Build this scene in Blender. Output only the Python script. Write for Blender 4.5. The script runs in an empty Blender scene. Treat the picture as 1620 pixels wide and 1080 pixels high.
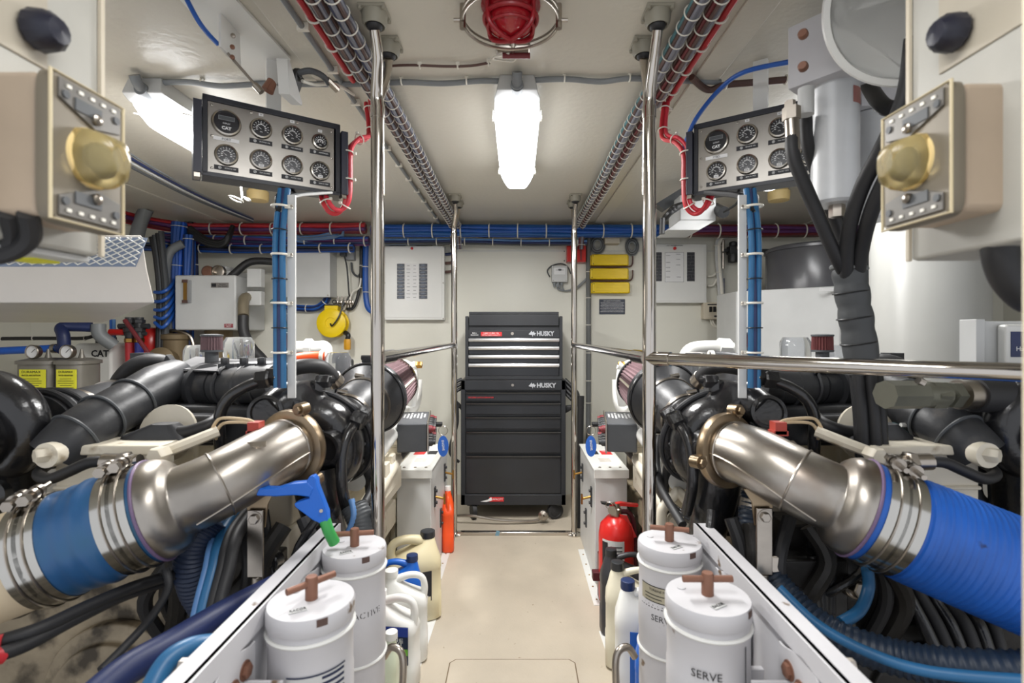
import bpy, math, random
from mathutils import Vector, Matrix
random.seed(7)
S = bpy.context.scene
COL = S.collection
PI = math.pi

# ---------------------------------------------------------------- camera
EYE = 1.23
cam_d = bpy.data.cameras.new('camera'); cam = bpy.data.objects.new('camera', cam_d); COL.objects.link(cam)
cam.location = (0, 0, EYE); cam.rotation_euler = (PI/2, 0, 0)
cam_d.sensor_width = 36.0; cam_d.lens = 800/1620*36
cam_d.shift_x = -8/1620; cam_d.shift_y = -10/1620
cam_d.clip_start = .02; cam_d.clip_end = 50
cam_d.dof.use_dof = True; cam_d.dof.focus_distance = 2.2; cam_d.dof.aperture_fstop = 3.6
S.camera = cam
# ---------------------------------------------------------------- world, exposure
w = bpy.data.worlds.new('world'); S.world = w; w.use_nodes = True
bg = w.node_tree.nodes['Background']; bg.inputs[0].default_value = (.93, .95, 1, 1); bg.inputs[1].default_value = .85
S.view_settings.view_transform = 'Standard'; S.view_settings.look = 'None'
S.view_settings.gamma = 1; S.view_settings.use_curve_mapping = False
S.view_settings.exposure = .22
CEIL = 2.07
WALL = 3.9
# big fluorescent light: every ceiling fixture carries its own area lamp (made in light_fixture below)
def area(name, loc, sx, sy, power, color=(1, .985, .96), rot=(0, 0, 0)):
    d = bpy.data.lights.new(name, 'AREA'); d.shape = 'RECTANGLE'; d.size = sx; d.size_y = sy; d.energy = power; d.color = color
    o = bpy.data.objects.new(name, d); o.location = loc; o.rotation_euler = rot; COL.objects.link(o)
    return o

def P(px, py, Y):
    "a point of the room at depth Y that the photograph shows at px, py"
    return Vector(((px-818)/800*Y, Y, EYE-(py-530)/800*Y))
def V(*a): return Vector(a)
def lin(c):
    c = c/255
    return c/12.92 if c <= .04045 else ((c+.055)/1.055)**2.4

# ---------------------------------------------------------------- materials
MATS = {}
def mat(name, rgb, rough=.5, metal=0., var=.06, scale=6., bump=0., bscale=60., spec=.5, emit=None, es=0, alpha=1, trans=0, spots=None, coat=0):
    if name in MATS: return MATS[name]
    m = bpy.data.materials.new(name); m.use_nodes = True; nt = m.node_tree; N = nt.nodes; L = nt.links
    b = N['Principled BSDF']
    c = tuple(lin(x) for x in rgb)
    b.inputs['Roughness'].default_value = rough; b.inputs['Metallic'].default_value = metal
    b.inputs['Specular IOR Level'].default_value = spec
    b.inputs['Coat Weight'].default_value = coat
    tc = N.new('ShaderNodeTexCoord'); no = N.new('ShaderNodeTexNoise'); no.inputs['Scale'].default_value = scale; no.inputs['Detail'].default_value = 6
    L.new(tc.outputs['Object'], no.inputs['Vector'])
    cr = N.new('ShaderNodeValToRGB')
    cr.color_ramp.elements[0].position = .3; cr.color_ramp.elements[1].position = .7
    cr.color_ramp.elements[0].color = tuple(max(0, x*(1-var*2)) for x in c)+(1,)
    cr.color_ramp.elements[1].color = tuple(min(1, x*(1+var)) for x in c)+(1,)
    L.new(no.outputs['Fac'], cr.inputs['Fac'])
    out = cr.outputs['Color']
    if spots:
        n2 = N.new('ShaderNodeTexNoise'); n2.inputs['Scale'].default_value = spots[0]; n2.inputs['Detail'].default_value = 4
        L.new(tc.outputs['Object'], n2.inputs['Vector'])
        r2 = N.new('ShaderNodeValToRGB'); r2.color_ramp.elements[0].position = spots[1]; r2.color_ramp.elements[1].position = spots[1]+spots[3]
        L.new(n2.outputs['Fac'], r2.inputs['Fac'])
        mx = N.new('ShaderNodeMixRGB'); mx.inputs[2].default_value = tuple(lin(x) for x in spots[2])+(1,)
        L.new(r2.outputs['Color'], mx.inputs[0]); L.new(out, mx.inputs[1]); out = mx.outputs[0]
    L.new(out, b.inputs['Base Color'])
    if bump:
        nb = N.new('ShaderNodeTexNoise'); nb.inputs['Scale'].default_value = bscale; nb.inputs['Detail'].default_value = 3
        L.new(tc.outputs['Object'], nb.inputs['Vector'])
        bp = N.new('ShaderNodeBump'); bp.inputs['Strength'].default_value = bump; bp.inputs['Distance'].default_value = .004
        L.new(nb.outputs['Fac'], bp.inputs['Height']); L.new(bp.outputs['Normal'], b.inputs['Normal'])
    if emit:
        b.inputs['Emission Color'].default_value = tuple(lin(x) for x in emit)+(1,); b.inputs['Emission Strength'].default_value = es
    if trans: b.inputs['Transmission Weight'].default_value = trans; b.inputs['IOR'].default_value = 1.35
    if alpha < 1: b.inputs['Alpha'].default_value = alpha
    MATS[name] = m
    return m
WALLM = mat('wall_gelcoat', (221, 219, 207), .38, var=.03, scale=1.2, bump=.15, bscale=30)
CEILM = mat('ceiling_gelcoat', (206, 201, 188), .3, var=.03, scale=1.0, bump=.35, bscale=45)
FLOORM = mat('deck_paint', (198, 187, 169), .5, var=.07, scale=3.2, bump=.2, bscale=90, spots=(34, .7, (150, 132, 104), .06))
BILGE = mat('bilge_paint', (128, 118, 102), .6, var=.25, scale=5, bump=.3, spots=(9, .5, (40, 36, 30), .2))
CREAM = mat('cream_engine_paint', (222, 214, 196), .35, var=.05, spots=(14, .63, (150, 130, 100), .12))
WHITE = mat('white_paint', (226, 226, 222), .32, var=.03, scale=3)
WORN = mat('worn_white_paint', (200, 199, 202), .42, var=.04, spots=(17, .68, (110, 90, 70), .04))
GREYW = mat('light_grey_paint', (200, 201, 200), .4, var=.03)
GREY = mat('grey_plastic', (150, 152, 154), .5)
DGREY = mat('dark_grey_plastic', (74, 77, 80), .5)
BLACK = mat('black_plastic', (26, 27, 29), .42, var=.2, spec=.6)
BLKG = mat('black_gloss_paint', (34, 34, 36), .24, var=.2, bump=.4, bscale=50, spec=.6, coat=.15)
BLKP = mat('black_satin_paint', (52, 53, 56), .42, var=.18, bump=.25, bscale=40, spots=(12, .62, (96, 92, 88), .2))
RUB = mat('black_rubber', (38, 38, 40), .55, var=.2)
CHROME = mat('polished_steel', (196, 190, 182), .1, 1, var=.03)
STEEL = mat('brushed_steel', (176, 168, 158), .28, 1, var=.1, scale=14)
STEELB = mat('heat_stained_steel', (172, 166, 158), .33, 1, var=.12, scale=7, spots=(5, .56, (142, 122, 108), .2))
PANELST = mat('gauge_plate_steel', (150, 146, 140), .34, 1, var=.08, scale=9)
BLUEH = mat('blue_silicone_hose', (30, 96, 190), .42, var=.14, scale=9, spots=(16, .66, (20, 50, 110), .05))
BLUET = mat('faded_blue_hose', (44, 104, 150), .4, var=.15, scale=9)
BLUEC = mat('blue_cable', (32, 86, 170), .4, var=.1)
NAVY = mat('navy_cable', (36, 48, 92), .45, var=.15)
SKY = mat('light_blue_cable', (88, 130, 182), .4, var=.1)
REDC = mat('red_cable', (190, 44, 52), .4, var=.1)
DRED = mat('dark_red_cable', (112, 36, 42), .45, var=.15)
PURP = mat('purple_cable', (96, 52, 104), .45, var=.15)
BROWNC = mat('brown_cable', (92, 66, 60), .4, var=.15)
SILC = mat('silver_grey_cable', (128, 130, 142), .35, var=.1)
TEALC = mat('teal_cable', (70, 120, 128), .38, var=.1)
GREYC = mat('grey_conduit', (132, 136, 138), .45, var=.08)
TIE = mat('cable_tie_nylon', (232, 228, 216), .4, var=.02)
RED = mat('red_enamel', (200, 36, 32), .28, var=.05)
DKR = mat('dark_red_glass', (160, 24, 34), .2, var=.1, coat=.5)
ORANGE = mat('orange_plastic', (244, 84, 28), .4, var=.05)
YELLOW = mat('yellow_enamel', (240, 206, 14), .35, var=.04)
YLAB = mat('yellow_label', (236, 232, 60), .5, var=.03)
BRASS = mat('brass', (170, 130, 70), .35, 1)
COPPER = mat('brown_knob_metal', (136, 96, 78), .5, .35, var=.15)
PLEAT = mat('pleated_filter_cloth', (118, 94, 98), .8, var=.15)
PLEATR = mat('red_brown_filter_cloth', (116, 62, 62), .8, var=.15)
TANKJ = mat('stained_milky_plastic', (222, 210, 172), .42, var=.06, scale=4)
JUGW = mat('white_plastic', (232, 232, 228), .38, var=.02)
BLUEP = mat('blue_plastic', (24, 100, 200), .35, var=.05)
GLASS = mat('clear_plastic', (225, 228, 232), .08, trans=.9, var=0)
LBLK = mat('black_print', (28, 28, 34), .5, var=.02)
LWHT = mat('white_print', (232, 232, 232), .5, var=.02)
LRED = mat('red_print', (206, 36, 40), .5, var=.03)
LBLU = mat('blue_print', (28, 56, 150), .5, var=.03)
LGRN = mat('green_print', (110, 176, 60), .5, var=.03)
BEIGE = mat('beige_plastic', (206, 196, 176), .45, var=.03)

# ---------------------------------------------------------------- mesh builder
def frame_of(d):
    d = d.normalized(); u = V(0, 0, 1) if abs(d.z) < .9 else V(1, 0, 0)
    a = d.cross(u).normalized(); return a, d.cross(a).normalized()
def smooth_path(pts, per=6, closed=False):
    pts = [Vector(p) for p in pts]; n = len(pts)
    if n < 3 and not closed: return pts
    out = []
    for i in range(n if closed else n-1):
        g = lambda k: pts[k % n] if closed else pts[min(max(k, 0), n-1)]
        p0, p1, p2, p3 = g(i-1), g(i), g(i+1), g(i+2)
        for k in range(per):
            t = k/per
            out.append(.5*((2*p1)+(p2-p0)*t+(2*p0-5*p1+4*p2-p3)*t*t+(3*p1-p0-3*p2+p3)*t**3))
    if not closed: out.append(pts[-1])
    return out
RM = {}
class MB:
    def __init__(s): s.v = []; s.f = []; s.m = []
    def add(s, vs, fs, mi=0):
        n = len(s.v); s.v += [Vector(v) for v in vs]; s.f += [tuple(i+n for i in f) for f in fs]; s.m += [mi]*len(fs); return s
    def box(s, c, size, M=None, mi=0):
        h = [x/2 for x in size]; c = Vector(c); vs = []
        for i in range(8):
            v = V(h[0]*(1 if i & 1 else -1), h[1]*(1 if i & 2 else -1), h[2]*(1 if i & 4 else -1))
            vs.append(c+((M @ v) if M else v))
        return s.add(vs, [(0, 2, 3, 1), (4, 5, 7, 6), (0, 1, 5, 4), (2, 6, 7, 3), (0, 4, 6, 2), (1, 3, 7, 5)], mi)
    def bx(s, a, b, mi=0):
        a = Vector(a); b = Vector(b); d = b-a
        return s.box((a+b)/2, (abs(d.x), abs(d.y), abs(d.z)), None, mi)
    def tube(s, pts, r, n=12, sm=True, closed=False, per=6, caps=True, mi=0):
        if sm:
            k0 = len(pts); pts2 = smooth_path(pts, per, closed)
            if isinstance(r, (list, tuple)) and len(pts2) != len(r):
                rr = []
                for i in range(len(pts2)):
                    t = i/max(1, len(pts2)-1)*(k0-1); a = int(min(t, k0-2)); rr.append(r[a]+(r[a+1]-r[a])*(t-a))
                r = rr
            pts = pts2
        pts = [Vector(p) for p in pts]; k = len(pts)
        if not isinstance(r, (list, tuple)): r = [r]*k
        tang = []
        for i in range(k):
            a = pts[(i-1) % k] if closed else pts[max(i-1, 0)]; b = pts[(i+1) % k] if closed else pts[min(i+1, k-1)]
            d = b-a; tang.append(d.normalized() if d.length > 1e-9 else V(0, 0, 1))
        a, b = frame_of(tang[0]); vs = []
        for i in range(k):
            t = tang[i]; a = (a-t*a.dot(t)); a = a.normalized() if a.length > 1e-6 else frame_of(t)[0]; b = t.cross(a)
            for j in range(n):
                q = 2*PI*j/n; vs.append(pts[i]+(a*math.cos(q)+b*math.sin(q))*r[i])
        fs = []
        for i in range(k if closed else k-1):
            for j in range(n):
                i2 = (i+1) % k; fs.append((i*n+j, i*n+(j+1) % n, i2*n+(j+1) % n, i2*n+j))
        if caps and not closed: fs += [tuple(reversed(range(n))), tuple(range((k-1)*n, k*n))]
        return s.add(vs, fs, mi)
    def cyl(s, a, b, r, r2=None, n=24, mi=0): return s.tube([a, b], [r, r if r2 is None else r2], n, sm=False, mi=mi)
    def lathe(s, prof, o, ax=(0, 0, 1), n=32, mi=0, star=None):
        "prof: (radius, height) pairs along ax from o"
        o = Vector(o); ax = Vector(ax).normalized(); a, b = frame_of(ax); vs = []; k = len(prof)
        for r, h in prof:
            for j in range(n):
                q = 2*PI*j/n; rr = r*(star if (star and j % 2) else 1)
                vs.append(o+ax*h+(a*math.cos(q)+b*math.sin(q))*rr)
        fs = [(i*n+j, i*n+(j+1) % n, (i+1)*n+(j+1) % n, (i+1)*n+j) for i in range(k-1) for j in range(n)]
        if prof[0][0] > 1e-5: fs.append(tuple(reversed(range(n))))
        if prof[-1][0] > 1e-5: fs.append(tuple(range((k-1)*n, k*n)))
        return s.add(vs, fs, mi)
    def torus(s, c, ax, R, r, n=28, m=8, mi=0):
        a, b = frame_of(Vector(ax)); c = Vector(c)
        return s.tube([c+(a*math.cos(2*PI*i/n)+b*math.sin(2*PI*i/n))*R for i in range(n)], r, m, sm=False, closed=True, mi=mi)
    def ell(s, c, rad, n=16, mi=0):
        c = Vector(c); vs = []; k = n//2
        for i in range(k+1):
            t = PI*i/k
            for j in range(n):
                q = 2*PI*j/n; vs.append(c+V(rad[0]*math.sin(t)*math.cos(q), rad[1]*math.sin(t)*math.sin(q), rad[2]*math.cos(t)))
        return s.add(vs, [(i*n+j, (i+1)*n+j, (i+1)*n+(j+1) % n, i*n+(j+1) % n) for i in range(k) for j in range(n)], mi)
    def prism(s, poly, ext, mi=0):
        poly = [Vector(p) for p in poly]; n = len(poly); e = Vector(ext)
        return s.add(poly+[p+e for p in poly], [tuple(reversed(range(n))), tuple(range(n, 2*n))]+[(i, (i+1) % n, n+(i+1) % n, n+i) for i in range(n)], mi)
    def loft(s, secs, n=28, mi=0):
        "secs: (z, cx, cy, hx, hy, power) rounded-rectangle sections"
        vs = []
        for z, cx, cy, hx, hy, p in secs:
            for j in range(n):
                q = 2*PI*(j+.5)/n; c_, s_ = math.cos(q), math.sin(q)
                vs.append(V(cx+hx*math.copysign(abs(c_)**(2/p), c_), cy+hy*math.copysign(abs(s_)**(2/p), s_), z))
        k = len(secs)
        fs = [(i*n+j, i*n+(j+1) % n, (i+1)*n+(j+1) % n, (i+1)*n+j) for i in range(k-1) for j in range(n)]
        fs += [tuple(reversed(range(n))), tuple(range((k-1)*n, k*n))]
        return s.add(vs, fs, mi)
    def hexn(s, c, ax, r, h, mi=0): return s.lathe([(r*.85, 0), (r, h*.12), (r, h*.88), (r*.85, h)], c, ax, 6, mi)
    def move(s, M):
        s.v = [M @ v for v in s.v]; return s
    def mir(s, sx=-1):
        if sx == 1: return s
        s.v = [V(-v.x, v.y, v.z) for v in s.v]; s.f = [tuple(reversed(f)) for f in s.f]; return s
    def build(s, name, mats, parent=None, label=None, cat=None, group=None, kind=None, bevel=0, local=False, ang=35, seg=2):
        me = bpy.data.meshes.new(name); mats = mats if isinstance(mats, (list, tuple)) else [mats]
        for m in mats: me.materials.append(m)
        o = bpy.data.objects.new(name, me); vs = s.v
        if parent is not None:
            M = RM[parent.name]
            if not local: Mi = M.inverted(); vs = [Mi @ v for v in vs]
            o.parent = parent; RM[o.name] = M
        else:
            lo = [min(v[i] for v in vs) for i in range(3)]; hi = [max(v[i] for v in vs) for i in range(3)]
            c = V((lo[0]+hi[0])/2, (lo[1]+hi[1])/2, lo[2]); vs = [v-c for v in vs]; o.location = c; RM[o.name] = Matrix.Translation(c)
        me.from_pydata([tuple(v) for v in vs], [], s.f); me.polygons.foreach_set('material_index', s.m)
        me.update(); COL.objects.link(o)
        import bmesh
        bm = bmesh.new(); bm.from_mesh(me); bmesh.ops.recalc_face_normals(bm, faces=bm.faces); bm.to_mesh(me); bm.free()
        me.shade_smooth(); me.set_sharp_from_angle(angle=math.radians(ang))
        if bevel:
            b = o.modifiers.new('bevel', 'BEVEL'); b.width = bevel; b.segments = seg; b.limit_method = 'ANGLE'; b.angle_limit = math.radians(40); b.harden_normals = True
        tag(o, label, cat, group, kind)
        return o
def tag(o, label=None, cat=None, group=None, kind=None):
    if label: o['label'] = label
    if cat: o['category'] = cat
    if group: o['group'] = group
    if kind: o['kind'] = kind
    return o
def thing(name, loc, label, cat, group=None, M=None):
    o = bpy.data.objects.new(name, None); o.empty_display_size = .05; COL.objects.link(o)
    MM = Matrix.Translation(Vector(loc)) @ (M if M else Matrix.Identity(4)); o.matrix_world = MM; RM[o.name] = MM
    return tag(o, label, cat, group)
KIDS = {}
def dup(root, loc, label, M=None, group=None):
    "a copy of a thing with copies of its parts and sub-parts"
    def rec(o, par):
        c = o.copy(); COL.objects.link(c); c.parent = par; RM[c.name] = RM[o.name]
        for k in [k for k in bpy.data.objects if k.parent == o and k.type != 'LIGHT']: rec(k, c)
        return c
    r = rec(root, None); MM = Matrix.Translation(Vector(loc)) @ (M if M else Matrix.Identity(4)); r.matrix_world = MM; RM[r.name] = MM
    r['label'] = label
    if group: r['group'] = group
    return r
def lettering(txt, origin, right, up, size, m, parent, name='lettering', align='CENTER', depth=.0006, width=None, bold=0, local=False):
    "raised printed words; origin is the middle of the line, on the surface"
    c = bpy.data.curves.new('t', 'FONT'); c.body = txt; c.size = size; c.align_x = align; c.align_y = 'CENTER'; c.extrude = depth/2; c.offset = bold; c.resolution_u = 2
    t = bpy.data.objects.new('t', c); COL.objects.link(t); dg = bpy.context.evaluated_depsgraph_get()
    me0 = bpy.data.meshes.new_from_object(t.evaluated_get(dg))
    b = MB(); vs = [Vector(v.co) for v in me0.vertices]; fs = [tuple(p.vertices) for p in me0.polygons]
    bpy.data.objects.remove(t); bpy.data.curves.remove(c); bpy.data.meshes.remove(me0)
    if width and vs:
        x0 = min(v.x for v in vs); x1 = max(v.x for v in vs); k = width/max(1e-6, x1-x0)
        for v in vs: v.x *= k
    r = Vector(right).normalized(); u = Vector(up).normalized(); n = r.cross(u); o = Vector(origin)
    b.add([o+r*v.x+u*v.y+n*(v.z+depth/2) for v in vs], fs)
    return b.build(name, m, parent, local=local)
def rot(ax, deg): return Matrix.Rotation(math.radians(deg), 4, ax)
def struct(b, name, m, **k): return b.build(name, m, kind='structure', **k)
def ties(parent, path, R, step, m=None, tube=.0035, name='cable_tie', start=.03):
    "nylon ties around a bundle; one part each"
    pts = smooth_path(path, 10); d = start; acc = 0; n = 0
    for i in range(len(pts)-1):
        seg = (pts[i+1]-pts[i]); L = seg.length
        while acc+L > d and n < 95:
            p = pts[i]+seg*((d-acc)/L); b = MB()
            b.torus(p, seg, R, tube, 16, 6); a, c = frame_of(seg); b.box(p+c*-(R+.003), (.008, .008, .008))
            b.build(name, m or TIE, parent); d += step; n += 1
        acc += L
def strands(path, R, rc, n, mats, name, parent=None, twist=.6, per=6, sides=7, rings=1, **k):
    "a bundle: n cables laid round a core along path, in one mesh of several colours"
    pts = smooth_path(path, per); b = MB(); fr = []
    a, _ = frame_of(pts[1]-pts[0])
    for i in range(len(pts)):
        t = (pts[min(i+1, len(pts)-1)]-pts[max(i-1, 0)]).normalized(); a = (a-t*a.dot(t)).normalized(); fr.append((a.copy(), t.cross(a)))
    lay = [(R-rc, 2*PI*j/n) for j in range(n)]+[(0, 0)]
    for j, (rr, q) in enumerate(lay):
        ln = []
        for i, p in enumerate(pts):
            w_ = q+twist*i/len(pts)+.12*math.sin(i*.9+j*2.1); A, B = fr[i]; ln.append(p+(A*math.cos(w_)+B*math.sin(w_))*rr)
        b.tube(ln, rc if rr else max(rc, R-rc*1.6), sides, sm=False, mi=j % len(mats))
    return b.build(name, mats, parent, **k)
# ---------------------------------------------------------------- the room
b = MB(); b.bx((-.66, -.3, -.06), (.66, WALL, 0)); struct(b, 'floor', FLOORM)
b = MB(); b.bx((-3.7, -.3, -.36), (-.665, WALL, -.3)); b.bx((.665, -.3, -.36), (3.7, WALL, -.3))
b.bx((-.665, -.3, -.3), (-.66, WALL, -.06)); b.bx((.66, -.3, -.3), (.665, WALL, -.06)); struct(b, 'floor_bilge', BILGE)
b = MB(); b.bx((-3.75, -.3, CEIL), (3.75, WALL, CEIL+.06)); struct(b, 'ceiling', CEILM)
b = MB(); b.bx((-3.75, WALL, -.36), (3.75, WALL+.06, CEIL+.06)); struct(b, 'wall_back', WALLM)
b = MB(); b.bx((-3.81, -.3, -.36), (-3.75, WALL+.06, CEIL+.06)); struct(b, 'wall_left', WALLM)
b = MB(); b.bx((3.75, -.3, -.36), (3.81, WALL+.06, CEIL+.06)); struct(b, 'wall_right', WALLM)
for s in (-1, 1):
    b = MB(); b.box((s*.615, 1.9, CEIL-.005), (.085, 4.0, .01)); struct(b, 'trim_%d' % (1 if s < 0 else 2), CEILM, bevel=.003)
    b = MB(); b.box((s*2.2, 1.9, CEIL-.005), (.085, 4.0, .01)); struct(b, 'trim_%d' % (3 if s < 0 else 4), CEILM, bevel=.003)
zz = P(0, 397, WALL).z
b = MB(); b.bx((-3.7, WALL-.004, zz-.002), (3.7, WALL, zz+.002)); struct(b, 'trim_5', GREYW)
# flush hatch in the deck
b = MB(); y0, y1, x0, x1 = 1.15, 1.915, -.25, .215
c = [(x0, y0), (x1, y0), (x1, y1-.02), (x1-.02, y1), (x0+.02, y1), (x0, y1-.02)]
b.prism([(x, y, .0015) for x, y in c], (0, 0, .001), mi=0)
o_ = [(x0-.004, y0-.004), (x1+.004, y0-.004), (x1+.004, y1-.018), (x1-.018, y1+.004), (x0+.018, y1+.004), (x0-.004, y1-.018)]
b.prism([(x, y, .0005) for x, y in o_], (0, 0, .0012), mi=1)
b.build('deck_hatch', [FLOORM, mat('hatch_seam', (104, 84, 56), .7)], label='flush cream hatch panel set in the aisle deck at the front', cat='hatch')
# door jamb at the right edge of the picture
b = MB(); b.bx((.452, .40, -.05), (.50, .455, 2.07)); struct(b, 'door_1', mat('jamb_paint', (226, 214, 190), .4), bevel=.004)

def area_fixture(name, cx, cy, L, label, power, group='enclosed fluorescent lights on the ceiling', rz=0, first=[None]):
    M = rot('Z', rz)
    if first[0] is not None:
        t = dup(first[0], (cx, cy, CEIL), label, M)
    else:
        t = thing(name, (0, 0, CEIL), label, 'ceiling light', group)
        b = MB(); z = CEIL
        b.add([V(x, y, zz_) for zz_, hx, hy in ((z, .055, L/2+.03), (z-.055, .066, L/2+.045), (z-.062, .078, L/2)) for x, y in ((-hx, -hy), (hx, -hy), (hx, hy), (-hx, hy))],
              [(0, 1, 2, 3), (8, 11, 10, 9)]+[(i*4+j, i*4+(j+1) % 4, i*4+4+(j+1) % 4, i*4+4+j) for i in range(2) for j in range(4)])
        b.build('housing', GREYW, t, bevel=.004)
        b = MB(); b.loft([(z-.062, 0, 0, .08, L/2+.01, 7), (z-.072, 0, 0, .08, L/2+.01, 7), (z-.10, 0, 0, .068, L/2-.01, 7), (z-.125, 0, 0, .052, L/2-.03, 7)], 40)
        b.build('diffuser', mat('lamp_diffuser', (246, 250, 255), .2, emit=(250, 252, 255), es=7), t)
        for sx in (-1, 1):
            for yy in (-L*.36, L*.34):
                b = MB(); b.tube([(sx*.081, yy-.09, z-.09), (sx*.085, yy, z-.066), (sx*.084, yy+.02, z-.06)], .0025, 6); b.box((sx*.083, yy, z-.075), (.008, .02, .02)); b.build('clip', TIE, t)
        b = MB(); b.tube([(0, -L/2+.02, z-.045), (0, -L/2-.05, z-.04), (0, -L/2-.075, z-.015)], .016, 14); b.lathe([(.021, 0), (.021, .05)], (0, -L/2+.0, z-.044), (0, -1, 0), 18)
        b.build('cable_gland', GREYC, t)
        first[0] = t; MM = Matrix.Translation(V(cx, cy, CEIL)) @ M; t.matrix_world = MM; RM[t.name] = MM
    a = area('tube_light', (cx, cy, CEIL-.14), .12, L*.9, power, rot=(0, 0, math.radians(rz)))
    a.parent = t; a.matrix_parent_inverse = Matrix.Identity(4); a.location = (0, 0, -.14); a.rotation_euler = (0, 0, 0)
    return t
# ---------------------------------------------------------------- ceiling lights
area_fixture('fluorescent_light', 0.0, 2.08, .84, 'enclosed fluorescent light over the middle of the aisle', 26)
area_fixture('fluorescent_light', -1.215, 2.10, .84, 'lit fluorescent fitting left of the left gauge panel, cable gland towards camera', 27)
area_fixture('fluorescent_light', 1.22, 2.12, .84, 'fluorescent fitting hidden behind the white filter on the right', 8)
area_fixture('fluorescent_light', 0.0, .45, .84, 'added fluorescent fitting overhead, out of view, for even fill light', 6)  # unseen fitting added near the camera to even out the light
# grey cable across the ceiling, brown wire
def clipped(name, pts, r, m, label, cat, clips, cm=None, group=None, per=8, n=10):
    t = thing(name, pts[0], label, cat, group)
    b = MB(); b.tube(pts, r, n, per=per); b.build('sheath', m, t)
    for p in clips:
        b = MB(); b.torus(p, (1, .02, 0), r+.002, .0028, 12, 6); b.box(Vector(p)+V(0, 0, r+.006), (.012, .01, .014)); b.build('clip', cm or TIE, t)
    return t
def cp(px, py, z): # point at height z seen at px, py
    Y = (EYE-z)*800/(py-530); return P(px, py, Y)
Z = CEIL-.012
clipped('ceiling_cable', [P(216, 140, 1.68)+V(0, 0, 0), cp(245, 132, Z), cp(300, 130, Z-.004), cp(350, 136, Z-.01), cp(420, 132, Z-.004), cp(470, 133, Z-.006), cp(560, 133, Z-.004), cp(640, 130, Z), cp(700, 132, Z-.003), cp(760, 128, Z), cp(796, 129, Z)], .009, GREYC,
        'grey cable clipped across the ceiling left of the central light', 'cable', [cp(222, 128, Z), cp(320, 130, Z), cp(738, 127, Z), cp(635, 128, Z)])
clipped('ceiling_cable', [cp(824, 128, Z), cp(893, 125, Z), cp(950, 129, Z-.002), cp(996, 124, Z), cp(1060, 127, Z), cp(1140, 130, Z)], .009, GREYC,
        'grey cable clipped across the ceiling right of the central light', 'cable', [cp(826, 126, Z), cp(893, 124, Z), cp(996, 123, Z)])
b = MB(); zf = CEIL-.045
for px, e in ((796, 805), (824, 818)): b.tube([cp(px, 129, Z), cp((px+810)//2, 134, Z-.004), cp(810, 145, Z-.02), V(0.0-.004, 1.60, zf)], .008, 10)
b.tube([V(0, 1.605, zf+.004), V(0, 1.66, zf)], .02, 14)
b.build('cable_elbow', GREYC, label='forked grey cable end dropping into the central light fitting', cat='cable')
clipped('signal_wire', [cp(608, 105, Z+.004), cp(650, 103, Z+.004), cp(705, 105, Z), cp(745, 104, Z+.004), cp(775, 99, Z+.004)], .004, BROWNC,
        'thin brown wire running across the ceiling to the red alarm lamp', 'wire', [cp(664, 105, Z), cp(724, 105, Z), cp(773, 100, Z)])
# red caged alarm lamp
c0 = V(-.016, 1.275, CEIL); t = thing('alarm_lamp', c0, 'round red caged alarm lamp with a steel guard ring on the ceiling', 'alarm lamp')
b = MB(); b.lathe([(.075, 0), (.075, .012), (.062, .02), (.058, .05)], c0, (0, 0, -1), 36); b.build('base', DKR, t)
b = MB(); b.lathe([(.058, .02), (.06, .04), (.054, .065), (.034, .082), (0, .088)], c0, (0, 0, -1), 32); b.build('lens', DKR, t)
b = MB(); b.torus(c0+V(0, 0, -.045), (0, 0, 1), .066, .006); b.torus(c0+V(0, 0, -.068), (0, 0, 1), .058, .004)
for k in (35, 145):
    d = V(math.cos(math.radians(k)), math.sin(math.radians(k)), 0)
    b.tube([c0+d*.07+V(0, 0, -.02), c0+d*.064+V(0, 0, -.068), c0+d*.03+V(0, 0, -.09), c0+V(0, 0, -.095), c0-d*.03+V(0, 0, -.09), c0-d*.064+V(0, 0, -.068), c0-d*.07+V(0, 0, -.02)], .006, 8)
b.build('cage', mat('deep_red_enamel', (150, 24, 34), .3), t)
for sx in (-1, 1):
    b = MB(); b.tube([c0+V(sx*.055, -.02, -.02), c0+V(sx*.06, -.065, -.012), c0+V(sx*.058, -.1, -.006)], .007, 8); b.lathe([(.012, 0), (.012, .01)], c0+V(sx*.058, -.105, -.002), (0, 0, -1), 14); b.build('mounting_foot', DKR, t)
b = MB(); b.torus(c0+V(0, .01, -.045), (0, 0, 1), .122, .004, 40); b.torus(c0+V(0, .01, -.03), (0, 0, 1), .122, .003, 40)
b.build('guard_ring', STEEL, t)
for sx in (-1, 1):
    b = MB(); b.cyl(c0+V(sx*.122, .01, -.062), c0+V(sx*.122, .01, 0), .008, n=12); b.cyl(c0+V(sx*.115, .01, -.04), c0+V(sx*.145, .01, -.04), .005, n=8); b.build('ring_standoff', STEEL, t)
c1 = V(-.012, 1.475, CEIL); t = thing('sensor_bracket', c1, 'small silver sensor bracket with a red tube behind the alarm lamp', 'bracket')
b = MB(); b.box(c1+V(0, .01, -.003), (.10, .06, .006)); b.box(c1+V(0, -.01, -.02), (.09, .02, .012)); b.build('plate', STEEL, t, bevel=.001)
b = MB(); b.cyl(c1+V(-.03, -.012, -.032), c1+V(.05, -.012, -.032), .008, n=12); b.build('tube', DRED, t)
b = MB(); b.tube([c1+V(-.01, -.02, -.03), c1+V(-.055, 0, -.03), c1+V(-.05, .03, -.02), c1+V(0, .04, -.02), c1+V(.01, .02, -.012)], .003, 6); b.build('wire', TIE, t)
b = MB(); b.cyl(c1+V(0, -.09, -.03), c1+V(0, -.02, -.025), .006, n=8); b.box(c1+V(0, -.07, -.012), (.02, .05, .024)); b.build('strut', STEEL, t)

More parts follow.
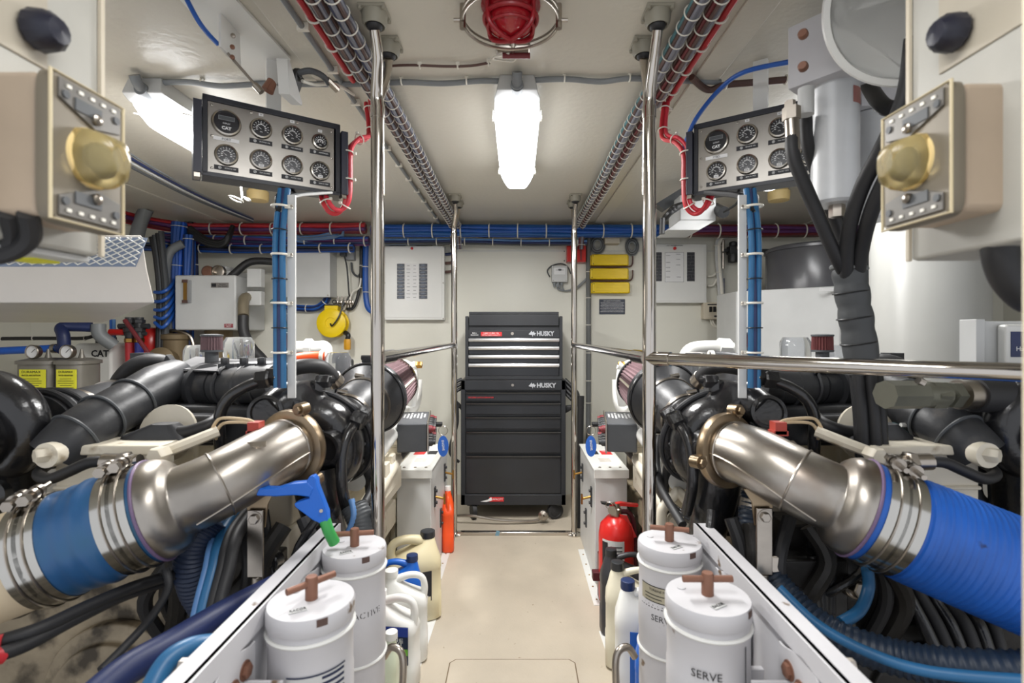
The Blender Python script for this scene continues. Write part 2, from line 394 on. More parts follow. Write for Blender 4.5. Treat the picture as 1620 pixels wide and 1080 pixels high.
# ---------------------------------------------------------------- ceiling bundles
def bundle(s, ax, r, mats, label, ntie=.062, y0=.35, y1=3.62, zc=None):
    z = (zc if zc else CEIL-.02-r)
    path = [V(s*ax, y0, z), V(s*(ax+.004), 1.2, z-.004), V(s*(ax-.002), 2.0, z), V(s*(ax+.004), 2.8, z-.003), V(s*ax, y1, z), V(s*(ax+.004), y1+.12, z-.04), V(s*ax, y1+.15, z-.16)]
    t = thing('cable_bundle', path[0], label, 'cable bundle', None)
    strands(path, r, r*.31, 8, mats, 'cables', t, twist=.5, per=10)
    ties(t, path, r+.001, ntie, tube=.0019)
    return t
bundle(-1, .43, .02, [SILC, BROWNC, SILC, NAVY], 'grey and navy cable bundle on the ceiling, left pair, next to the posts')
bundle(-1, .476, .02, [BROWNC, SILC, BROWNC, DGREY], 'brown cable bundle on the ceiling, left pair, away from the posts')
bundle(1, .43, .02, [TEALC, SILC, SILC, BROWNC], 'teal and grey cable bundle on the ceiling, right pair, next to the posts')
bundle(1, .476, .02, [BROWNC, SILC, BROWNC, DRED], 'brown cable bundle on the ceiling, right pair, away from the posts')
for s in (-1, 1):
    side = 'left' if s < 0 else 'right'
    p = [V(s*.516, .35, CEIL-.02), V(s*.517, 1.2, CEIL-.024), V(s*.516, 1.62 if s < 0 else 1.75, CEIL-.022)]
    t = thing('red_cable_run', p[0], 'pair of dark red cables beside the %s ceiling bundles' % side, 'cables')
    for k in (-1, 1):
        b = MB(); b.tube([q+V(k*.009*s, 0, -.004*k) for q in p], .0085, 10); b.build('cable', [DRED, REDC][k > 0], t)
    ties(t, p, .021, .13, tube=.0028)
b = MB(); q = [V(-.575, .35, CEIL-.012), V(-.577, 1.5, CEIL-.012), V(-.574, 2.6, CEIL-.012), V(-.57, 3.75, CEIL-.012)]
t = thing('conduit', q[0], 'thin grey tube clipped to the ceiling outside the left bundles', 'tube'); b.tube(q, .008, 10); b.build('tube', GREYC, t)
for k in range(14):
    b = MB(); b.box(V(-.575, .7+k*.22, CEIL-.012), (.032, .012, .02)); b.build('clip', TIE, t)
# ---------------------------------------------------------------- posts
PN, PF = 1.40, 3.12
def post(x, y, label):
    r = .0185; t = thing('grab_post', (x, y, 0), label, 'grab post', None)
    b = MB(); b.cyl((x, y, .0), (x, y, 1.86), r, n=28); b.lathe([(r+.0015, 0), (r+.0015, .03)], (x, y, 1.83), n=28); b.build('pole', CHROME, t)
    b = MB(); b.lathe([(.046, 0), (.046, .006), (.026, .012), (r+.002, .02)], (x, y, 0), n=28); b.build('floor_flange', CHROME, t)
    for dy in (-.09, .05):
        q = V(x+(.017 if x < 0 else -.002), y+dy, CEIL); b = MB()
        b.box(q+V(0, 0, -.004), (.07, .07, .008)); b.lathe([(.034, .0), (.032, .032), (.026, .042), (.022, .03)], q, (0, 0, -1), 24)
        for i in (-1, 1):
            for j in (-1, 1): b.cyl(q+V(i*.03, j*.03, -.014), q+V(i*.03, j*.03, -.006), .006, n=8)
        s = b.build('ceiling_socket', mat('socket_grey', (150, 146, 132), .5), t, bevel=.0015)
        b = MB(); b.ell(q+V(0, 0, -.04), (.021, .021, .012)); b.build('rubber_bush', RUB, s)
    b = MB(); q = V(x+(.017 if x < 0 else -.002), y-.09, CEIL-.05)
    b.tube([q, q+V(0, .03, -.05), V(x, y-.01, 1.9), V(x, y, 1.86)], [.013, .014, .017, r], 14)
    q2 = V(x+(.017 if x < 0 else -.002), y+.05, CEIL-.05); b.tube([q2, q2+V(0, -.015, -.05), V(x, y+.01, 1.88)], [.013, .012, .013], 12)
    b.build('swivel_end', CHROME, t)
post(-.386, PN, 'near polished steel grab post left of the aisle')
post(.366, PN, 'near polished steel grab post right of the aisle')
post(-.388, PF, 'far polished steel grab post just left of the black tool chest')
post(.352, PF, 'far polished steel grab post just right of the black tool chest')
def rail(pts, label, joints):
    t = thing('handrail', pts[0], label, 'handrail'); b = MB(); b.tube(pts, .0165, 20, sm=False); b.build('rail_tube', CHROME, t)
    for a, c, r in joints:
        b = MB(); b.cyl(a, c, r, n=24); b.build('collar', CHROME, t)
zr = 1.166
rail([V(-.388, PF, zr+.003), V(-.386, PN, zr)], 'polished handrail between the two left posts', [(V(-.386, PN+.01, zr), V(-.386, PN+.16, zr), .021), (V(-.388, PF-.03, zr+.003), V(-.388, PF, zr+.003), .019)])
rail([V(.352, PF, zr+.003), V(.366, PN, zr)], 'polished handrail between the two right posts', [(V(.366, PN+.01, zr), V(.366, PN+.16, zr), .021)])
rail([V(.366, PN, zr), V(.60, 1.13, zr), V(.92, .80, zr)], 'polished handrail crossing in front of the right engine', [(V(.366, PN, zr), V(.41, 1.35, zr), .019)])
b = MB(); b.bx((-.37, PF-.016, .0), (.335, PF+.016, .022)); b.build('sill_bar', CHROME, bevel=.006, label='polished sill bar across the deck between the two far posts', cat='sill')
b = MB(); b.box((-.12, PF-.012, .012), (.022, .012, .028), Matrix.Rotation(.3, 3, 'Y')); b.build('blue_tape', mat('pale_blue_tape', (120, 160, 180), .7), label='scrap of pale blue tape stuck on the sill bar', cat='tape')
# ---------------------------------------------------------------- tool chest and cabinet
BXM = mat('tool_black', (37, 39, 43), .38, var=.08, bump=.15, bscale=200)
BXD = mat('drawer_black', (33, 35, 39), .3, var=.08)
FY = 3.35
def tx(px): return (px-818)/800*FY
def tz(py): return EYE-(py-530)/800*FY
t = thing('rolling_tool_cabinet', (-.01, 3.57, 0), 'black rolling tool cabinet on casters at the end of the aisle', 'tool cabinet')
x0, x1 = tx(729), tx(895); zt, zb = tz(601), tz(799)
b = MB(); b.bx((x0, FY+.012, zb), (x1, 3.8, zt)); b.bx((x0, FY, zb), (x0+.03, FY+.02, zt)); b.bx((x1-.03, FY, zb), (x1, FY+.02, zt)); b.bx((x0, FY, tz(617)), (x1, FY+.02, zt)); b.bx((x0, FY, zb), (x1, FY+.02, tz(782)))
b.build('body', BXM, t, bevel=.004)
rows = [(619, 634, 1), (636, 655, 0), (658, 678, 0), (681, 716, 0), (719, 780, 0)]
for a, c, _ in rows:
    za, zc = tz(a), tz(c); b = MB(); b.bx((x0+.034, FY+.001, zc), (x1-.034, FY+.014, za-.012))
    d = b.build('drawer', BXD, t, bevel=.002)
    b = MB(); b.prism([(x0+.034, FY-.012, za-.012), (x0+.034, FY-.014, za-.006), (x0+.034, FY+.008, za), (x0+.034, FY+.008, za-.014)], (x1-x0-.068, 0, 0)); b.build('pull_edge', mat('dark_polished_trim', (90, 92, 96), .2, .9), d)
    if _: 
        b = MB(); b.bx((tx(739), FY-.0008, tz(631)), (tx(783), FY+.002, tz(626))); L_ = b.build('sticker', LBLK, d); lettering('SECURE LATCH DRAWER', (tx(761), FY-.001, tz(628.6)), (1, 0, 0), (0, 0, 1), .014, LRED, d, width=tx(781)-tx(741))
def husky(par, px, py, w_):
    z = tz(py); lettering('HUSKY', (tx(px), FY-.008, z), (1, 0, 0), (0, 0, 1), .041, mat('silver_print', (190, 192, 196), .35, .5), par, width=w_, bold=.0016)
    b = MB(); x = tx(px)-w_/2-.028; k = .023
    pl = [(-1.1, -.1), (-.6, .35), (-.2, .9), (0, .4), (.5, .7), (.55, .3), (1.1, .15), (.7, -.25), (.9, -.6), (.3, -.25), (.1, -.9), (-.1, -.3), (-.6, -.35)]
    b.prism([(x+a*k, FY-.008, z+c*k) for a, c in pl], (0, -.0006, 0)); b.build('dog_head_mark', mat('silver_print', (190, 192, 196), .35), par)
husky(t, 864, 609.5, .128)
b = MB(); b.lathe([(.009, 0), (.009, .006)], (tx(811), FY, tz(609)), (0, -1, 0), 16); b.build('lock', STEEL, t)
b = MB(); b.bx((tx(774), FY-.0015, tz(793)), (tx(797), FY, tz(786))); s_ = b.build('sticker', LRED, t); lettering('CAPACITY', (tx(786), FY-.002, tz(789.5)), (1, 0, 0), (0, 0, 1), .018, LWHT, s_, width=.08)
b = MB(); b.prism([(tx(760), FY-.001, tz(793)), (tx(772), FY-.001, tz(790)), (tx(777), FY-.001, tz(786)), (tx(779), FY-.001, tz(791)), (tx(770), FY-.001, tz(793.5))], (0, -.001, 0)); b.build('logo_mark', LWHT, t)
for cx in (tx(748), tx(879)):
    for cy in (FY+.06, 3.72):
        b = MB(); b.bx((cx-.04, cy-.035, zb-.012), (cx+.04, cy+.035, zb)); b.prism([(cx-.022, cy-.02, zb-.01), (cx-.022, cy+.035, zb-.01), (cx-.022, cy+.045, .045), (cx-.022, cy+.02, .04)], (.004, 0, 0)); b.prism([(cx+.018, cy-.02, zb-.01), (cx+.018, cy+.035, zb-.01), (cx+.018, cy+.045, .045), (cx+.018, cy+.02, .04)], (.004, 0, 0)); b.cyl((cx-.026, cy+.03, .048), (cx+.026, cy+.03, .048), .007, n=10)
        c = b.build('caster', BLKP, t); b = MB(); wx = (1, .35, 0) if cx < 0 else (.35, -1, 0); b.lathe([(.012, -.018), (.034, -.014), (.036, -.017), (.054, -.013), (.054, .013), (.036, .017), (.034, .014), (.012, .018)], (cx, cy-.02, .054), wx, 26); b.build('wheel', RUB, c)
b = MB()
for k in range(3): b.tube([V(x0+.0, 3.42, zt-.03*k), V(x0-.045, 3.4, zt-.03-.03*k), V(x0-.06, 3.39, zt-.12-.02*k), V(x0-.03, 3.4, zt-.16), V(x0-.0, 3.42, zt-.2)], .012, 8)
b.tube([V(x0-.03, 3.4, zt-.16), V(x0-.03, 3.4, zt-.3), V(x0-.07, 3.4, zt-.42), V(x0-.075, 3.4, zt-.5), V(x0-.02, 3.42, zt-.56)], .01, 8)
b.build('power_cord', RUB, label='black hose looped down the left side of the tool cabinet', cat='cord')
b = MB()
for k in range(4): b.tube([V(x1+.0, 3.42, zt-.03*k), V(x1+.05, 3.4, zt-.05-.03*k), V(x1+.085, 3.39, zt-.10-.02*k), V(x1+.08, 3.4, zt-.17), V(x1-.0, 3.42, zt-.19-.01*k)], .012, 8)
b.build('rubber_hose', RUB, label='black hose loops hung on the right side of the tool cabinet', cat='hose')
# top chest
x0, x1 = tx(736), tx(890); zb2, ztop = zt+.002, tz(493)
t = thing('tool_chest', (-.01, 3.55, zb2), 'black top tool chest with bright drawer pulls and its lid slightly open', 'tool chest')
b = MB(); b.bx((x0, FY+.012, zb2), (x1, 3.74, tz(500)-.03)); b.bx((x0, FY, zb2), (x0+.022, FY+.02, tz(500))); b.bx((x1-.022, FY, zb2), (x1, FY+.02, tz(500))); b.bx((x0+.02, FY-.004, tz(534)), (x1-.02, FY+.02, tz(522))); b.bx((x0, FY-.006, zb2), (x1, FY+.02, tz(595)))
b.bx((x0, FY+.02, tz(530)), (x0+.012, 3.74, tz(500))); b.bx((x1-.012, FY+.02, tz(530)), (x1, 3.74, tz(500))); b.bx((x0, 3.73, tz(530)), (x1, 3.74, tz(500)))
b.build('body', BXM, t, bevel=.003)
b = MB(); b.bx((x0+.026, FY-.012, tz(515)), (x1-.026, FY+.004, tz(497))); b.bx((x0+.026, FY-.012, tz(497)), (x1-.026, 3.74, tz(493))); b.build('lid', BXM, t, bevel=.003)
for a in (534.5, 547.5, 561, 574.5):
    b = MB(); b.bx((x0+.026, FY-.004, tz(a+12.5)), (x1-.026, FY+.012, tz(a))); d = b.build('drawer', BXD, t, bevel=.002)
    b = MB(); pr = [(FY-.004, tz(a)), (FY-.016, tz(a+.6)), (FY-.02, tz(a+3)), (FY-.016, tz(a+5.5)), (FY-.004, tz(a+6.5))]
    b.prism([(x0+.024, y, z) for y, z in pr], (x1-x0-.048, 0, 0)); b.build('drawer_pull', mat('satin_aluminium', (208, 210, 214), .22, .9), d)
b = MB(); b.bx((x0+.026, FY-.004, tz(594.5)), (x1-.026, FY+.012, tz(586))); b.build('drawer', BXD, t, bevel=.002)
husky(t, 862.5, 527.8, .115)
b = MB(); b.bx((tx(761), FY-.0065, tz(531.5)), (tx(794), FY-.003, tz(525))); k = b.build('sticker', LRED, t); lettering('2,862 CUBIC IN', (tx(777), FY-.0067, tz(527)), (1, 0, 0), (0, 0, 1), .015, LWHT, k, width=.10); lettering('TOTAL CHEST CAPACITY', (tx(777), FY-.0067, tz(530)), (1, 0, 0), (0, 0, 1), .011, LWHT, k, width=.12)
b = MB(); b.bx((tx(742), FY-.0062, tz(531.5)), (tx(760.5), FY-.003, tz(525))); k = b.build('sticker', LBLK, t); lettering('BALL', (tx(751), FY-.0065, tz(526.8)), (1, 0, 0), (0, 0, 1), .012, LWHT, k, width=.03); lettering('BEARING', (tx(751), FY-.0065, tz(529.8)), (1, 0, 0), (0, 0, 1), .011, LWHT, k, width=.05)
b = MB(); b.lathe([(.01, 0), (.01, .005)], (tx(810.5), FY-.004, tz(527.5)), (0, -1, 0), 16); b.build('lock', STEEL, t)
b = MB(); b.lathe([(.026, 0), (.026, .006)], (tx(857.5), FY+.05, tz(520)), (0, -1, 0), 24); b.build('tape_roll', LWHT, label='white round lid showing inside the open tool chest', cat='lid')
b = MB(); b.tube([V(-.42, 3.3, .05), V(-.3, 3.28, .06), V(-.1, 3.28, .03), V(.12, 3.3, .02), V(.17, 3.34, .06)], .009, 10); b.lathe([(.035, 0), (.03, .012), (.012, .02), (.01, .05)], (.17, 3.30, .055), (-.2, -1, .1), 22)
b.build('shower_arm', STEEL, label='chrome pipe with a round flange lying under the tool cabinet', cat='pipe')

# ---------------------------------------------------------------- side control boxes, deck edge strips
def clasp(parent, p, sx, knob=True):
    b = MB(); b.box(p, (.006, .03, .1)); b.cyl(p+V(sx*.004, 0, .03), p+V(sx*.012, 0, .03), .008, n=12); b.cyl(p+V(sx*.004, 0, -.03), p+V(sx*.012, 0, -.03), .008, n=12); c = b.build('catch', BLKP, parent)
    if knob:
        b = MB(); b.cyl(p, p+V(sx*.045, 0, -.01), .006, n=10); b.box(p+V(sx*.048, 0, -.012), (.008, .016, .05)); b.build('lever', BRASS, c)
def ctl_box(s, x0, x1, y0, y1, z, label):
    t = thing('control_box', ((x0+x1)/2, (y0+y1)/2, 0), label, 'control box'); b = MB(); b.bx((x0, y0, 0), (x1, y1, z)); b.build('body', GREYW, t, bevel=.004)
    b = MB(); b.bx((x0-.006, y0-.012, z), (x1+.006, y1+.004, z+.008)); b.bx((x0-.006, y0-.014, z-.035), (x1+.006, y0-.01, z+.008)); b.build('lid', WHITE, t, bevel=.002)
    cx = (x0+x1)/2; zt_ = z+.008
    for k in (-1, 0, 1):
        b = MB(); b.ell((cx+k*(x1-x0)*.32, y0+.03, zt_), (.008, .008, .005), 10); b.build('screw', STEEL, t)
    a = cx+(.035 if s > 0 else -.035); b = MB(); b.box((a, (y0+y1)/2+.06, zt_+.0006), (.06, .09, .0012)); b.build('red_label', LRED, t)
    lettering('WARNING', (a, (y0+y1)/2+.08, zt_+.0014), (1, 0, 0), (0, 1, 0), .016, LWHT, t, width=.04)
    a = cx-(.035 if s > 0 else -.035); b = MB(); b.box((a, (y0+y1)/2+.06, zt_+.0006), (.05, .08, .0012)); b.build('black_label', LBLK, t)
    b = MB()
    for k in range(4): b.box((cx, (y0+y1)/2-.08-k*.02, zt_+.0004), (.06, .006, .0008))
    b.build('printed_lines', mat('faint_print', (170, 150, 130), .6), t)
    fx = x1 if s < 0 else x0; sx = -s
    for yy, zz_, kn in ((y0+.10, z-.16, True), (y0+.45, z-.13, True), (y0+.30, z-.34, False)): clasp(t, V(fx+sx*.004, yy, zz_), sx, kn)
    return t
ctl_box(-1, -.595, -.425, 2.5, 3.08, .56, 'light grey electrical box left of the aisle under the instrument head')
ctl_box(1, .385, .545, 2.5, 3.08, .56, 'light grey electrical box right of the aisle behind the fire extinguisher')
for s, lab in ((-1, 'white hinge strip screwed to the deck below the left grey box'), (1, 'white hinge strip screwed to the deck below the right grey box')):
    b = MB(); x = -.40 if s < 0 else .37; y0 = 2.55 if s < 0 else 2.3; b.bx((x-.02, y0, 0), (x+.02, 3.05 if s < 0 else 2.9, .003)); t = thing('hinge_strip', (x, 2.6, 0), lab, 'hinge strip'); b.build('strip', WHITE, t)
    for k in range(5): b = MB(); b.ell((x, y0+.05+k*.12, .003), (.005, .005, .003), 8); b.build('screw', BRASS, t)
# instrument heads and key tags
def head(s, label, tag_label):
    c = V(s*.462, 2.28, .80); M = Matrix.Rotation(math.radians(-8*s), 3, 'Z')
    t = thing('instrument_head', c, label, 'instrument head'); b = MB(); b.box(c, (.125, .34, .12), M); b.build('housing', mat('charcoal_cast_metal', (78, 80, 84), .5, .2), t, bevel=.006)
    for k in range(7): 
        lettering('EMERGENCY STOP'[0:5+k % 3*4], c+M @ V((-.045+k*.015), .04, .0606), (0, -s, 0) if False else M @ V(0, 1, 0), M @ V(-1, 0, 0), .012, LWHT, t, width=.1+.03*(k % 3))
    b = MB(); b.box(c+M @ V(-s*.065, 0, 0), (.006, .35, .13), M); f = b.build('face_plate', STEEL, t, bevel=.001)
    for i in range(6):
        for j in range(2):
            b = MB(); q = c+M @ V(-s*.068, -.14+i*.056, .03-j*.055); b.lathe([(.017, 0), (.017, .012), (.011, .02), (.011, .028)], q, M @ V(-s, 0, 0), 16); b.build('switch', [BLACK, BLKP][(i+j) % 2] if (i*3+j) % 5 else DRED, f)
    b = MB(); q = c+M @ V(-s*.072, .15, -.0); b.cyl(q, q+V(-s*.05, 0, 0), .012, n=14); b.build('key_switch', BLACK, t)
    b = MB(); b.cyl(c+V(0, .05, -.05), c+V(s*.16, .10, -.22), .018, n=12); b.build('mounting_arm', BLKP, t)
    k = q+V(-s*.055, 0, 0); t2 = thing('key_tag', k, tag_label, 'key tag')
    b = MB(); b.torus(k+V(0, 0, -.03), (0, 1, 0), .022, .0015, 18, 5); b.build('ring', STEEL, t2)
    b = MB(); b.loft([(-.003, 0, 0, .026, .05, 2), (.003, 0, 0, .026, .05, 2)], 28); b.move(Matrix.Translation(k+V(0, 0, -.105)) @ rot('Z', -s*15) @ rot('X', 90)); b.build('tag', BLUEC, t2)
    lettering('ENGINE', k+V(0, -.0045, -.10), (.1, 0, -1), (1, 0, .1), .016, LWHT, t2, width=.05)
head(-1, 'charcoal instrument head with switches and a key, left engine', 'blue oval key tag hanging from the left instrument head')
head(1, 'charcoal instrument head with switches, right engine', 'blue oval key tag hanging from the right instrument head')
# ---------------------------------------------------------------- things on the back wall
R_, U_ = (1, 0, 0), (0, 0, 1)
def wbox(name, px0, py0, px1, py1, d, m, label, cat, group=None, bevel=.004, gap=0, lid=0, wall=WALL):
    "a box fixed to the back wall whose front shows the given rectangle"
    yf = wall-d; a = P(px0, py1, yf); c = P(px1, py0, yf); t = thing(name, ((a.x+c.x)/2, yf+d/2, a.z), label, cat, group)
    b = MB(); b.bx((a.x, yf+lid, a.z), (c.x, wall-gap, c.z)); b.build('body', m, t, bevel=bevel)
    if lid: b = MB(); b.bx((a.x-.004, yf, a.z-.004), (c.x+.004, yf+lid-.003, c.z+.004)); b.build('cover', m, t, bevel=bevel)
    return t, a, c
def wq(px, py, d): return P(px, py, WALL-d)
def screws(t, pts, m=None, r=.006):
    for p in pts: b = MB(); b.ell(p, (r, .003, r), 10); b.build('screw', m or STEEL, t)
def wcable(pts, r, m, label, cat='cable', name='cable', clips=(), n=8):
    t = thing(name, pts[0], label, cat); b = MB(); b.tube(pts, r, n); b.build('sheath', m, t)
    for p in clips: b = MB(); b.torus(p[0], p[1], r+.002, .003, 12, 5); b.build('clip', TIE, t)
    return t
# breaker panel left
t, a, c = wbox('breaker_panel', 606, 389, 703, 506, .07, WHITE, 'white breaker panel with two columns of breakers, left of the tool chest', 'breaker panel')
yf = WALL-.07
b = MB(); b.bx((a.x+.018, yf-.004, a.z+.018), (c.x-.018, yf, c.z-.012)); dr = b.build('door', WHITE, t, bevel=.002)
for i, (xa, xb) in enumerate(((628, 640), (663, 676))):
    for k in range(10):
        y0 = 417+k*5.6; p0 = wq(xa, y0+5.2, .076); p1 = wq(xb, y0, .076)
        b = MB(); b.bx((p0.x, yf-.006, p0.z), (p1.x, yf-.003, p1.z)); q = b.build('breaker', mat('breaker_slate', (66, 70, 80), .4), dr)
        b = MB(); m_ = (p0+p1)/2; b.ell(V(m_.x, yf-.008, m_.z), ((p1.x-p0.x)*.36, .006, (p1.z-p0.z)*.36), 12); b.build('toggle', mat('toggle_grey', (120, 128, 142), .35), q)
p0 = wq(641, 475, .076); p1 = wq(662, 417, .076); b = MB(); b.bx((p0.x, yf-.0055, p0.z), (p1.x, yf-.004, p1.z)); lb = b.build('label_card', LWHT, dr)
for k in range(10):
    for j in (0, 1):
        b = MB(); q = wq(646+j*10, 420+k*5.6, .076); wd = random.uniform(.016, .034); b.bx((q.x-wd/2, yf-.0062, q.z-.0015), (q.x+wd/2, yf-.0055, q.z+.0015)); b.build('printed_line', mat('dim_print', (110, 110, 116), .6), lb)
b = MB(); q = wq(652, 393, .07); b.lathe([(.01, 0), (.01, .01), (.006, .016)], V(q.x, yf-.002, q.z), (0, -1, 0), 16); b.build('indicator', LRED, t)
screws(t, [V(x, yf-.001, z) for x in (a.x+.012, c.x-.009) for z in (a.z+.01, (a.z+c.z)/2, c.z-.008)], r=.005)
for k, m_ in enumerate((NAVY, BROWNC, BROWNC)):
    q = wq(705, 402+k*14, .03); b = MB(); b.tube([q+V(-.02, .0, 0), q+V(.02, 0, 0), q+V(.05, .0, .01), q+V(.06, .0, .06)], .011, 10); b.build('cable_gland', m_, t)
# two junction boxes over it
for px, lab in ((613, 'left of two small beige junction boxes above the left breaker panel'), (656, 'right of two small beige junction boxes above the left breaker panel')):
    t, a, c = wbox('junction_box', px, 372, px+26, 387, .06, BEIGE, lab, 'junction box'); screws(t, [V(a.x+.01, WALL-.061, a.z+.03), V(c.x-.01, WALL-.061, a.z+.03)], r=.004)
# white cabinet box
t, a, c = wbox('wall_cabinet', 449, 387, 521, 469, .16, GREYW, 'tall pale grey cabinet on the wall above the yellow cord reel', 'cabinet', lid=.03)
b = MB(); q = wq(482, 393, .162); b.box(q+V(0, -.002, 0), (.065, .003, .016)); b.build('name_plate', DGREY, t)
screws(t, [V(x, WALL-.163, z) for x in (a.x+.01, c.x-.01) for z in (a.z+.01, c.z-.01)], r=.006)
# hydraulic tank
ya, yb = 3.49, 3.86
A = P(276, 522, ya); C = P(373, 435, ya); t = thing('hydraulic_tank', ((A.x+C.x)/2, 3.68, A.z), 'white steel fluid tank with a brass sight gauge on the left wall', 'tank')
b = MB(); b.bx((A.x, ya, A.z), (C.x, WALL-.001, C.z)); b.build('body', GREYW, t, bevel=.012, seg=3)
b = MB(); q = P(297, 461, ya); b.box(q+V(.012, -.006, 0), (.03, .012, .155)); sg = b.build('sight_gauge', GREY, t, bevel=.002)
b = MB(); b.box(q+V(-.008, -.014, 0), (.022, .012, .14)); b.build('tube', BRASS, sg)
for dz in (-.07, .07): b = MB(); b.box(q+V(-.008, -.018, dz), (.03, .02, .02)); b.build('fitting', BROWNC, sg)
b = MB(); q = P(348, 451, ya); b.box(q+V(0, -.002, 0), (.12, .004, .034)); pl = b.build('name_plate', mat('plate_grey', (128, 124, 120), .4), t)
lettering('American', q+V(.02, -.0045, .006), R_, U_, .014, LBLK, pl, width=.045); lettering('Bow Thruster', q+V(.022, -.0045, -.007), R_, U_, .014, LBLK, pl, width=.06)
b = MB(); b.box(q+V(-.04, -.005, 0), (.03, .002, .022)); b.build('logo_mark', LBLK, pl)
b = MB(); q = P(362, 515, ya); b.box(q+V(0, -.002, 0), (.06, .003, .026)); pl = b.build('warning_label', mat('red_grey_label', (150, 70, 76), .5), t); lettering('DO NOT', q+V(0, -.004, .005), R_, U_, .011, LWHT, pl, width=.04); lettering('WELD', q+V(0, -.004, -.006), R_, U_, .011, LWHT, pl, width=.03)
b = MB(); b.bx((P(316, 430, ya).x, ya+.05, C.z), (P(380, 430, ya).x-.05, ya+.25, C.z+.035)); b.bx((P(320, 430, ya).x, ya+.06, C.z+.03), (P(350, 430, ya).x, ya+.2, C.z+.07)); b.build('manifold_block', GREYW, t, bevel=.004)
for px, m_ in ((325, COPPER), (343, STEEL)):
    q = P(px, 429, ya); b = MB(); b.lathe([(.045, 0), (.045, .03), (.036, .034), (.036, .01), (.02, .012)] if px > 330 else [(.042, 0), (.042, .02), (.03, .03), (0, .032)], V(q.x, ya+.04, q.z), (0, -1, 0), 22); b.build('cap', m_, t)
b = MB(); q = P(358, 431, ya); b.tube([q+V(0, .05, -.03), q+V(.03, .05, 0), q+V(.12, .1, .09), q+V(.26, .2, .1)], .026, 12); b.build('top_hose', RUB, t)
b = MB(); b.tube([P(398, 470, 3.6), P(388, 471, 3.5), P(385, 480, 3.45), P(385, 500, 3.4)], .035, 12); b.build('elbow', mat('aged_fitting', (140, 130, 110), .5, .5), t)
b = MB(); b.tube([P(385, 500, 3.4), P(386, 525, 3.38), P(398, 550, 3.36), P(416, 570, 3.34), P(424, 590, 3.3)], .034, 12); b.build('return_hose', RUB, t)
b = MB(); b.tube([P(346, 522, 3.65), P(346, 545, 3.65), P(346, 640, 3.65)], .09, 16); b.build('suction_pipe', mat('dusty_bronze', (120, 104, 78), .6, .3), t)
for k in range(2):
    b = MB(); b.box(P(405, 440+k*32, 3.55), (.1, .06, .1 if k else .13)); b.build('side_valve', GREYW, t, bevel=.006)
# yellow cord reel
q = wq(527, 511, .09); t = thing('cord_reel', q+V(0, 0, -.12), 'bright yellow cord reel hanging on the wall left of the breaker panel', 'cord reel')
b = MB(); b.lathe([(.10, -.05), (.108, -.045), (.108, -.03), (.09, -.028), (.09, .028), (.108, .03), (.108, .045), (.10, .05), (.04, .052), (.038, .046), (0, .046)], q, (0, -1, 0), 44); b.build('drum', YELLOW, t)
b = MB(); b.bx(q+V(-.05, -.045, .06), q+V(.05, .05, .13)); b.build('bracket', YELLOW, t, bevel=.004)
b = MB(); b.torus(q+V(.01, 0, .16), (0, 1, 0), .014, .004); b.tube([q+V(-.055, -.03, .115), q+V(-.045, -.03, .135), q+V(.06, -.03, .135), q+V(.062, -.03, .12)], .004, 8, sm=False); b.build('hook', BLACK, t)
b = MB(); b.tube([q+V(.0, -.055, -.005), q+V(.02, -.07, -.02), q+V(.07, -.07, .05), q+V(.10, -.05, .17)], .006, 8); b.build('plug_lead', BLACK, t)
b = MB(); b.tube([q+V(.09, 0, -.07), q+V(.12, -.02, -.09), q+V(.115, -.02, -.12)], .018, 10); b.build('cord_stop', BLACK, t)
b = MB(); b.lathe([(.024, 0), (.026, .02), (.026, .07), (.02, .08)], q+V(.115, -.02, -.12), (0, 0, -1), 6); b.build('socket_head', mat('amber_plastic', (216, 158, 40), .4), t)
# outlet box + plug
t, a, c = wbox('outlet', 546, 389, 560, 411, .05, GREY, 'small grey outlet with a black plug above the cord reel', 'outlet')
b = MB(); q = wq(547, 400, .05); b.box(q+V(-.012, -.02, .005), (.045, .04, .07)); b.build('plug', DGREY, t, bevel=.006)
b = MB(); b.tube([q+V(0, -.03, -.03), q+V(.02, -.03, -.12), q+V(.03, -.02, -.3), wq(552, 470, .05), wq(540, 487, .08)], .006, 8); b.build('plug_cord', BLACK, t)
# terminal studs
t = thing('terminal_strip', wq(548, 478, .03), 'row of small metal terminals on the wall beside the cord reel', 'terminal')
for k, px in enumerate((537, 543, 549, 553, 557)):
    q = wq(px, 479, 0); b = MB(); b.lathe([(.018, 0), (.018, .02), (.01, .022), (.01, .05), (.014, .052), (.014, .065), (.004, .068), (.004, .085)], q, (0, -1, .0), 14); b.cyl(q+V(0, -.03, -.035), q+V(0, -.03, .05), .006, n=8); b.build('terminal', STEEL, t)
wcable([wq(571, 380, .03), wq(571, 420, .03), wq(569, 455, .03), wq(560, 485, .03), wq(548, 489, .04)], .012, BLACK, 'black cables curving down to the terminals beside the cord reel', clips=[(wq(571, 420, .03), (0, 0, 1)), (wq(570, 455, .03), (0, 0, 1))])
wcable([wq(556, 415, .02), wq(558, 430, .02), wq(566, 437, .02), wq(571, 430, .02)], .008, DGREY, 'short dark cable curling under the grey outlet')
wcable([wq(571, 440, .045), wq(568, 455, .045), wq(558, 462, .04), wq(553, 474, .05)], .007, TIE, 'white cable curling down to the terminals beside the cord reel')
wcable([wq(579, 380, .04), wq(578, 430, .04), wq(579, 470, .04), wq(584, 489, .04), wq(598, 495, .04)], .022, BLUEC, 'thick blue cables running down behind the left near post', clips=[(wq(579, 387, .04), (0, 0, 1)), (wq(578, 422, .04), (0, 0, 1)), (wq(579, 462, .04), (0, 0, 1))])
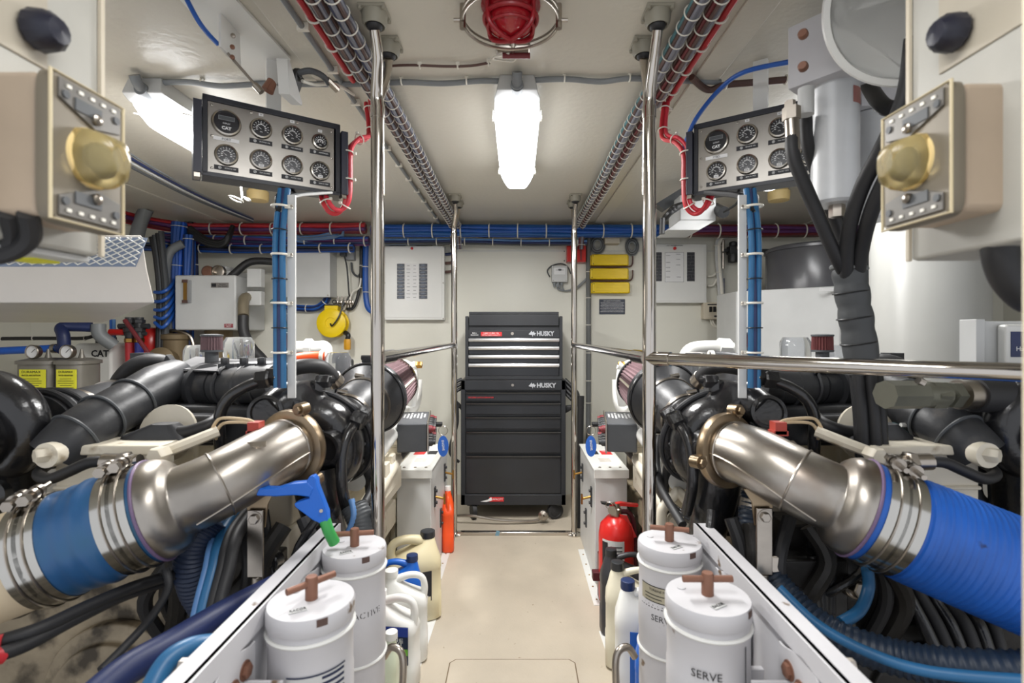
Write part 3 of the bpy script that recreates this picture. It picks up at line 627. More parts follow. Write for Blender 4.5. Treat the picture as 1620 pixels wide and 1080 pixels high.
path = [wq(443, 380, .04), wq(443, 430, .04), wq(444, 465, .04), wq(452, 483, .04), wq(470, 487, .04), wq(500, 487, .04), wq(514, 478, .05), wq(519, 469, .06)]
t = thing('cable_bundle', path[0], 'blue cable bundle looping under the pale grey wall cabinet', 'cable bundle'); strands(path, .026, .007, 8, [BLUEC, NAVY, SKY], 'cables', t); ties(t, path, .027, .16)
path = [wq(458, 490, .04), wq(458, 530, .04), wq(456, 580, .04), wq(456, 640, .04)]
t = thing('cable_bundle', path[0], 'blue cable bundle dropping behind the left engine below the grey cabinet', 'cable bundle'); strands(path, .02, .006, 6, [BLUEC, NAVY], 'cables', t); ties(t, path, .021, .16)
wcable([wq(430, 475, .05), wq(442, 490, .05), wq(452, 520, .05), wq(454, 570, .05)], .018, TEALC, 'dark green hose running down the wall left of the cord reel', 'hose', 'hose')
# blue main cable tray under the ceiling
yb_ = 3.74; zb_ = 2.0
path = [V(P(588, 0, yb_).x, yb_, zb_), V(-.5, yb_+.01, zb_+.004), V(.2, yb_, zb_), V(.8, yb_+.01, zb_+.003), V(P(1080, 0, yb_).x, yb_, zb_)]
t = thing('main_cable_run', path[1], 'long blue cable run across the back wall under the ceiling', 'cable bundle'); strands(path, .048, .014, 9, [BLUEC, mat('mid_blue_cable', (38, 92, 156), .4)], 'cables', t); ties(t, path, .05, .21, tube=.005)
path = [V(-1.05, 3.77, 1.925), V(-.4, 3.78, 1.93), V(.1, 3.77, 1.92), V(.52, 3.78, 1.925)]
t = thing('lower_cable_run', path[1], 'thin dark cables running just under the long blue cable run', 'cable bundle'); strands(path, .026, .009, 6, [NAVY, DGREY, SKY], 'cables', t); ties(t, path, .027, .21, tube=.004)
path = [V(-1.12, yb_, zb_+.02), V(-1.45, yb_, zb_+.015), V(-1.9, yb_, zb_+.015), V(-2.35, 3.70, zb_+.01), V(-2.55, 3.5, zb_+.01), V(-2.62, 3.1, zb_+.01), V(-2.66, 2.6, zb_+.01), V(-2.68, 2.1, zb_+.01)]
t = thing('red_cable_run', path[0], 'thick red cables along the back wall under the ceiling, left of the near post', 'cable bundle'); strands(path, .042, .014, 7, [REDC, REDC, DRED, PURP], 'cables', t); ties(t, path, .043, .22, tube=.005)
path = [V(-1.1, 3.76, 1.93), V(-1.5, 3.76, 1.925), V(-1.9, 3.76, 1.93), V(-2.3, 3.72, 1.93), V(-2.55, 3.6, 1.93)]
t = thing('purple_cable_run', path[0], 'purple and blue cables below the thick red cables, left part of the wall', 'cable bundle'); strands(path, .036, .011, 8, [PURP, BLUEC, PURP, NAVY], 'cables', t); ties(t, path, .037, .22, tube=.005)
path = [V(-1.2, 3.72, 1.87), V(-1.6, 3.74, 1.87), V(-2.0, 3.74, 1.865), V(-2.5, 3.70, 1.87), V(-2.9, 3.6, 1.87)]
t = thing('navy_cable_run', path[0], 'dark navy cables lowest of the cable runs, left part of the wall', 'cable bundle'); strands(path, .032, .01, 8, [NAVY, BLACK, BLUEC], 'cables', t); ties(t, path, .033, .22, tube=.005)
path = [V(P(1085, 0, yb_).x, yb_, zb_), V(1.7, yb_, zb_), V(2.3, yb_-.02, zb_), V(2.9, 3.6, zb_), V(3.3, 3.3, zb_)]
t = thing('maroon_cable_run', path[1], 'dark maroon cable run along the back wall right of the near post', 'cable bundle'); strands(path, .048, .013, 9, [PURP, DRED, BROWNC, DRED], 'cables', t); ties(t, path, .05, .21, tube=.005)
# coil of light blue wires above cabinet
t = thing('coiled_wires', wq(480, 372, .1), 'hank of pale blue wires tied above the pale grey wall cabinet', 'wires')
for k in range(7):
    b = MB(); d_ = k*.006; b.tube([wq(450+k, 366+k, .16), wq(475, 374+k*1.4, .17), wq(510, 371+k*1.3, .18-d_), wq(538, 362+k, .17), wq(543, 368+k*.8, .19), wq(530, 376-k*.5, .18), wq(500, 379-k*.4, .19), wq(462, 378, .17)], .006, 6); b.build('wire', [SKY, GREYC][k % 2], t)
for px, lab in ((770, 'left'), (850, 'right')):
    q = wq(px, 372, .004); b = MB(); b.loft([(-.003, 0, 0, .10, .03, 2), (.003, 0, 0, .10, .03, 2)], 32); b.move(Matrix.Translation(q) @ rot('X', 90)); t = thing('cable_port', q, 'dark oval cable port high on the wall behind the tool chest, on the %s' % lab, 'cable port'); b.build('flange', mat('old_cream_plastic', (226, 200, 140), .45), t)
    b = MB(); b.loft([(-.005, 0, 0, .078, .02, 2), (.005, 0, 0, .078, .02, 2)], 32); b.move(Matrix.Translation(q+V(0, -.001, 0)) @ rot('X', 90)); b.build('opening', BLACK, t)
# red box, grey sensor box
t, a, c = wbox('alarm_box', 897, 386, 927, 414, .09, RED, 'small red steel box on the wall behind the right far post', 'alarm box'); b = MB(); b.box(V(c.x-.04, WALL-.10, (a.z+c.z)/2), (.01, .01, .11)); b.build('handle', DRED, t); screws(t, [V(a.x-.012, WALL-.004, a.z+.02), V(a.x-.012, WALL-.004, c.z-.04)], BLACK, .005)
t, a, c = wbox('sensor_box', 873, 420, 898, 446, .07, GREYW, 'small pale grey sensor box with a round cable loop, right of the tool chest', 'sensor box', bevel=.006)
b = MB(); m_ = (a+c)/2; b.box(V(m_.x, WALL-.0715, m_.z+.02), (.085, .003, .05)); b.build('label_card', LWHT, t); b = MB(); b.ell(V(m_.x, WALL-.074, m_.z+.03), (.014, .002, .008), 12); b.box(V(m_.x, WALL-.073, m_.z+.028), (.06, .001, .003)); b.build('logo_mark', DGREY, t)
for k in (-1, 0, 1): b = MB(); b.lathe([(.012, 0), (.012, .018), (.008, .022), (.008, .034)], V(m_.x+k*.028-.01, WALL-.035, a.z), (0, 0, -1), 12); b.build('cable_gland', GREYC, t)
screws(t, [V(x, WALL-.071, z) for x in (a.x+.012, c.x-.012) for z in (a.z+.012, c.z-.012)], r=.004)
wcable([wq(870, 438, .02), wq(866, 428, .02), wq(874, 420, .02), wq(888, 417, .02), wq(898, 422, .02), wq(903, 433, .02)], .005, DGREY, 'thin dark cable loop around the small grey sensor box')
for k in range(3): wcable([wq(880+k*4, 449, .035), wq(883+k*4, 457, .035), wq(895, 460, .03), wq(912, 456-k, .03), wq(923, 447-k, .03), wq(928, 440, .03)], .006, GREYC, ['lowest', 'middle', 'topmost'][k]+' of three grey cables leaving the bottom of the grey sensor box')
for k, (x0_, x1_, y0_) in enumerate(((936, 994, 402), (934, 994, 424), (937, 996, 446))):
    t, a, c = wbox('ballast_box', x0_, y0_, x1_, y0_+17.5, .08, YELLOW, ['topmost', 'middle', 'lowest'][k]+' of three bright yellow enclosures stacked on the wall', 'enclosure', 'yellow enclosures right of the aisle', bevel=.008)
    for j in range(3): b = MB(); z_ = a.z+.018+j*.022; b.bx((a.x+.03, WALL-.083, z_), (c.x-.006, WALL-.079, z_+.008)); b.build('rib', YELLOW, t)
    b = MB(); b.bx((a.x-.006, WALL-.045, a.z+.004), (a.x+.004, WALL, c.z-.002)); b.bx((c.x-.004, WALL-.045, a.z+.004), (c.x+.012, WALL, c.z-.004)); b.build('end_cap', YELLOW, t, bevel=.003)
    screws(t, [V(a.x+.012, WALL-.081, a.z+.012), V(a.x+.012, WALL-.081, c.z-.012)], BLACK, .004)
    if k: wcable([wq(933, 422+22*(k-1), .03), wq(945, 422+22*(k-1), .05), wq(965, 423+22*(k-1), .05), wq(985, 422+22*(k-1), .05), wq(999, 420+22*(k-1), .03), wq(1001, 405+22*(k-1), .03)], .006, BROWNC, 'brown wires in the gap %s of the yellow enclosures' % ('below the topmost', 'above the lowest')[k-1], 'wires')
for k, (px, lab) in enumerate(((945, 'coil of grey cable hung above the left end of the yellow enclosures'), (1000, 'coil of grey cable hung above the right end of the yellow enclosures'))):
    t = thing('cable_coil', wq(px, 395, .05), lab, 'cable coil')
    for j in range(5):
        b = MB(); R0 = .058-.007*j; pts = [wq(px, 387+3*k, .02+.008*j)+V(R0*math.cos(q)*(.85 if k else 1), 0, R0*1.2*math.sin(q)) for q in [2*PI*i/24 for i in range(24)]]; b.tube(pts, .0058, 7, sm=False, closed=True); b.build('loop', [GREYC, DGREY][j % 2], t)
t, a, c = wbox('junction_box', 957, 369, 981, 385, .08, BEIGE, 'beige junction box between the two grey cable coils', 'junction box'); screws(t, [V(a.x+.015, WALL-.081, a.z+.045), V(c.x-.015, WALL-.081, a.z+.045)], r=.004)
t, a, c = wbox('notice_plate', 948, 473, 989, 497, .006, mat('slate_plate', (52, 58, 74), .4), 'dark notice plate with white text under the yellow enclosures', 'sign', bevel=.003)
lettering('DISCHARGE OF OIL PROHIBITED', V((a.x+c.x)/2, WALL-.0065, c.z-.014), R_, U_, .011, LWHT, t, width=.13)
for k, s_ in enumerate(('THE FEDERAL WATER POLLUTION CONTROL ACT PROHIBITS', 'THE DISCHARGE OF OIL OR OILY WASTE INTO OR UPON THE', 'NAVIGABLE WATERS OF THE UNITED STATES OR THE WATERS', 'OF THE CONTIGUOUS ZONE IF SUCH DISCHARGE CAUSES A', 'FILM OR SHEEN UPON OR DISCOLORATION OF THE SURFACE', 'OF THE WATER OR CAUSES A SLUDGE OR EMULSION BENEATH', 'THE SURFACE OF THE WATER. VIOLATORS ARE SUBJECT')):
    lettering(s_, V((a.x+c.x)/2, WALL-.0065, c.z-.028-k*.0115), R_, U_, .0095, LWHT, t, width=.18-.01*(k % 2))
# right panel
t, a, c = wbox('breaker_panel', 1022, 386, 1118, 479, .07, WHITE, 'white electrical panel with black breaker strips right of the near post', 'breaker panel')
b = MB(); b.bx((a.x+.014, yf-.004, a.z+.014), (c.x-.014, yf, c.z-.014)); dr = b.build('door', WHITE, t, bevel=.002)
for xa, xb in ((1036, 1047), (1087, 1099)):
    for k in range(9):
        y0 = 399+k*5.1; p0 = wq(xa, y0+4.9, .076); p1 = wq(xb, y0, .076); b = MB(); b.bx((p0.x, yf-.007, p0.z), (p1.x, yf-.003, p1.z)); q = b.build('breaker', mat('breaker_black', (44, 44, 50), .4), dr)
        if k % 2: b = MB(); m_ = (p0+p1)/2; b.box(V(m_.x+.008*(k % 3-1), yf-.01, m_.z), (.006, .008, .02)); b.build('toggle', DGREY, q)
p0 = wq(1052, 446, .076); p1 = wq(1082, 399, .076)
b = MB(); b.bx((p0.x, yf-.005, p0.z), (p1.x, yf-.004, p1.z)); lb = b.build('label_card', LWHT, dr); b = MB()
for (u0, v0, u1, v1) in ((p0.x, p0.z, p1.x, p0.z+.002), (p0.x, p1.z-.002, p1.x, p1.z), (p0.x, p0.z, p0.x+.002, p1.z), (p1.x-.002, p0.z, p1.x, p1.z)): b.bx((u0, yf-.0056, v0), (u1, yf-.005, v1))
b.build('card_border', mat('dim_print', (110, 110, 116), .6), lb)
for px, py in ((1057, 404), (1057, 415), (1057, 423), (1057, 429), (1057, 438), (1073, 402), (1073, 410), (1073, 419), (1074, 438)):
    b = MB(); q = wq(px, py, .076); b.bx((q.x-.016, yf-.0058, q.z-.0015), (q.x+.016, yf-.005, q.z+.0015)); b.build('printed_line', mat('dim_print', (110, 110, 116), .6), lb)
lettering('A.C. DISTRIBUTION', V(wq(1067, 388.5, .07).x, yf-.0045, wq(1067, 388.5, .07).z), R_, U_, .014, LBLK, dr, width=.12)
b = MB(); q = wq(1067, 393, .07); b.lathe([(.012, 0), (.012, .01), (.006, .016)], V(q.x, yf-.004, q.z), (0, -1, 0), 16); b.build('indicator', LRED, t)
# receptacle box and cables
t, a, c = wbox('receptacle_box', 1114, 479, 1147, 504, .07, BEIGE, 'beige box with four black switches under the right electrical panel', 'switch box', lid=.012)
for k in range(4):
    q = wq(1124+k*6.2, 489, .07); b = MB(); b.box(V(q.x, yf-.004, q.z), (.02, .01, .04)); b.build('switch', BLACK, t, bevel=.002)
b = MB(); q = wq(1133, 481.5, .07); b.box(V(q.x, yf-.001, q.z), (.13, .004, .009)); b.build('label_strip', LBLK, t); b = MB(); q = wq(1133, 500, .07); b.box(V(q.x, yf-.001, q.z), (.03, .004, .012)); b.build('name_plate', LBLK, t)
path = [wq(1142, 478, .05), wq(1139, 440, .05), wq(1136, 400, .05), wq(1138, 380, .05), wq(1150, 372, .05), wq(1175, 370, .05), wq(1240, 370, .05)]
t = thing('cable_bundle', path[0], 'pale grey cables rising from the beige switch box and turning right', 'cable bundle'); strands(path, .026, .012, 4, [TIE, GREYW], 'cables', t); ties(t, path, .027, .2)
for k, (y0, y1) in enumerate(((437, 430), (452, 440))): wcable([wq(1119, y0, .03), wq(1128, y0-1, .03), wq(1135, y1, .03)], .009, TIE, ('upper', 'lower')[k]+' of two pale cables leaving the side of the right panel')
for k in range(2): wcable([wq(1124+3*k, 505, .03), wq(1127+2*k, 513-2*k, .03), wq(1134, 517-2*k, .03), wq(1141-k, 511-k, .03), wq(1143-2*k, 505, .03)], .007, TIE, ('outer', 'inner')[k]+' pale cable loop hanging below the beige switch box')
path = [wq(1145, 440, .03), wq(1147, 490, .03), wq(1158, 497, .04), wq(1172, 496, .04), wq(1186, 486, .05)]; wcable(path, .007, NAVY, 'navy air hose curving below the blue coiled hose', 'hose', 'hose')
# air regulator
q = wq(1160, 396, .08); t = thing('air_regulator', q, 'black air regulator with a small round gauge on the right wall', 'regulator')
b = MB(); b.box(q, (.075, .07, .06)); b.lathe([(.036, 0), (.04, .03), (.036, .07), (.02, .075)], q+V(0, 0, -.02), (0, 0, -1), 18); b.lathe([(.03, 0), (.03, .03), (.02, .035)], q+V(0, 0, .03), n=18); b.bx(q+V(-.07, 0, -.012), q+V(.3, .025, .012)); b.bx(q+V(-.02, 0, -.02), q+V(.02, .08, .02)); b.build('body', BLACK, t, bevel=.004)
b = MB(); g = q+V(.035, -.04, .015); b.lathe([(.03, 0), (.03, .018), (.027, .02), (.027, .014)], g, (0, -1, 0), 24); gg = b.build('gauge', STEEL, t); b = MB(); b.lathe([(.026, 0), (.026, .001)], g+V(0, -.0145, 0), (0, -1, 0), 24); b.build('dial', LWHT, gg)
b = MB(); b.cyl(wq(1144, 380, .06), wq(1144, 398, .06), .014, n=12); b.cyl(wq(1144, 400, .06), wq(1144, 425, .06), .01, n=12); b.build('coupling', STEEL, t)
# blue coiled hose
t = thing('coiled_air_hose', wq(1178, 480, .1), 'blue coiled air hose hung on the right wall', 'hose'); b = MB(); pts = []
for i in range(200):
    f = i/199; q_ = f*11*2*PI; rr = .045+.02*math.sin(f*PI*1.2); pts.append(wq(1192-26*f, 452+27*f, .12)+V(.6*rr*math.cos(q_)+.02, rr*math.sin(q_), rr*math.cos(q_)))
b.tube(pts, .006, 6, sm=False); b.build('coil', BLUEC, t); b = MB(); b.tube([wq(1174, 460, .16), wq(1172, 485, .17), wq(1175, 505, .16), wq(1175, 515, .16)], .007, 8); b.build('tail', NAVY, t)
b = MB(); b.cyl(wq(1175, 510, .16), wq(1175, 522, .16), .018, n=12); b.cyl(wq(1175, 522, .16), wq(1175, 529, .16), .01, n=10); b.build('air_chuck', DGREY, t)
b = MB(); b.box(wq(1165, 472, .01), (.035, .012, .1)); b.build('hook_plate', WHITE, t)
# vertical grey pipe
path = [wq(931, 375, .03), wq(931, 420, .03), wq(931, 560, .03), wq(930.5, 700, .03)]
wcable(path, .019, mat('sleeve_grey', (110, 112, 112), .6), 'vertical grey sleeved cable on the wall below the yellow enclosures', clips=[(wq(931, y, .03), (0, 0, 1)) for y in (430, 471, 514, 558, 602, 637)], n=12)
b = MB(); b.cyl(P(919, 626, 3.3), V(P(915, 720, 3.24).x, 3.24, 0), .022, n=18); b.build('black_tube', RUB, label='black upright tube standing behind the right grey electrical box', cat='tube')
# left cable mass
NM = {'cables': 0}
def drop(px0, py0, px1, py1, d, r, mats, label, n=6, sag=0):
    path = [wq(px0, py0, d), wq((px0+px1)/2+sag, (py0+py1)/2, d), wq(px1, py1, d)]
    t = thing('cable_bundle', path[0], label, 'cable bundle'); strands(path, r, r*.36, n, mats, 'cables', t); ties(t, path, r+.001, .28, tube=.003)
drop(284, 352, 274, 600, .28, .05, [BLUEC, BLUEC, mat('bright_blue_cable', (24, 96, 210), .4)], 'fat bright blue cable bundle dropping down the wall left of the fluid tank', 10)
drop(300, 372, 296, 600, .3, .04, [BLUEC, NAVY], 'second bright blue cable bundle tight against the left side of the fluid tank', 9)
drop(262, 380, 258, 600, .22, .04, [NAVY, BLUEC], 'navy and blue cable bundle beside the white air duct hood', 8)
drop(300, 352, 305, 470, .2, .045, [BLACK, NAVY], 'black cable bundle directly behind the fluid tank top left', 7)
for k in range(4): wcable([wq(240+k*5, 375-k*3, .42), wq(247+k*4, 410, .42), wq(252+k*4, 470, .40), wq(250+k*4, 560, .4)], .018, [RUB, DGREY][k % 2], ['first', 'second', 'third', 'fourth'][k]+' from the left of four black hoses falling beside the air duct hood', 'hose', 'hose')
b = MB(); b.tube([wq(232, 330, .5), wq(222, 352, .5), wq(214, 385, .52)], .042, 16); b.build('flexible_duct', GREYC, label='grey corrugated conduit entering the top of the air duct hood', cat='conduit')
b = MB(); pts = [wq(290, 385, .34), wq(268, 400, .36), wq(262, 440, .36), wq(265, 520, .34), wq(264, 620, .34)]; b.tube(pts, .03, 14); b.build('flexible_duct', GREYC, label='grey corrugated conduit bending down among the blue cables', cat='conduit')
for k in range(5): wcable([wq(245, 462+k*16-k*k, .42), wq(256, 462+k*14, .45), wq(268, 455+k*13, .42), wq(278, 440+k*12, .3)], .012, BLUEC, ['topmost', 'second', 'middle', 'fourth', 'lowest'][k]+' of five blue tubes looping left of the fluid tank', 'tube', 'tube')
for k in range(3): wcable([wq(300, 360+k*6, .3), wq(330, 380+k*3, .3), wq(352, 382+k*3, .3), wq(362, 372+k*2, .3), wq(368, 358, .25)], .018, BLACK, ['upper', 'middle', 'lower'][k]+' of three black cables swooping above the fluid tank')
# valve cluster
q = wq(212, 530, .5); t = thing('valve_manifold', q+V(0, 0, -.2), 'black and brass valve manifold with red and blue hoses by the wall', 'valve manifold')
b = MB()
for dx in (-.03, .035): b.cyl(q+V(dx, 0, .12), q+V(dx, 0, -.02), .026, n=16); b.hexn(q+V(dx, 0, .02), (0, 0, 1), .036, .03); b.hexn(q+V(dx, 0, .08), (0, 0, 1), .036, .025)
b.cyl(q+V(-.1, 0, .06), q+V(.1, 0, .06), .018, n=12); b.cyl(q+V(-.08, 0, .01), q+V(.08, 0, .01), .014, n=12); b.build('valve_body', BLKP, t)
for dx, m_ in ((-.03, mat('clear_red_hose', (186, 50, 56), .3)), (.035, mat('clear_blue_hose', (50, 60, 150), .3))):
    b = MB(); b.hexn(q+V(dx, 0, -.05), (0, 0, 1), .03, .03); b.build('fitting', BRASS, t); b = MB(); b.cyl(q+V(dx, 0, -.05), q+V(dx, 0, -.34), .026, n=16); b.build('hose', m_, t)
b = MB(); b.cyl(q+V(-.16, 0, .02), q+V(-.06, 0, .02), .022, n=12); b.build('handle', RED, t)
b = MB(); b.cyl(q+V(.0, -.08, .1), q+V(.20, -.1, -.16), .014, n=10); b.build('copper_pipe', DRED, label='dark red rod slanting down from the valve manifold', cat='rod')
q = wq(238, 546, .3); b = MB(); b.lathe([(.0, .13), (.06, .12), (.09, .08), (.095, 0), (.09, -.09), (.05, -.12)], q, n=28); b.build('expansion_tank', RED, label='round red tank behind the left engine, partly hidden', cat='tank')
q = wq(278, 545, .35); t = thing('strainer', q+V(0, 0, -.1), 'bronze strainer with a clamped cap behind the left engine', 'strainer'); b = MB(); b.lathe([(.08, -.2), (.08, 0), (.09, .01), (.09, .04), (.05, .05)], q+V(0, 0, .03), n=24); b.build('body', mat('dusty_bronze', (120, 104, 78), .6, .3), t); b = MB(); b.tube([q+V(-.1, 0, .07), q+V(0, -.02, .1), q+V(.1, 0, .06), q+V(.13, 0, -.03)], .012, 8); b.build('clamp_arm', STEEL, t)
b = MB(); q = wq(256, 570, .5); b.lathe([(.085, -.06), (.085, .03), (.05, .045), (0, .05)], q, (.2, -1, .2), 26); b.build('bronze_housing', mat('dusty_bronze', (120, 104, 78), .6, .3), label='round bronze pump housing low on the wall beside the red tank', cat='pump')
# left lower wall: fuel filters, CAT canister, blue pipe
q0 = P(30, 557, 3.3)
t = thing('coolant_pipe', q0, 'bright blue horizontal pipe on the left wall above the twin canisters', 'pipe'); b = MB(); b.tube([P(-60, 556, 3.2), P(0, 555, 3.2), P(84, 551, 3.2), P(94, 550, 3.2)], .024, 16, sm=False); b.build('pipe', mat('bright_blue_pipe', (20, 90, 190), .35), t); b = MB(); b.cyl(P(84, 551, 3.2), P(90, 551, 3.2), .03, n=16); b.build('clamp', STEEL, t)
b = MB(); b.tube([P(94, 552, 3.2), P(101, 548, 3.2), P(100, 530, 3.2), P(97, 519, 3.22), P(110, 516, 3.25), P(145, 517, 3.3)], .034, 16); b.build('blue_elbow_hose', NAVY, label='dark blue elbow hose rising beside the twin canisters', cat='hose')
wcable([P(-40, 536, 3.4), P(60, 535, 3.4), P(130, 535, 3.4), P(150, 530, 3.4)], .012, BLACK, 'black cable clipped along the left wall above the blue pipe', clips=[(P(3, 536, 3.4), (1, 0, 0)), (P(53, 535, 3.4), (1, 0, 0)), (P(135, 535, 3.4), (1, 0, 0))])
def canister(px, w_, label):
    p = P(px, 575, 3.1); h = .30; t = thing('oil_filter_canister', p+V(0, 0, -h), label, 'filter canister', 'twin canisters with yellow labels')
    hw = w_/800*3.1/2; b = MB(); b.loft([(-h, 0, 0, hw, .09, 4), (0, 0, 0, hw, .09, 4)], 32); b.move(Matrix.Translation(p)); b.build('body', mat('dusty_metal', (140, 136, 128), .45, .4), t)
    b = MB(); b.loft([(0, 0, 0, hw+.01, .1, 4), (.02, 0, 0, hw+.01, .1, 4), (.035, 0, 0, hw*.6, .06, 3)], 32); b.move(Matrix.Translation(p)); b.lathe([(.02, 0), (.012, .03), (.006, .06)], p+V(.02, 0, .03), n=12); b.build('lid', mat('dusty_metal', (140, 136, 128), .45, .4), t)
    b = MB(); b.bx(p+V(-hw*.55, -.098, -.23), p+V(hw*.8, -.09, -.03)); k = b.build('yellow_label', YLAB, t)
    lettering('DURAMAX', p+V(.01, -.0985, -.045), R_, U_, .02, LBLK, k, width=hw); lettering('WATER ABSORPTION', p+V(.01, -.0985, -.065), R_, U_, .013, LBLK, k, width=hw)
    b = MB()
    for j in range(9): b.box(p+V(.01, -.0985, -.085-j*.013), (hw*(1.1 if j % 3 else .8), .0008, .0025))
    b.build('printed_lines', LBLK, k)
    g = p+V(-.005, -.05, .075); b = MB(); b.lathe([(.04, 0), (.042, .03), (.038, .034), (.038, .022)], g, (0, -1, 0), 26); gg = b.build('gauge', STEEL, t); b = MB(); b.lathe([(.037, 0), (.037, .001)], g+V(0, -.0235, 0), (0, -1, 0), 26); b.build('dial', LWHT, gg); b = MB(); b.box(g+V(.006, -.026, .006), (.003, .001, .03), Matrix.Rotation(.8, 3, 'Y')); b.build('needle', LBLK, gg)
canister(71, 58, 'left of the twin metal canisters with yellow labels on the left wall'); canister(124, 44, 'right of the twin metal canisters with yellow labels on the left wall')
t, a, c = wbox('coolant_bottle', 117, 543, 176, 640, .3, JUGW, 'white plastic expansion bottle with black lettering on the left wall', 'bottle', bevel=.02, wall=3.7)
lettering('CAT', V((a.x+c.x)/2+.05, 3.399, c.z-.07), R_, U_, .06, LBLK, t, bold=.002); b = MB(); b.lathe([(.06, 0), (.06, .04), (.03, .045)], V((a.x+c.x)/2-.03, 3.55, c.z), n=18); b.build('cap', BLACK, t)
b = MB(); q = P(156, 513, 3.3); b.tube([q, q+V(.01, 0, -.07), q+V(.06, .05, -.14)], .04, 14); b.build('flexible_duct', GREYC, label='short grey corrugated hose above the white expansion bottle', cat='hose')
for k in range(2): wcable([P(176+k*4, 505, 3.5), P(177+k*4, 540, 3.5), P(180+k*3, 600, 3.5)], .011, [BLUEC, SKY][k], ('left', 'right')[k]+' of two thin blue tubes beside the white expansion bottle', 'tube', 'tube')
# right: grey cylinder tank and white box
q = P(1322, 450, 3.1); b = MB(); b.lathe([(.30, 0), (.30, .25), (.285, .285), (.25, .29)], V(q.x, 3.3, P(1290, 452, 2.92).z+.001), n=56); b.lathe([(.285, .25), (.31, .255), (.31, .27), (.285, .275)], V(q.x, 3.3, P(1290, 452, 2.92).z+.001), n=56)
b.build('round_tank', mat('grey_enamel', (86, 86, 90), .25), label='grey cylindrical tank standing on the angular white cabinet, right side', cat='tank')
a = P(1214, 461, 3.0); b = MB(); x0 = 1.45; zb2_ = -.3
b.prism([(1.42, 3.28, zb2_), (1.86, 2.92, zb2_), (2.75, 2.92, zb2_), (2.75, 3.6, zb2_), (1.42, 3.6, zb2_)], (0, 0, P(1290, 452, 2.92).z-zb2_))
t = thing('white_cabinet', (2.1, 3.3, zb2_), 'large angular white cabinet standing behind the right engine', 'cabinet'); b.build('body', GREYW, t, bevel=.006)
b = MB(); q = P(1308, 458, 2.92); b.box(q+V(0, -.003, 0), (.09, .004, .018)); b.build('name_plate', LWHT, t)
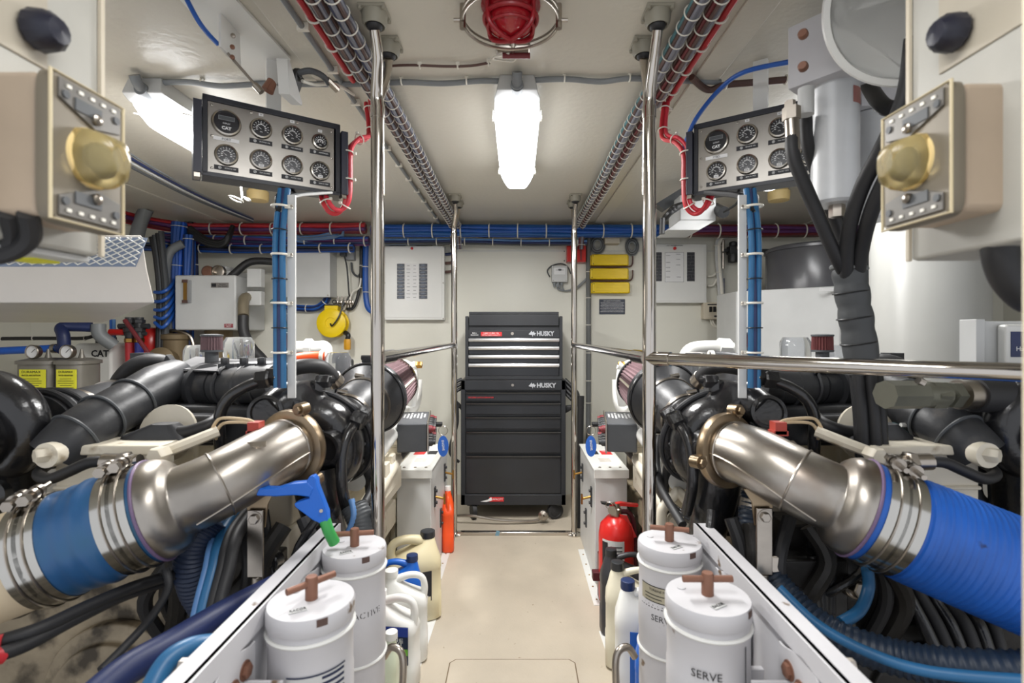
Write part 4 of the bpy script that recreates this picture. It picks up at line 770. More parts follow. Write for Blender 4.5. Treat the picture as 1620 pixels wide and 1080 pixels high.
# ---------------------------------------------------------------- gauge panels
def gauge_panel(s, label, port):
    # far inner corner, near outer corner
    A = V(s*.8715, 1.40, 0); B = V(s*.5655, 1.61, 0)
    L_, Rr = (A, B) if s < 0 else (B, A)
    d = (Rr-L_).normalized(); M = Matrix(((d.x, -d.y, 0), (d.y, d.x, 0), (0, 0, 1))).to_4x4()
    W_ = (B-A).length; H = .215; c = (A+B)/2+V(0, 0, 1.785)
    t = thing('gauge_panel', c, label, 'gauge panel', None, M)
    loc = dict(local=True)
    b = MB(); b.bx((-W_/2+.012, -.006, -H/2+.006), (W_/2-.018, .0, H/2-.012)); b.build('face_plate', PANELST, t, local=True, bevel=.001)
    b = MB(); b.bx((-W_/2, -.01, H/2-.012), (W_/2, .06, H/2+.004)); b.bx((-W_/2, -.01, -H/2-.006), (W_/2, .06, -H/2+.006)); b.bx((-W_/2, -.01, -H/2), (-W_/2+.012, .06, H/2)); b.bx((W_/2-.014, -.01, -H/2), (W_/2, .06, H/2)); b.bx((-W_/2+.005, .05, -H/2), (W_/2-.005, .07, H/2))
    b.build('frame', mat('panel_black', (34, 36, 44), .4), t, local=True, bevel=.001)
    for sx in (-1, 1):
        b = MB(); x = sx*(W_/2+.012); b.bx((x-.010, -.02, -H/2-.002), (x+.010, .08, H/2-.018)); q = b.build('side_bracket', mat('panel_navy_black', (44, 46, 58), .4), t, local=True, bevel=.001)
        b = MB(); b.bx((x-.008, -.015, -H/2-.014), (x+.006, .02, -H/2)); b.build('foot_clip', STEEL, q, local=True)
    xs = (-.128, -.04, .045, .125) if s < 0 else (-.118, -.030, .057, .135)
    for i, x in enumerate(xs):
        for j in (0, 1):
            z = .043+.004*(i > 0)-(.09 if j else 0); r = .0375 if (i == 0 and j == 0) else (.030 if not (i == 3 and j == 0) else .025)
            if i == 3: z += -.003
            b = MB(); b.lathe([(r-.001, 0), (r, .003), (r-.002, .009), (r-.006, .010), (r-.007, .004)], (x, -.006, z), (0, -1, 0), 40); g = b.build('gauge', mat('bezel_metal', (190, 184, 174), .2, 1), t, local=True)
            b = MB(); b.lathe([(r-.006, 0), (r-.006, .0045)], (x, -.006, z), (0, -1, 0), 36); b.build('dial', mat('dial_black', (22, 22, 28), .25), g, local=True)
            y = -.0108
            if i == 0 and j == 0:
                b = MB(); b.bx((x-.02, y-.0002, z+.006), (x+.02, y, z+.018)); b.build('display_frame', GREYC, g, local=True); b = MB(); b.bx((x-.0185, y-.0006, z+.0075), (x+.0185, y-.0001, z+.0165)); b.build('display', DGREY, g, local=True)
                lettering('DISPLAY', (x, y, z-.003), R_, U_, .006, LWHT, g, local=True, width=.018, depth=.0003); lettering('CAT', (x, y, z-.016), R_, U_, .012, LWHT, g, local=True, depth=.0003, bold=.0005)
            else:
                b = MB(); k = r-.011
                for q in range(11):
                    a_ = math.radians(205-q*23); p = V(x+k*math.cos(a_), y, z+k*math.sin(a_)); b.box(p, (.0012, .0004, .0045), Matrix.Rotation(a_-PI/2, 3, 'Y').inverted())
                for q in range(9):
                    a_ = math.radians(200-q*27); p = V(x+(k-.007)*math.cos(a_), y, z+(k-.007)*math.sin(a_)); b.box(p, (.005, .0004, .0022))
                b.build('scale', LWHT, g, local=True)
                b = MB(); a_ = 1.5 if (i == 3 and j == 0) else 2.6; b.prism([(x-.001, y-.0006, z-.002), (x+.001, y-.0006, z-.002), (x+k*.9*math.cos(a_), y-.0006, z+k*.9*math.sin(a_))], (0, -.0004, 0)); b.build('needle', LWHT, g, local=True)
                lettering('PSI' if j == 0 and i < 3 else ('A' if j == 0 else ('PSI' if i == 1 else '°F')), (x, y, z+.0145), R_, U_, .005, LWHT, g, local=True, depth=.0003)
                lettering('kPa', (x, y, z-.010), R_, U_, .005, LWHT, g, local=True, depth=.0003)
                if j == 1:
                    tx_ = {0: '190', 1: '275', 2: '120', 3: '180'}[i] if s < 0 else {0: '200', 1: '300', 2: '110', 3: '180'}[i]
                    b = MB(); b.bx((x-.007, y-.0008, z-.0215), (x+.007, y-.0002, z-.0135)); k_ = b.build('sticker', LWHT, g, local=True); lettering(tx_, (x, y-.0008, z-.0175), R_, U_, .006, LBLK, k_, local=True, depth=.0003)
            if not (i == 0 and j == 0):
                zz_ = z-r-.008; b = MB(); b.bx((x-.03, -.0075, zz_-.0065), (x+.03, -.006, zz_+.0065)); k_ = b.build('label_plate', LBLK, t, local=True)
                lettering({(0, 1): 'ENGINE OIL TEMP', (1, 0): 'ENGINE OIL', (1, 1): 'GEAR OIL PRESS', (2, 0): 'FUEL PRESSURE', (2, 1): 'WATER TEMP', (3, 0): 'AMPERES', (3, 1): 'GEAR OIL TEMP'}[(i, j)], (x+.010, -.0077, zz_), R_, U_, .0045, LWHT, k_, local=True, width=.028, depth=.0003)
                b = MB(); b.torus((x-.016, -.0077, zz_), (0, 1, 0), .0035, .0005, 14, 4); b.box((x-.016, -.0077, zz_), (.002, .0004, .004)); b.build('symbol', LWHT, k_, local=True)
            else:
                b = MB(); zz_ = z-.0465; b.bx((x-.032, -.0075, zz_-.005), (x+.032, -.006, zz_+.005)); k_ = b.build('name_strip', LWHT, t, local=True); lettering('PORT' if port else 'STBD', (x, -.0077, zz_), R_, U_, .009, LBLK, k_, local=True, depth=.0003)
    for x, z in ((-W_/2+.022, H/2-.022), (-W_/2+.022, 0), (-W_/2+.022, -H/2+.018), (W_/2-.026, H/2-.024), (W_/2-.026, 0), (W_/2-.026, -H/2+.016), (xs[1]-.026, H/2-.02), (xs[2]+.014, H/2-.02)):
        b = MB(); b.ell((x, -.007, z), (.0035, .002, .0035), 10); b.build('screw', CHROME, t, local=True)
    for k, x in enumerate(xs[1:]):
        b = MB(); z = H/2-.019-(.01 if k == 2 else 0); b.bx((x-.004-.002, -.0068, z-.004), (x+.006, -.006, z+.004)); k_ = b.build('number_sticker', LWHT, t, local=True); lettering(('50', '60', '12')[k], (x, -.007, z), R_, U_, .006, LBLK, k_, local=True, depth=.0003)
    b = MB(); b.bx((-.02, .03, H/2), (.02, .05, H/2+.17)); b.build('hanger', WHITE, t, local=True)
    return t
gauge_panel(-1, 'steel gauge panel marked PORT hanging left of the aisle', True)
gauge_panel(1, 'steel gauge panel marked STBD hanging right of the aisle', False)
# red cable loops from the panels
for s, side in ((-1, 'left'), (1, 'right')):
    q = lambda px, py, Y: V(s*abs(P(px, py, Y).x), Y, P(px, py, Y).z)
    pts = [V(s*.516, 1.75, CEIL-.03), q(586, 212, 1.72), q(565, 222, 1.66), q(552, 240, 1.62), q(551, 280, 1.62), q(549, 318, 1.62), q(538, 334, 1.62), q(524, 332, 1.60), q(513, 314, 1.60), q(512, 300, 1.62)]
    t = thing('red_cable_loop', pts[0], 'pair of bright red cables looping under the %s gauge panel' % side, 'cables')
    for k in (-1, 1):
        b = MB(); b.tube([p+V(k*.007, 0, k*.006) for p in pts], .0072, 9); b.build('cable', mat('pinkish_red_cable', (214, 60, 74), .35) if k > 0 else REDC, t)
    ties(t, pts, .017, .085, tube=.0022)
    # blue riser below the panel with its flat bar
    x0 = s*.655; Y0 = 1.40; Y1 = Y0
    px = lambda a: s*(818-a)/800*Y0*1
    t = thing('cable_riser', (x0, Y0, .9), 'bundle of blue hoses strapped to an upright bar under the %s gauge panel' % side, 'cable bundle')
    ztop = 1.66; zbot = P(0, 590, Y0).z-.04
    for k, (dx, r, m_) in enumerate(((-.009, .0075, BLUET), (.001, .007, NAVY), (.011, .008, BLUET), (-.003, .006, mat('petrol_hose', (34, 62, 90), .35)))):
        b = MB(); b.tube([(x0-s*dx, Y0+.02, ztop-.02), (x0-s*dx, Y0-.01+.008*(k % 2), 1.5), (x0-s*dx, Y0-.008, 1.3), (x0-s*(dx+.002), Y0-.01, zbot)], r, 10); b.build('hose', m_, t)
    b = MB(); bx_ = x0-s*.028; b.bx((bx_-.011, Y0+.004, zbot-.03), (bx_+.011, Y0+.012, 1.62)); b.build('bar', GREYW, t, bevel=.001)
    for z in (1.585, 1.452, 1.318, 1.182):
        b = MB(); b.torus((x0-s*.001, Y0-.006, z), (0, 0, 1), .021, .0032, 24, 6); b.box((x0-s*.024, Y0-.002, z), (.02, .008, .01)); k_ = b.build('strap', TIE, t); b = MB(); b.ell((x0-s*.034, Y0-.008, z), (.004, .003, .004), 8); b.build('bolt', STEEL, k_)
    for z in (1.52, 1.385, 1.25): b = MB(); b.torus((x0, Y0-.006, z), (0, 0, 1), .0195, .0018, 24, 6); b.build('black_tie', BLACK, t)
    for k in range(5):
        a_ = [(-.07, RUB), (-.04, RUB), (.03, GREYC), (.055, GREYC), (.08, GREYW)][k]
        b = MB(); b.tube([V(x0+a_[0], 1.57, 1.672), V(x0+a_[0]*.7, 1.52, 1.655), V(x0+a_[0]*.3, 1.43, 1.62), V(x0+a_[0]*.1, 1.40, 1.57)], .004 if k > 1 else .008, 8); b.build('lead', a_[1], t)
# ceiling bracket plates, rod and sensor (upper left)
def L(px, py, z): return cp(px, py, z)
t = thing('ceiling_bracket', L(360, 60, 2.03), 'white angle bracket with a threaded rod on the ceiling, upper left', 'bracket')
zc = CEIL
b = MB(); a1 = cp(296, 4, zc); b.prism([cp(284, -6, zc-.002), cp(372, -6, zc-.002), cp(460, 90, zc-.002), cp(440, 130, zc-.002), cp(398, 125, zc-.002)], (0, 0, -.008)); b.build('ceiling_plate', WHITE, t)
pf = P(346, 20, 1.33); b = MB()
b.prism([P(346, 22, 1.30), P(376, 55, 1.40), P(378, 108, 1.40), P(346, 75, 1.30)], (.008, -.004, 0)); b.build('upright_plate', WHITE, t)
for px, py in ((355, 41), (369, 57), (368, 75), (368, 91)): b = MB(); b.lathe([(.006, 0), (.006, .004), (.003, .006)], P(px, py, 1.33), (.3, -1, 0), 10); b.build('bolt', [STEEL, COPPER][py > 60], t)
b = MB(); b.tube([P(360, 84, 1.33), P(395, 124, 1.36), P(412, 144, 1.37)], .004, 8, sm=False); b.tube([P(403, 134, 1.365), P(414, 146, 1.37)], .009, 10, sm=False); b.build('threaded_rod', STEEL, t)
wcable([cp(292, -8, CEIL-.01), P(312, 30, 1.25), P(328, 52, 1.28), P(345, 70, 1.31)], .006, BLUEC, 'single blue wire crossing the ceiling at the upper left', 'wire', 'wire')
t = thing('sensor_switch', P(450, 130, 1.5), 'black rotary sensor on a white bracket under the ceiling, left', 'sensor')
b = MB(); b.prism([P(437, 92, 1.45), P(440, 92, 1.45), P(461, 160, 1.5), P(461, 166, 1.5), P(441, 148, 1.45)], (.03, .004, 0)); b.build('bracket', WHITE, t)
b = MB(); b.prism([cp(400, 92, zc-.001), cp(437, 92, zc-.001), cp(450, 115, zc-.001), cp(415, 115, zc-.001)], (0, 0, -.006)); kk = b.build('ceiling_plate', WHITE, t)
lettering('Port', cp(424, 104, zc-.0075), (-1, 0, 0), (0, 1, 0), .035, LBLK, kk, name='handwriting')
b = MB(); b.box(P(460, 130, 1.5), (.045, .05, .062), Matrix.Rotation(.35, 3, 'Y')); b.cyl(P(466, 116, 1.49), P(476, 116, 1.49), .014, n=12); b.build('body', BLACK, t, bevel=.004)
b = MB(); b.tube([P(466, 117, 1.49), P(490, 112, 1.48), P(510, 120, 1.52), P(520, 132, 1.55)], .009, 10); b.build('cable_sleeve', DGREY, t)
b = MB(); b.cyl(P(517, 126, 1.54), P(533, 142, 1.58), .011, n=10); b.build('connector', STEEL, t)
b = MB(); b.tube([P(478, 128, 1.5), P(500, 134, 1.55), P(530, 133, 1.6), P(560, 150, 1.7)], .005, 8); b.build('wire', TIE, t)
b = MB(); b.cyl(P(420, 142, 1.45), P(430, 128, 1.46), .012, n=10); b.cyl(P(427, 146, 1.45), P(432, 132, 1.46), .01, n=10); b.build('rod_end', COPPER, t)
# far right counterpart: air filter regulator box behind right panel
t = thing('wall_speaker', P(1105, 340, 2.6), 'pale grey control box with black levers hung from the ceiling, behind the right gauge panel', 'control box')
b = MB(); b.bx(P(1076, 348, 2.6), P(1133, 308, 2.6)+V(0, .2, 0)); b.build('body', GREYW, t, bevel=.006); b = MB(); b.prism([P(1055, 364, 2.6), P(1106, 364, 2.6), P(1134, 348, 2.6), P(1076, 348, 2.6)], (0, .2, 0)); b.build('base', GREYW, t, bevel=.004)
b = MB(); b.prism([P(1038, 322, 2.7), P(1090, 290, 2.7), P(1090, 306, 2.7), P(1052, 332, 2.7)], (0, .06, 0)); b.bx(P(1086, 300, 2.7), V(P(1098, 0, 2.7).x, 2.76, CEIL)); b.build('hanger', DGREY, t)
b = MB(); 
for k in range(3): b.tube([P(1052+k*5, 345-k*6, 2.58), P(1060+k*4, 336-k*4, 2.55), P(1072+k*3, 328-k*2, 2.58)], .016, 8)
b.cyl(P(1048, 345, 2.55), P(1047, 370, 2.55), .014, n=10); b.build('lever', BLACK, t)
b = MB(); b.cyl(P(1132, 330, 2.65), P(1145, 336, 2.55), .03, n=12); b.build('knob', BLACK, t)
b = MB(); b.tube([P(1145, 335, 2.5), P(1165, 322, 2.4), P(1175, 300, 2.3)], .006, 8); b.build('lead', BLACK, t)
for s, lab in ((-1, 'round cream ceiling vent left of the left blue riser'), (1, 'round cream ceiling vent right of the right blue riser')):
    q = cp(408 if s < 0 else 1232, 316, 2.0); b = MB(); b.lathe([(.055, 0), (.058, .02), (.058, .05), (.05, .056), (.045, .08)], V(q.x, q.y, CEIL-.075), (0, 0, 1), 30); b.build('ceiling_vent', mat('old_cream_plastic', (226, 200, 140), .45), label=lab, cat='vent')
# right ceiling cables
wcable([cp(1094, 122, CEIL-.02), cp(1120, 142, CEIL-.03), cp(1150, 134, CEIL-.03), cp(1200, 130, CEIL-.03), cp(1246, 126, CEIL-.03)], .011, BROWNC, 'brown sleeved cable crossing the ceiling towards the white filter head', clips=[(cp(1148, 134, CEIL-.03), (1, 0, 0)), (cp(1243, 126, CEIL-.03), (1, 0, 0))])
wcable([P(1080, 240, 1.65), P(1100, 190, 1.6), P(1140, 140, 1.55), P(1180, 113, 1.45), P(1260, 96, 1.35)], .007, BLUEC, 'single blue wire arching over the right gauge panel', 'wire', 'wire')
# left soffit rods
for k in range(4): wcable([P(150, 205+k*9, 1.9), P(230, 258+k*6, 2.25), P(320, 308+k*4, 2.8), P(400, 345+k*2, 3.5)], .005+.002*(k % 2), [GREYC, NAVY, GREYW, DGREY][k], ['topmost', 'second', 'third', 'lowest'][k]+' of four thin tubes slanting along the upper left ceiling', 'tube', 'tube')
b = MB(); q = P(373, 315, 2.3); b.torus(q, (.3, .2, 1), .03, .004, 20, 6); b.torus(q+V(.05, 0, 0), (.3, .2, 1), .016, .004, 16, 6); b.tube([q+V(.03, 0, 0), q+V(.01, .02, .08), V(q.x, q.y, CEIL)], .005, 8); b.build('wing_hook', mat('dull_steel', (140, 138, 132), .5, .5), label='steel butterfly hook on the ceiling below the left gauge panel', cat='hook')

# ---------------------------------------------------------------- foreground boxes
def perf_box(s, label, y0, y1, z0, z1):
    X = .552; o = .64; x = s*X; t = thing('door_box', (s*.6, (y0+y1)/2, z0), label, 'box')
    b = MB(); b.bx((s*(X+.012), y0+.004, z0+.006), (s*.80, y1-.004, z1-.004)); b.build('body', mat('warm_beige_paint', (182, 164, 144), .45), t, bevel=.01, seg=3)
    yc = (y0+y1)/2; zc_ = (z0+z1)/2; hy = (y1-y0)/2; hz = (z1-z0)/2
    b = MB(); b.loft([(0, 0, 0, hy, hz, 9), (.012, 0, 0, hy, hz, 9), (.016, 0, 0, hy*.97, hz*.98, 9)], 48); b.move(Matrix.Translation(V(s*(X+.012), yc, zc_)) @ Matrix(((0, 0, -s, 0), (1, 0, 0, 0), (0, 1, 0, 0), (0, 0, 0, 1)))); pl = b.build('plate', mat('beige_metal_plate', (122, 114, 100), .42, .2), t)
    xf = s*(X-.004); b = MB()
    pts = [(-hy*.97, hz*.96), (hy*.97, hz*.96), (hy*.97, -hz*.96), (-hy*.97, -hz*.96)]
    b.tube([V(xf, yc+a_, zc_+c_) for a_, c_ in pts], .0022, 8, sm=False, closed=True); b.build('rim', mat('pale_rim', (206, 192, 158), .45), pl)
    for q, (zs, flip) in enumerate(((hz*.62, 1), (-hz*.62, -1))):
        b = MB(); tri = [(-hy*.82, zs+flip*hz*.28), (hy*.82, zs+flip*hz*.28), (hy*.82, zs-flip*hz*.10), (hy*.1, zs-flip*hz*.2), (-hy*.82, zs+flip*hz*.02)]
        b.prism([(xf, yc+a_, zc_+c_) for a_, c_ in tri], (-s*.003, 0, 0)); rp = b.build('raised_panel', mat('grey_metal_plate', (104, 101, 96), .4, .3), pl, bevel=.001)
        for yy in (-.6, -.3, 0, .3, .6): b = MB(); b.box((xf-s*.0035, yc+hy*yy, zc_+zs+flip*hz*.2), (.002, .006, .004)); b.build('slot', TIE, rp)
        b = MB(); b.lathe([(.007, 0), (.007, .004), (.004, .006)], (xf-s*.003, yc+hy*.1, zc_+zs-flip*hz*.06), (-s, 0, 0), 14); b.build('bolt', STEEL, rp)
        for yy in (-.68, .68): b = MB(); b.lathe([(.005, 0), (.005, .002)], (xf-s*.003, yc+hy*yy, zc_+zs+flip*hz*.08), (-s, 0, 0), 12); b.build('hole', DGREY, rp)
        b = MB(); b.bx((xf-s*.003, yc-hy*.45, zc_+zs+flip*hz*.01-.006), (xf-s*.0045, yc+hy*.25, zc_+zs+flip*hz*.01+.009)); b.build('stamped_mark', DGREY, rp)
    b = MB(); b.loft([(0, 0, 0, .031, .034, 5), (.012, 0, 0, .030, .033, 5), (.03, 0, 0, .024, .027, 4), (.038, 0, 0, .015, .018, 3)], 32); b.move(Matrix.Translation(V(xf, yc+.004, zc_)) @ Matrix(((0, 0, -s, 0), (1, 0, 0, 0), (0, 1, 0, 0), (0, 0, 0, 1))))
    ln = b.build('lens', mat('amber_lens', (214, 196, 140), .22, trans=.7, var=.1), t)
    b = MB(); b.ell((xf-s*.010, yc+.002, zc_), (.010, .018, .018), 14); b.build('bulb', DGREY, ln)
    b = MB(); b.torus((xf, yc+.004, zc_), (1, 0, 0), .035, .0035, 28, 6); b.build('lens_ring', mat('old_cream_plastic', (226, 200, 140), .45), ln)
perf_box(-1, 'blurred beige box with a perforated plate and amber lens, left foreground', .592, .705, 1.365, 1.548)
perf_box(1, 'blurred beige box with a perforated plate and amber lens, right foreground', .636, .76, 1.382, 1.556)
for s, side in ((-1, 'left'), (1, 'right')):
    X = .615; yf = .745 if s < 0 else .79; t = thing('side_cabinet', (s*.7, .6, 1.345), 'pale grey cabinet side with a black knob, top %s foreground' % side, 'cabinet')
    b = MB(); b.bx((s*X, .35, 1.345), (s*.9, yf, CEIL)); b.build('body', mat('pale_cabinet_grey', (178, 176, 168), .4), t, bevel=.006)
    b = MB(); b.bx((s*(X-.0), yf-.004, 1.345), (s*(X-.006), yf+.003, CEIL)); b.build('edge_trim', BEIGE, t, bevel=.001)
    yk = .64 if s < 0 else .70; zk = 1.615 if s < 0 else 1.648
    b = MB(); b.prism([(s*(X-.001), yk-.14, zk+.16), (s*(X-.001), yk-.14, zk-.055), (s*(X-.001), yk-.05 if s < 0 else yk-.05, zk-.055), (s*(X-.001), yk+.012, zk-.03), (s*(X-.001), yk+.012, zk+.16)], (-s*.003, 0, 0)) if False else b.bx((s*(X-.003), yk-.15, zk-.04), (s*X, yk+.035 if s > 0 else yk+.02, zk+.16)); b.build('knob_plate', mat('aged_beige_plate', (176, 168, 152), .45), t, bevel=.002)
    b = MB(); b.lathe([(.022, 0), (.026, .006), (.024, .024), (.016, .034), (0, .036)], (s*(X-.003), yk, zk), (-s, 0, 0), 26, star=.95); b.build('knob', mat('knob_navy_black', (30, 32, 46), .35), t)
# jamb hose, lower left duct and its yellow label
t = thing('grey_duct_box', (-.72, .62, 1.33), 'rounded grey box with a yellow sticker under the left foreground cabinet', 'box'); b = MB(); b.bx((-.93, .5, 1.336), (-.625, .74, 1.3445)); b.build('body', GREYW, t, bevel=.002)
b = MB(); b.bx((-.70, .69, 1.333), (-.66, .73, 1.336)); b.build('sticker', YLAB, t)
for k in range(3):
    wcable([V(-.58-.022*k, .60, 1.374), V(-.60-.022*k, .62, 1.345), V(-.65-.02*k, .62, 1.325), V(-.78, .6, 1.31-.012*k), V(-.95, .58, 1.31-.01*k)], .011, RUB, ['innermost', 'middle', 'outermost'][k]+' of three black hoses under the left foreground box', 'hose', 'hose')
wcable([V(.635, .66, 1.385), V(.64, .67, 1.34), V(.665, .68, 1.30), V(.71, .69, 1.275), V(.80, .70, 1.27)], .02, RUB, 'thick black hose under the right foreground box', 'hose', 'hose', n=14)
wcable([V(.66, .70, 1.385), V(.675, .70, 1.33), V(.70, .70, 1.29), V(.75, .70, 1.262), V(.82, .70, 1.258)], .009, GREYC, 'grey hose beside the thick black hose, right foreground', 'hose', 'hose', n=12)
# air duct hood
A1 = P(245, 479, 1.5); A2 = P(232, 427, 1.5); A3 = P(224, 372, 1.56); A4 = P(165, 510, 2.1); A5 = V(A4.x, 2.1, A3.z)
t = thing('air_duct_hood', (-1.6, 1.7, 1.28), 'large white air duct hood with a mesh grille, left of the aisle', 'duct hood')
e = 1.5; L2 = lambda v, x: V(x, v.y, v.z)
vs = [A1, A2, A3, A5, A4]; X2 = -2.9
b = MB(); n = 5; b.add([v.copy() for v in vs]+[L2(v, X2) for v in vs], [(4, 3, 2, 1, 0), (5, 6, 7, 8, 9), (0, 1, 6, 5), (2, 3, 8, 7), (3, 4, 9, 8), (4, 0, 5, 9), (1, 2, 7, 6)])
b.build('body', mat('warm_white_paint', (222, 216, 208), .4, var=.02, bump=.1), t, bevel=.004)
nrm = (A3-A2).cross(V(-1, 0, 0)).normalized(); nrm = nrm if nrm.y < 0 else -nrm; up_ = (L2(A3, 0)-L2(A2, 0)); ul = up_.length; up_ = up_.normalized()
g0 = L2(A2, -1.135); gw = .62
b = MB(); b.prism([g0+up_*.012, g0+up_*(ul-.012), g0+up_*(ul-.012)+V(-gw, 0, 0), g0+up_*.012+V(-gw, 0, 0)], nrm*.004); gr = b.build('grille', mat('slate_backing', (138, 152, 176), .5), t)
b = MB(); st = .034; hh = ul-.03
for k in range(-6, 26):
    for sg in (-1, 1):
        x_ = k*st; p0 = V(0, 0, 0); d_ = .06
        segs = []
        y0_, y1_ = 0, hh; xa = x_; xb = x_+sg*hh*2.0*.8
        t0, t1 = 0., 1.; dx = xb-xa
        if dx > 0: t0 = max(t0, (0-xa)/dx); t1 = min(t1, (gw-xa)/dx)
        else: t0 = max(t0, (gw-xa)/dx); t1 = min(t1, (0-xa)/dx)
        if t1 <= t0: continue
        pa = g0+V(-(xa+dx*t0), 0, 0)+up_*(.015+hh*t0)+nrm*.006; pb = g0+V(-(xa+dx*t1), 0, 0)+up_*(.015+hh*t1)+nrm*.006
        b.tube([pa, pb], .0022, 5, sm=False)
b.build('mesh', WHITE, gr)

# ---------------------------------------------------------------- filter head, tank, ducts on the right
t = thing('spin_on_filter', P(1320, 300, 1.27), 'white spin-on filter under a square white head, upper right', 'filter')
Mh = Matrix.Rotation(math.radians(38), 3, 'Z'); hc = V(.775, 1.25, 1.925)
b = MB(); b.box(hc, (.12, .15, .155), Mh); hd = b.build('head', WORN, t, bevel=.002)
for dz, dy in ((.035, .02), (-.035, -.02)):
    p = P(1272, 57 if dz > 0 else 108, 1.12); b = MB(); b.lathe([(.008, 0), (.0105, .004), (.0105, .014), (.008, .018)], p, Mh @ V(-1, -.2, 0), 14); b.build('plug', COPPER, hd)
fc = V(.795, 1.265, 0); rf = .053
b = MB(); b.lathe([(rf-.008, 1.555), (rf, 1.562), (rf, 1.845), (rf+.002, 1.85)], (fc.x, fc.y, 0), n=44); b.build('canister', mat('filter_grey_white', (206, 208, 210), .3), t)
b = MB(); b.cyl((fc.x+.005, fc.y, 1.525), (fc.x+.005, fc.y, 1.556), .018, n=6); b.build('drain_nut', STEEL, t)
b = MB(); 
for q in range(8):
    a0_ = math.radians(-78+q*5); a1_ = math.radians(-73+q*5)
    b.add([V(fc.x+(rf+.0008)*math.cos(a_), fc.y+(rf+.0008)*math.sin(a_), z) for z in (1.79, 1.83) for a_ in (a0_, a1_)], [(0, 1, 3, 2)])
b.build('warning_label', mat('faded_red_label', (168, 110, 104), .5), t)
t2 = thing('spin_on_filter', (1.02, 1.47, 1.5), 'second white spin-on filter half hidden behind the first, upper right', 'filter')
b = MB(); b.lathe([(.045, 1.56), (.053, 1.567), (.053, 1.865), (.045, 1.87)], (1.02, 1.47, 0), n=40); b.build('canister', MATS['filter_grey_white'], t2); b = MB(); b.bx((.96, 1.41, 1.87), (1.08, 1.53, CEIL)); b.build('head', WORN, t2, bevel=.002)
q = P(1250, 160, 1.2); b = MB(); b.tube([q, q+V(.0, 0, -.03)], .012, 6, sm=False); b.lathe([(.02, 0), (.02, .03), (.014, .032)], P(1252, 170, 1.2), (0, 0, -1), 6); b.lathe([(.016, 0), (.016, .09)], P(1252, 180, 1.2), (.05, 0, -1), 18); b.build('hose_fitting', STEEL, t)
b = MB(); b.tube([P(1275, 140, 1.22), P(1275, 182, 1.22)], .018, 14, sm=False); b.build('hose_fitting', GREYW, t)
def hose(name, pts, r, m, label, cat='hose', n=16, per=8, t=None, **k):
    b = MB(); b.tube(pts, r, n, per=per); return b.build(name, m, t, label=label, cat=cat, **k)
hose('hydraulic_hose', [P(1254, 210, 1.2), P(1256, 250, 1.2), P(1285, 320, 1.22), P(1320, 400, 1.26), P(1340, 440, 1.3)], .0155, RUB, 'black hydraulic hose hanging from the white filter, nearest the gauge panel')
hose('hydraulic_hose', [P(1275, 185, 1.26), P(1278, 230, 1.27), P(1294, 280, 1.3), P(1322, 350, 1.34), P(1348, 430, 1.36)], .0145, RUB, 'black hydraulic hose close behind the first one below the filter head')
hose('hydraulic_hose', [P(1300, 318, 1.5), P(1322, 340, 1.48), P(1345, 385, 1.44), P(1356, 430, 1.42)], .014, RUB, 'short black hose showing under the white filter canister')
def arm(name, o, pts, r, label, m=RUB): return hose(name, pts, r, m, label)
hose('hydraulic_hose', [P(1445, 60, 1.02), P(1432, 150, 1.04), P(1400, 225, 1.08), P(1362, 300, 1.15), P(1342, 370, 1.22), P(1338, 440, 1.29)], .0165, RUB, 'thick black printed hose, left of the pair curving down from the top right')
hose('hydraulic_hose', [P(1468, 90, 1.02), P(1448, 180, 1.04), P(1415, 255, 1.08), P(1382, 325, 1.15), P(1366, 380, 1.22), P(1356, 440, 1.29)], .0165, RUB, 'thick black printed hose, right of the pair curving down from the top right')
hose('hydraulic_hose', [P(1367, 120, 1.4), P(1380, 145, 1.35), P(1398, 168, 1.25), P(1420, 170, 1.2), P(1440, 150, 1.15)], .019, RUB, 'black hose bending behind the white filter canister')
pth = [P(1343, 424, 1.3), P(1346, 450, 1.3), P(1352, 490, 1.3), P(1358, 530, 1.3), P(1366, 590, 1.3), P(1372, 650, 1.3), P(1376, 725, 1.3)]
t = thing('wrapped_hose_bundle', pth[0], 'thick hose bundle wrapped in black tape in front of the white tank', 'hose bundle')
sp = smooth_path(pth[:5], 8); b = MB(); b.tube(sp, [.036+.004*abs(math.sin(i*.42)) for i in range(len(sp))], 24, sm=False); b.build('sleeve', mat('grey_tape_wrap', (66, 68, 70), .6, bump=.4, bscale=30), t)
b = MB(); b.torus(pth[0], (.1, 0, 1), .037, .007, 24, 8); b.build('collar', mat('sleeve_grey', (110, 112, 112), .6), t)
for k, (dx, dy) in enumerate(((-.028, -.02), (.0, -.035), (.028, -.02), (-.015, .02), (.018, .022))):
    b = MB(); b.tube([p+V(dx*.85, dy*.7, 0) for p in pth[4:]], .014, 12); b.build('hose', RUB, t)
for i in (1, 2, 3): b = MB(); b.torus(pth[i]+V(0, 0, -.02), (pth[i]-pth[i-1]), .040, .002, 28, 6); b.build('tie_wrap', BLACK, t)
# print on hoses
# white tank
tc = V(1.76, 2.17, 0); rt = .206
t = thing('water_tank', (tc.x, tc.y, .55), 'tall white cylindrical tank behind the rail, right side', 'tank')
b = MB(); b.lathe([(rt, .45), (rt, 1.92), (rt*.93, 1.98), (rt*.6, 2.01), (0, 2.02)], (tc.x, tc.y, 0), n=72); b.build('shell', mat('tank_enamel', (170, 170, 166), .28, var=.02), t)
b = MB(); b.lathe([(rt+.02, .42), (rt+.02, .47)], (tc.x, tc.y, 0), n=60); b.bx((tc.x-.15, tc.y-.15, -.3), (tc.x+.15, tc.y+.15, .43)); b.build('stand', DGREY, t)
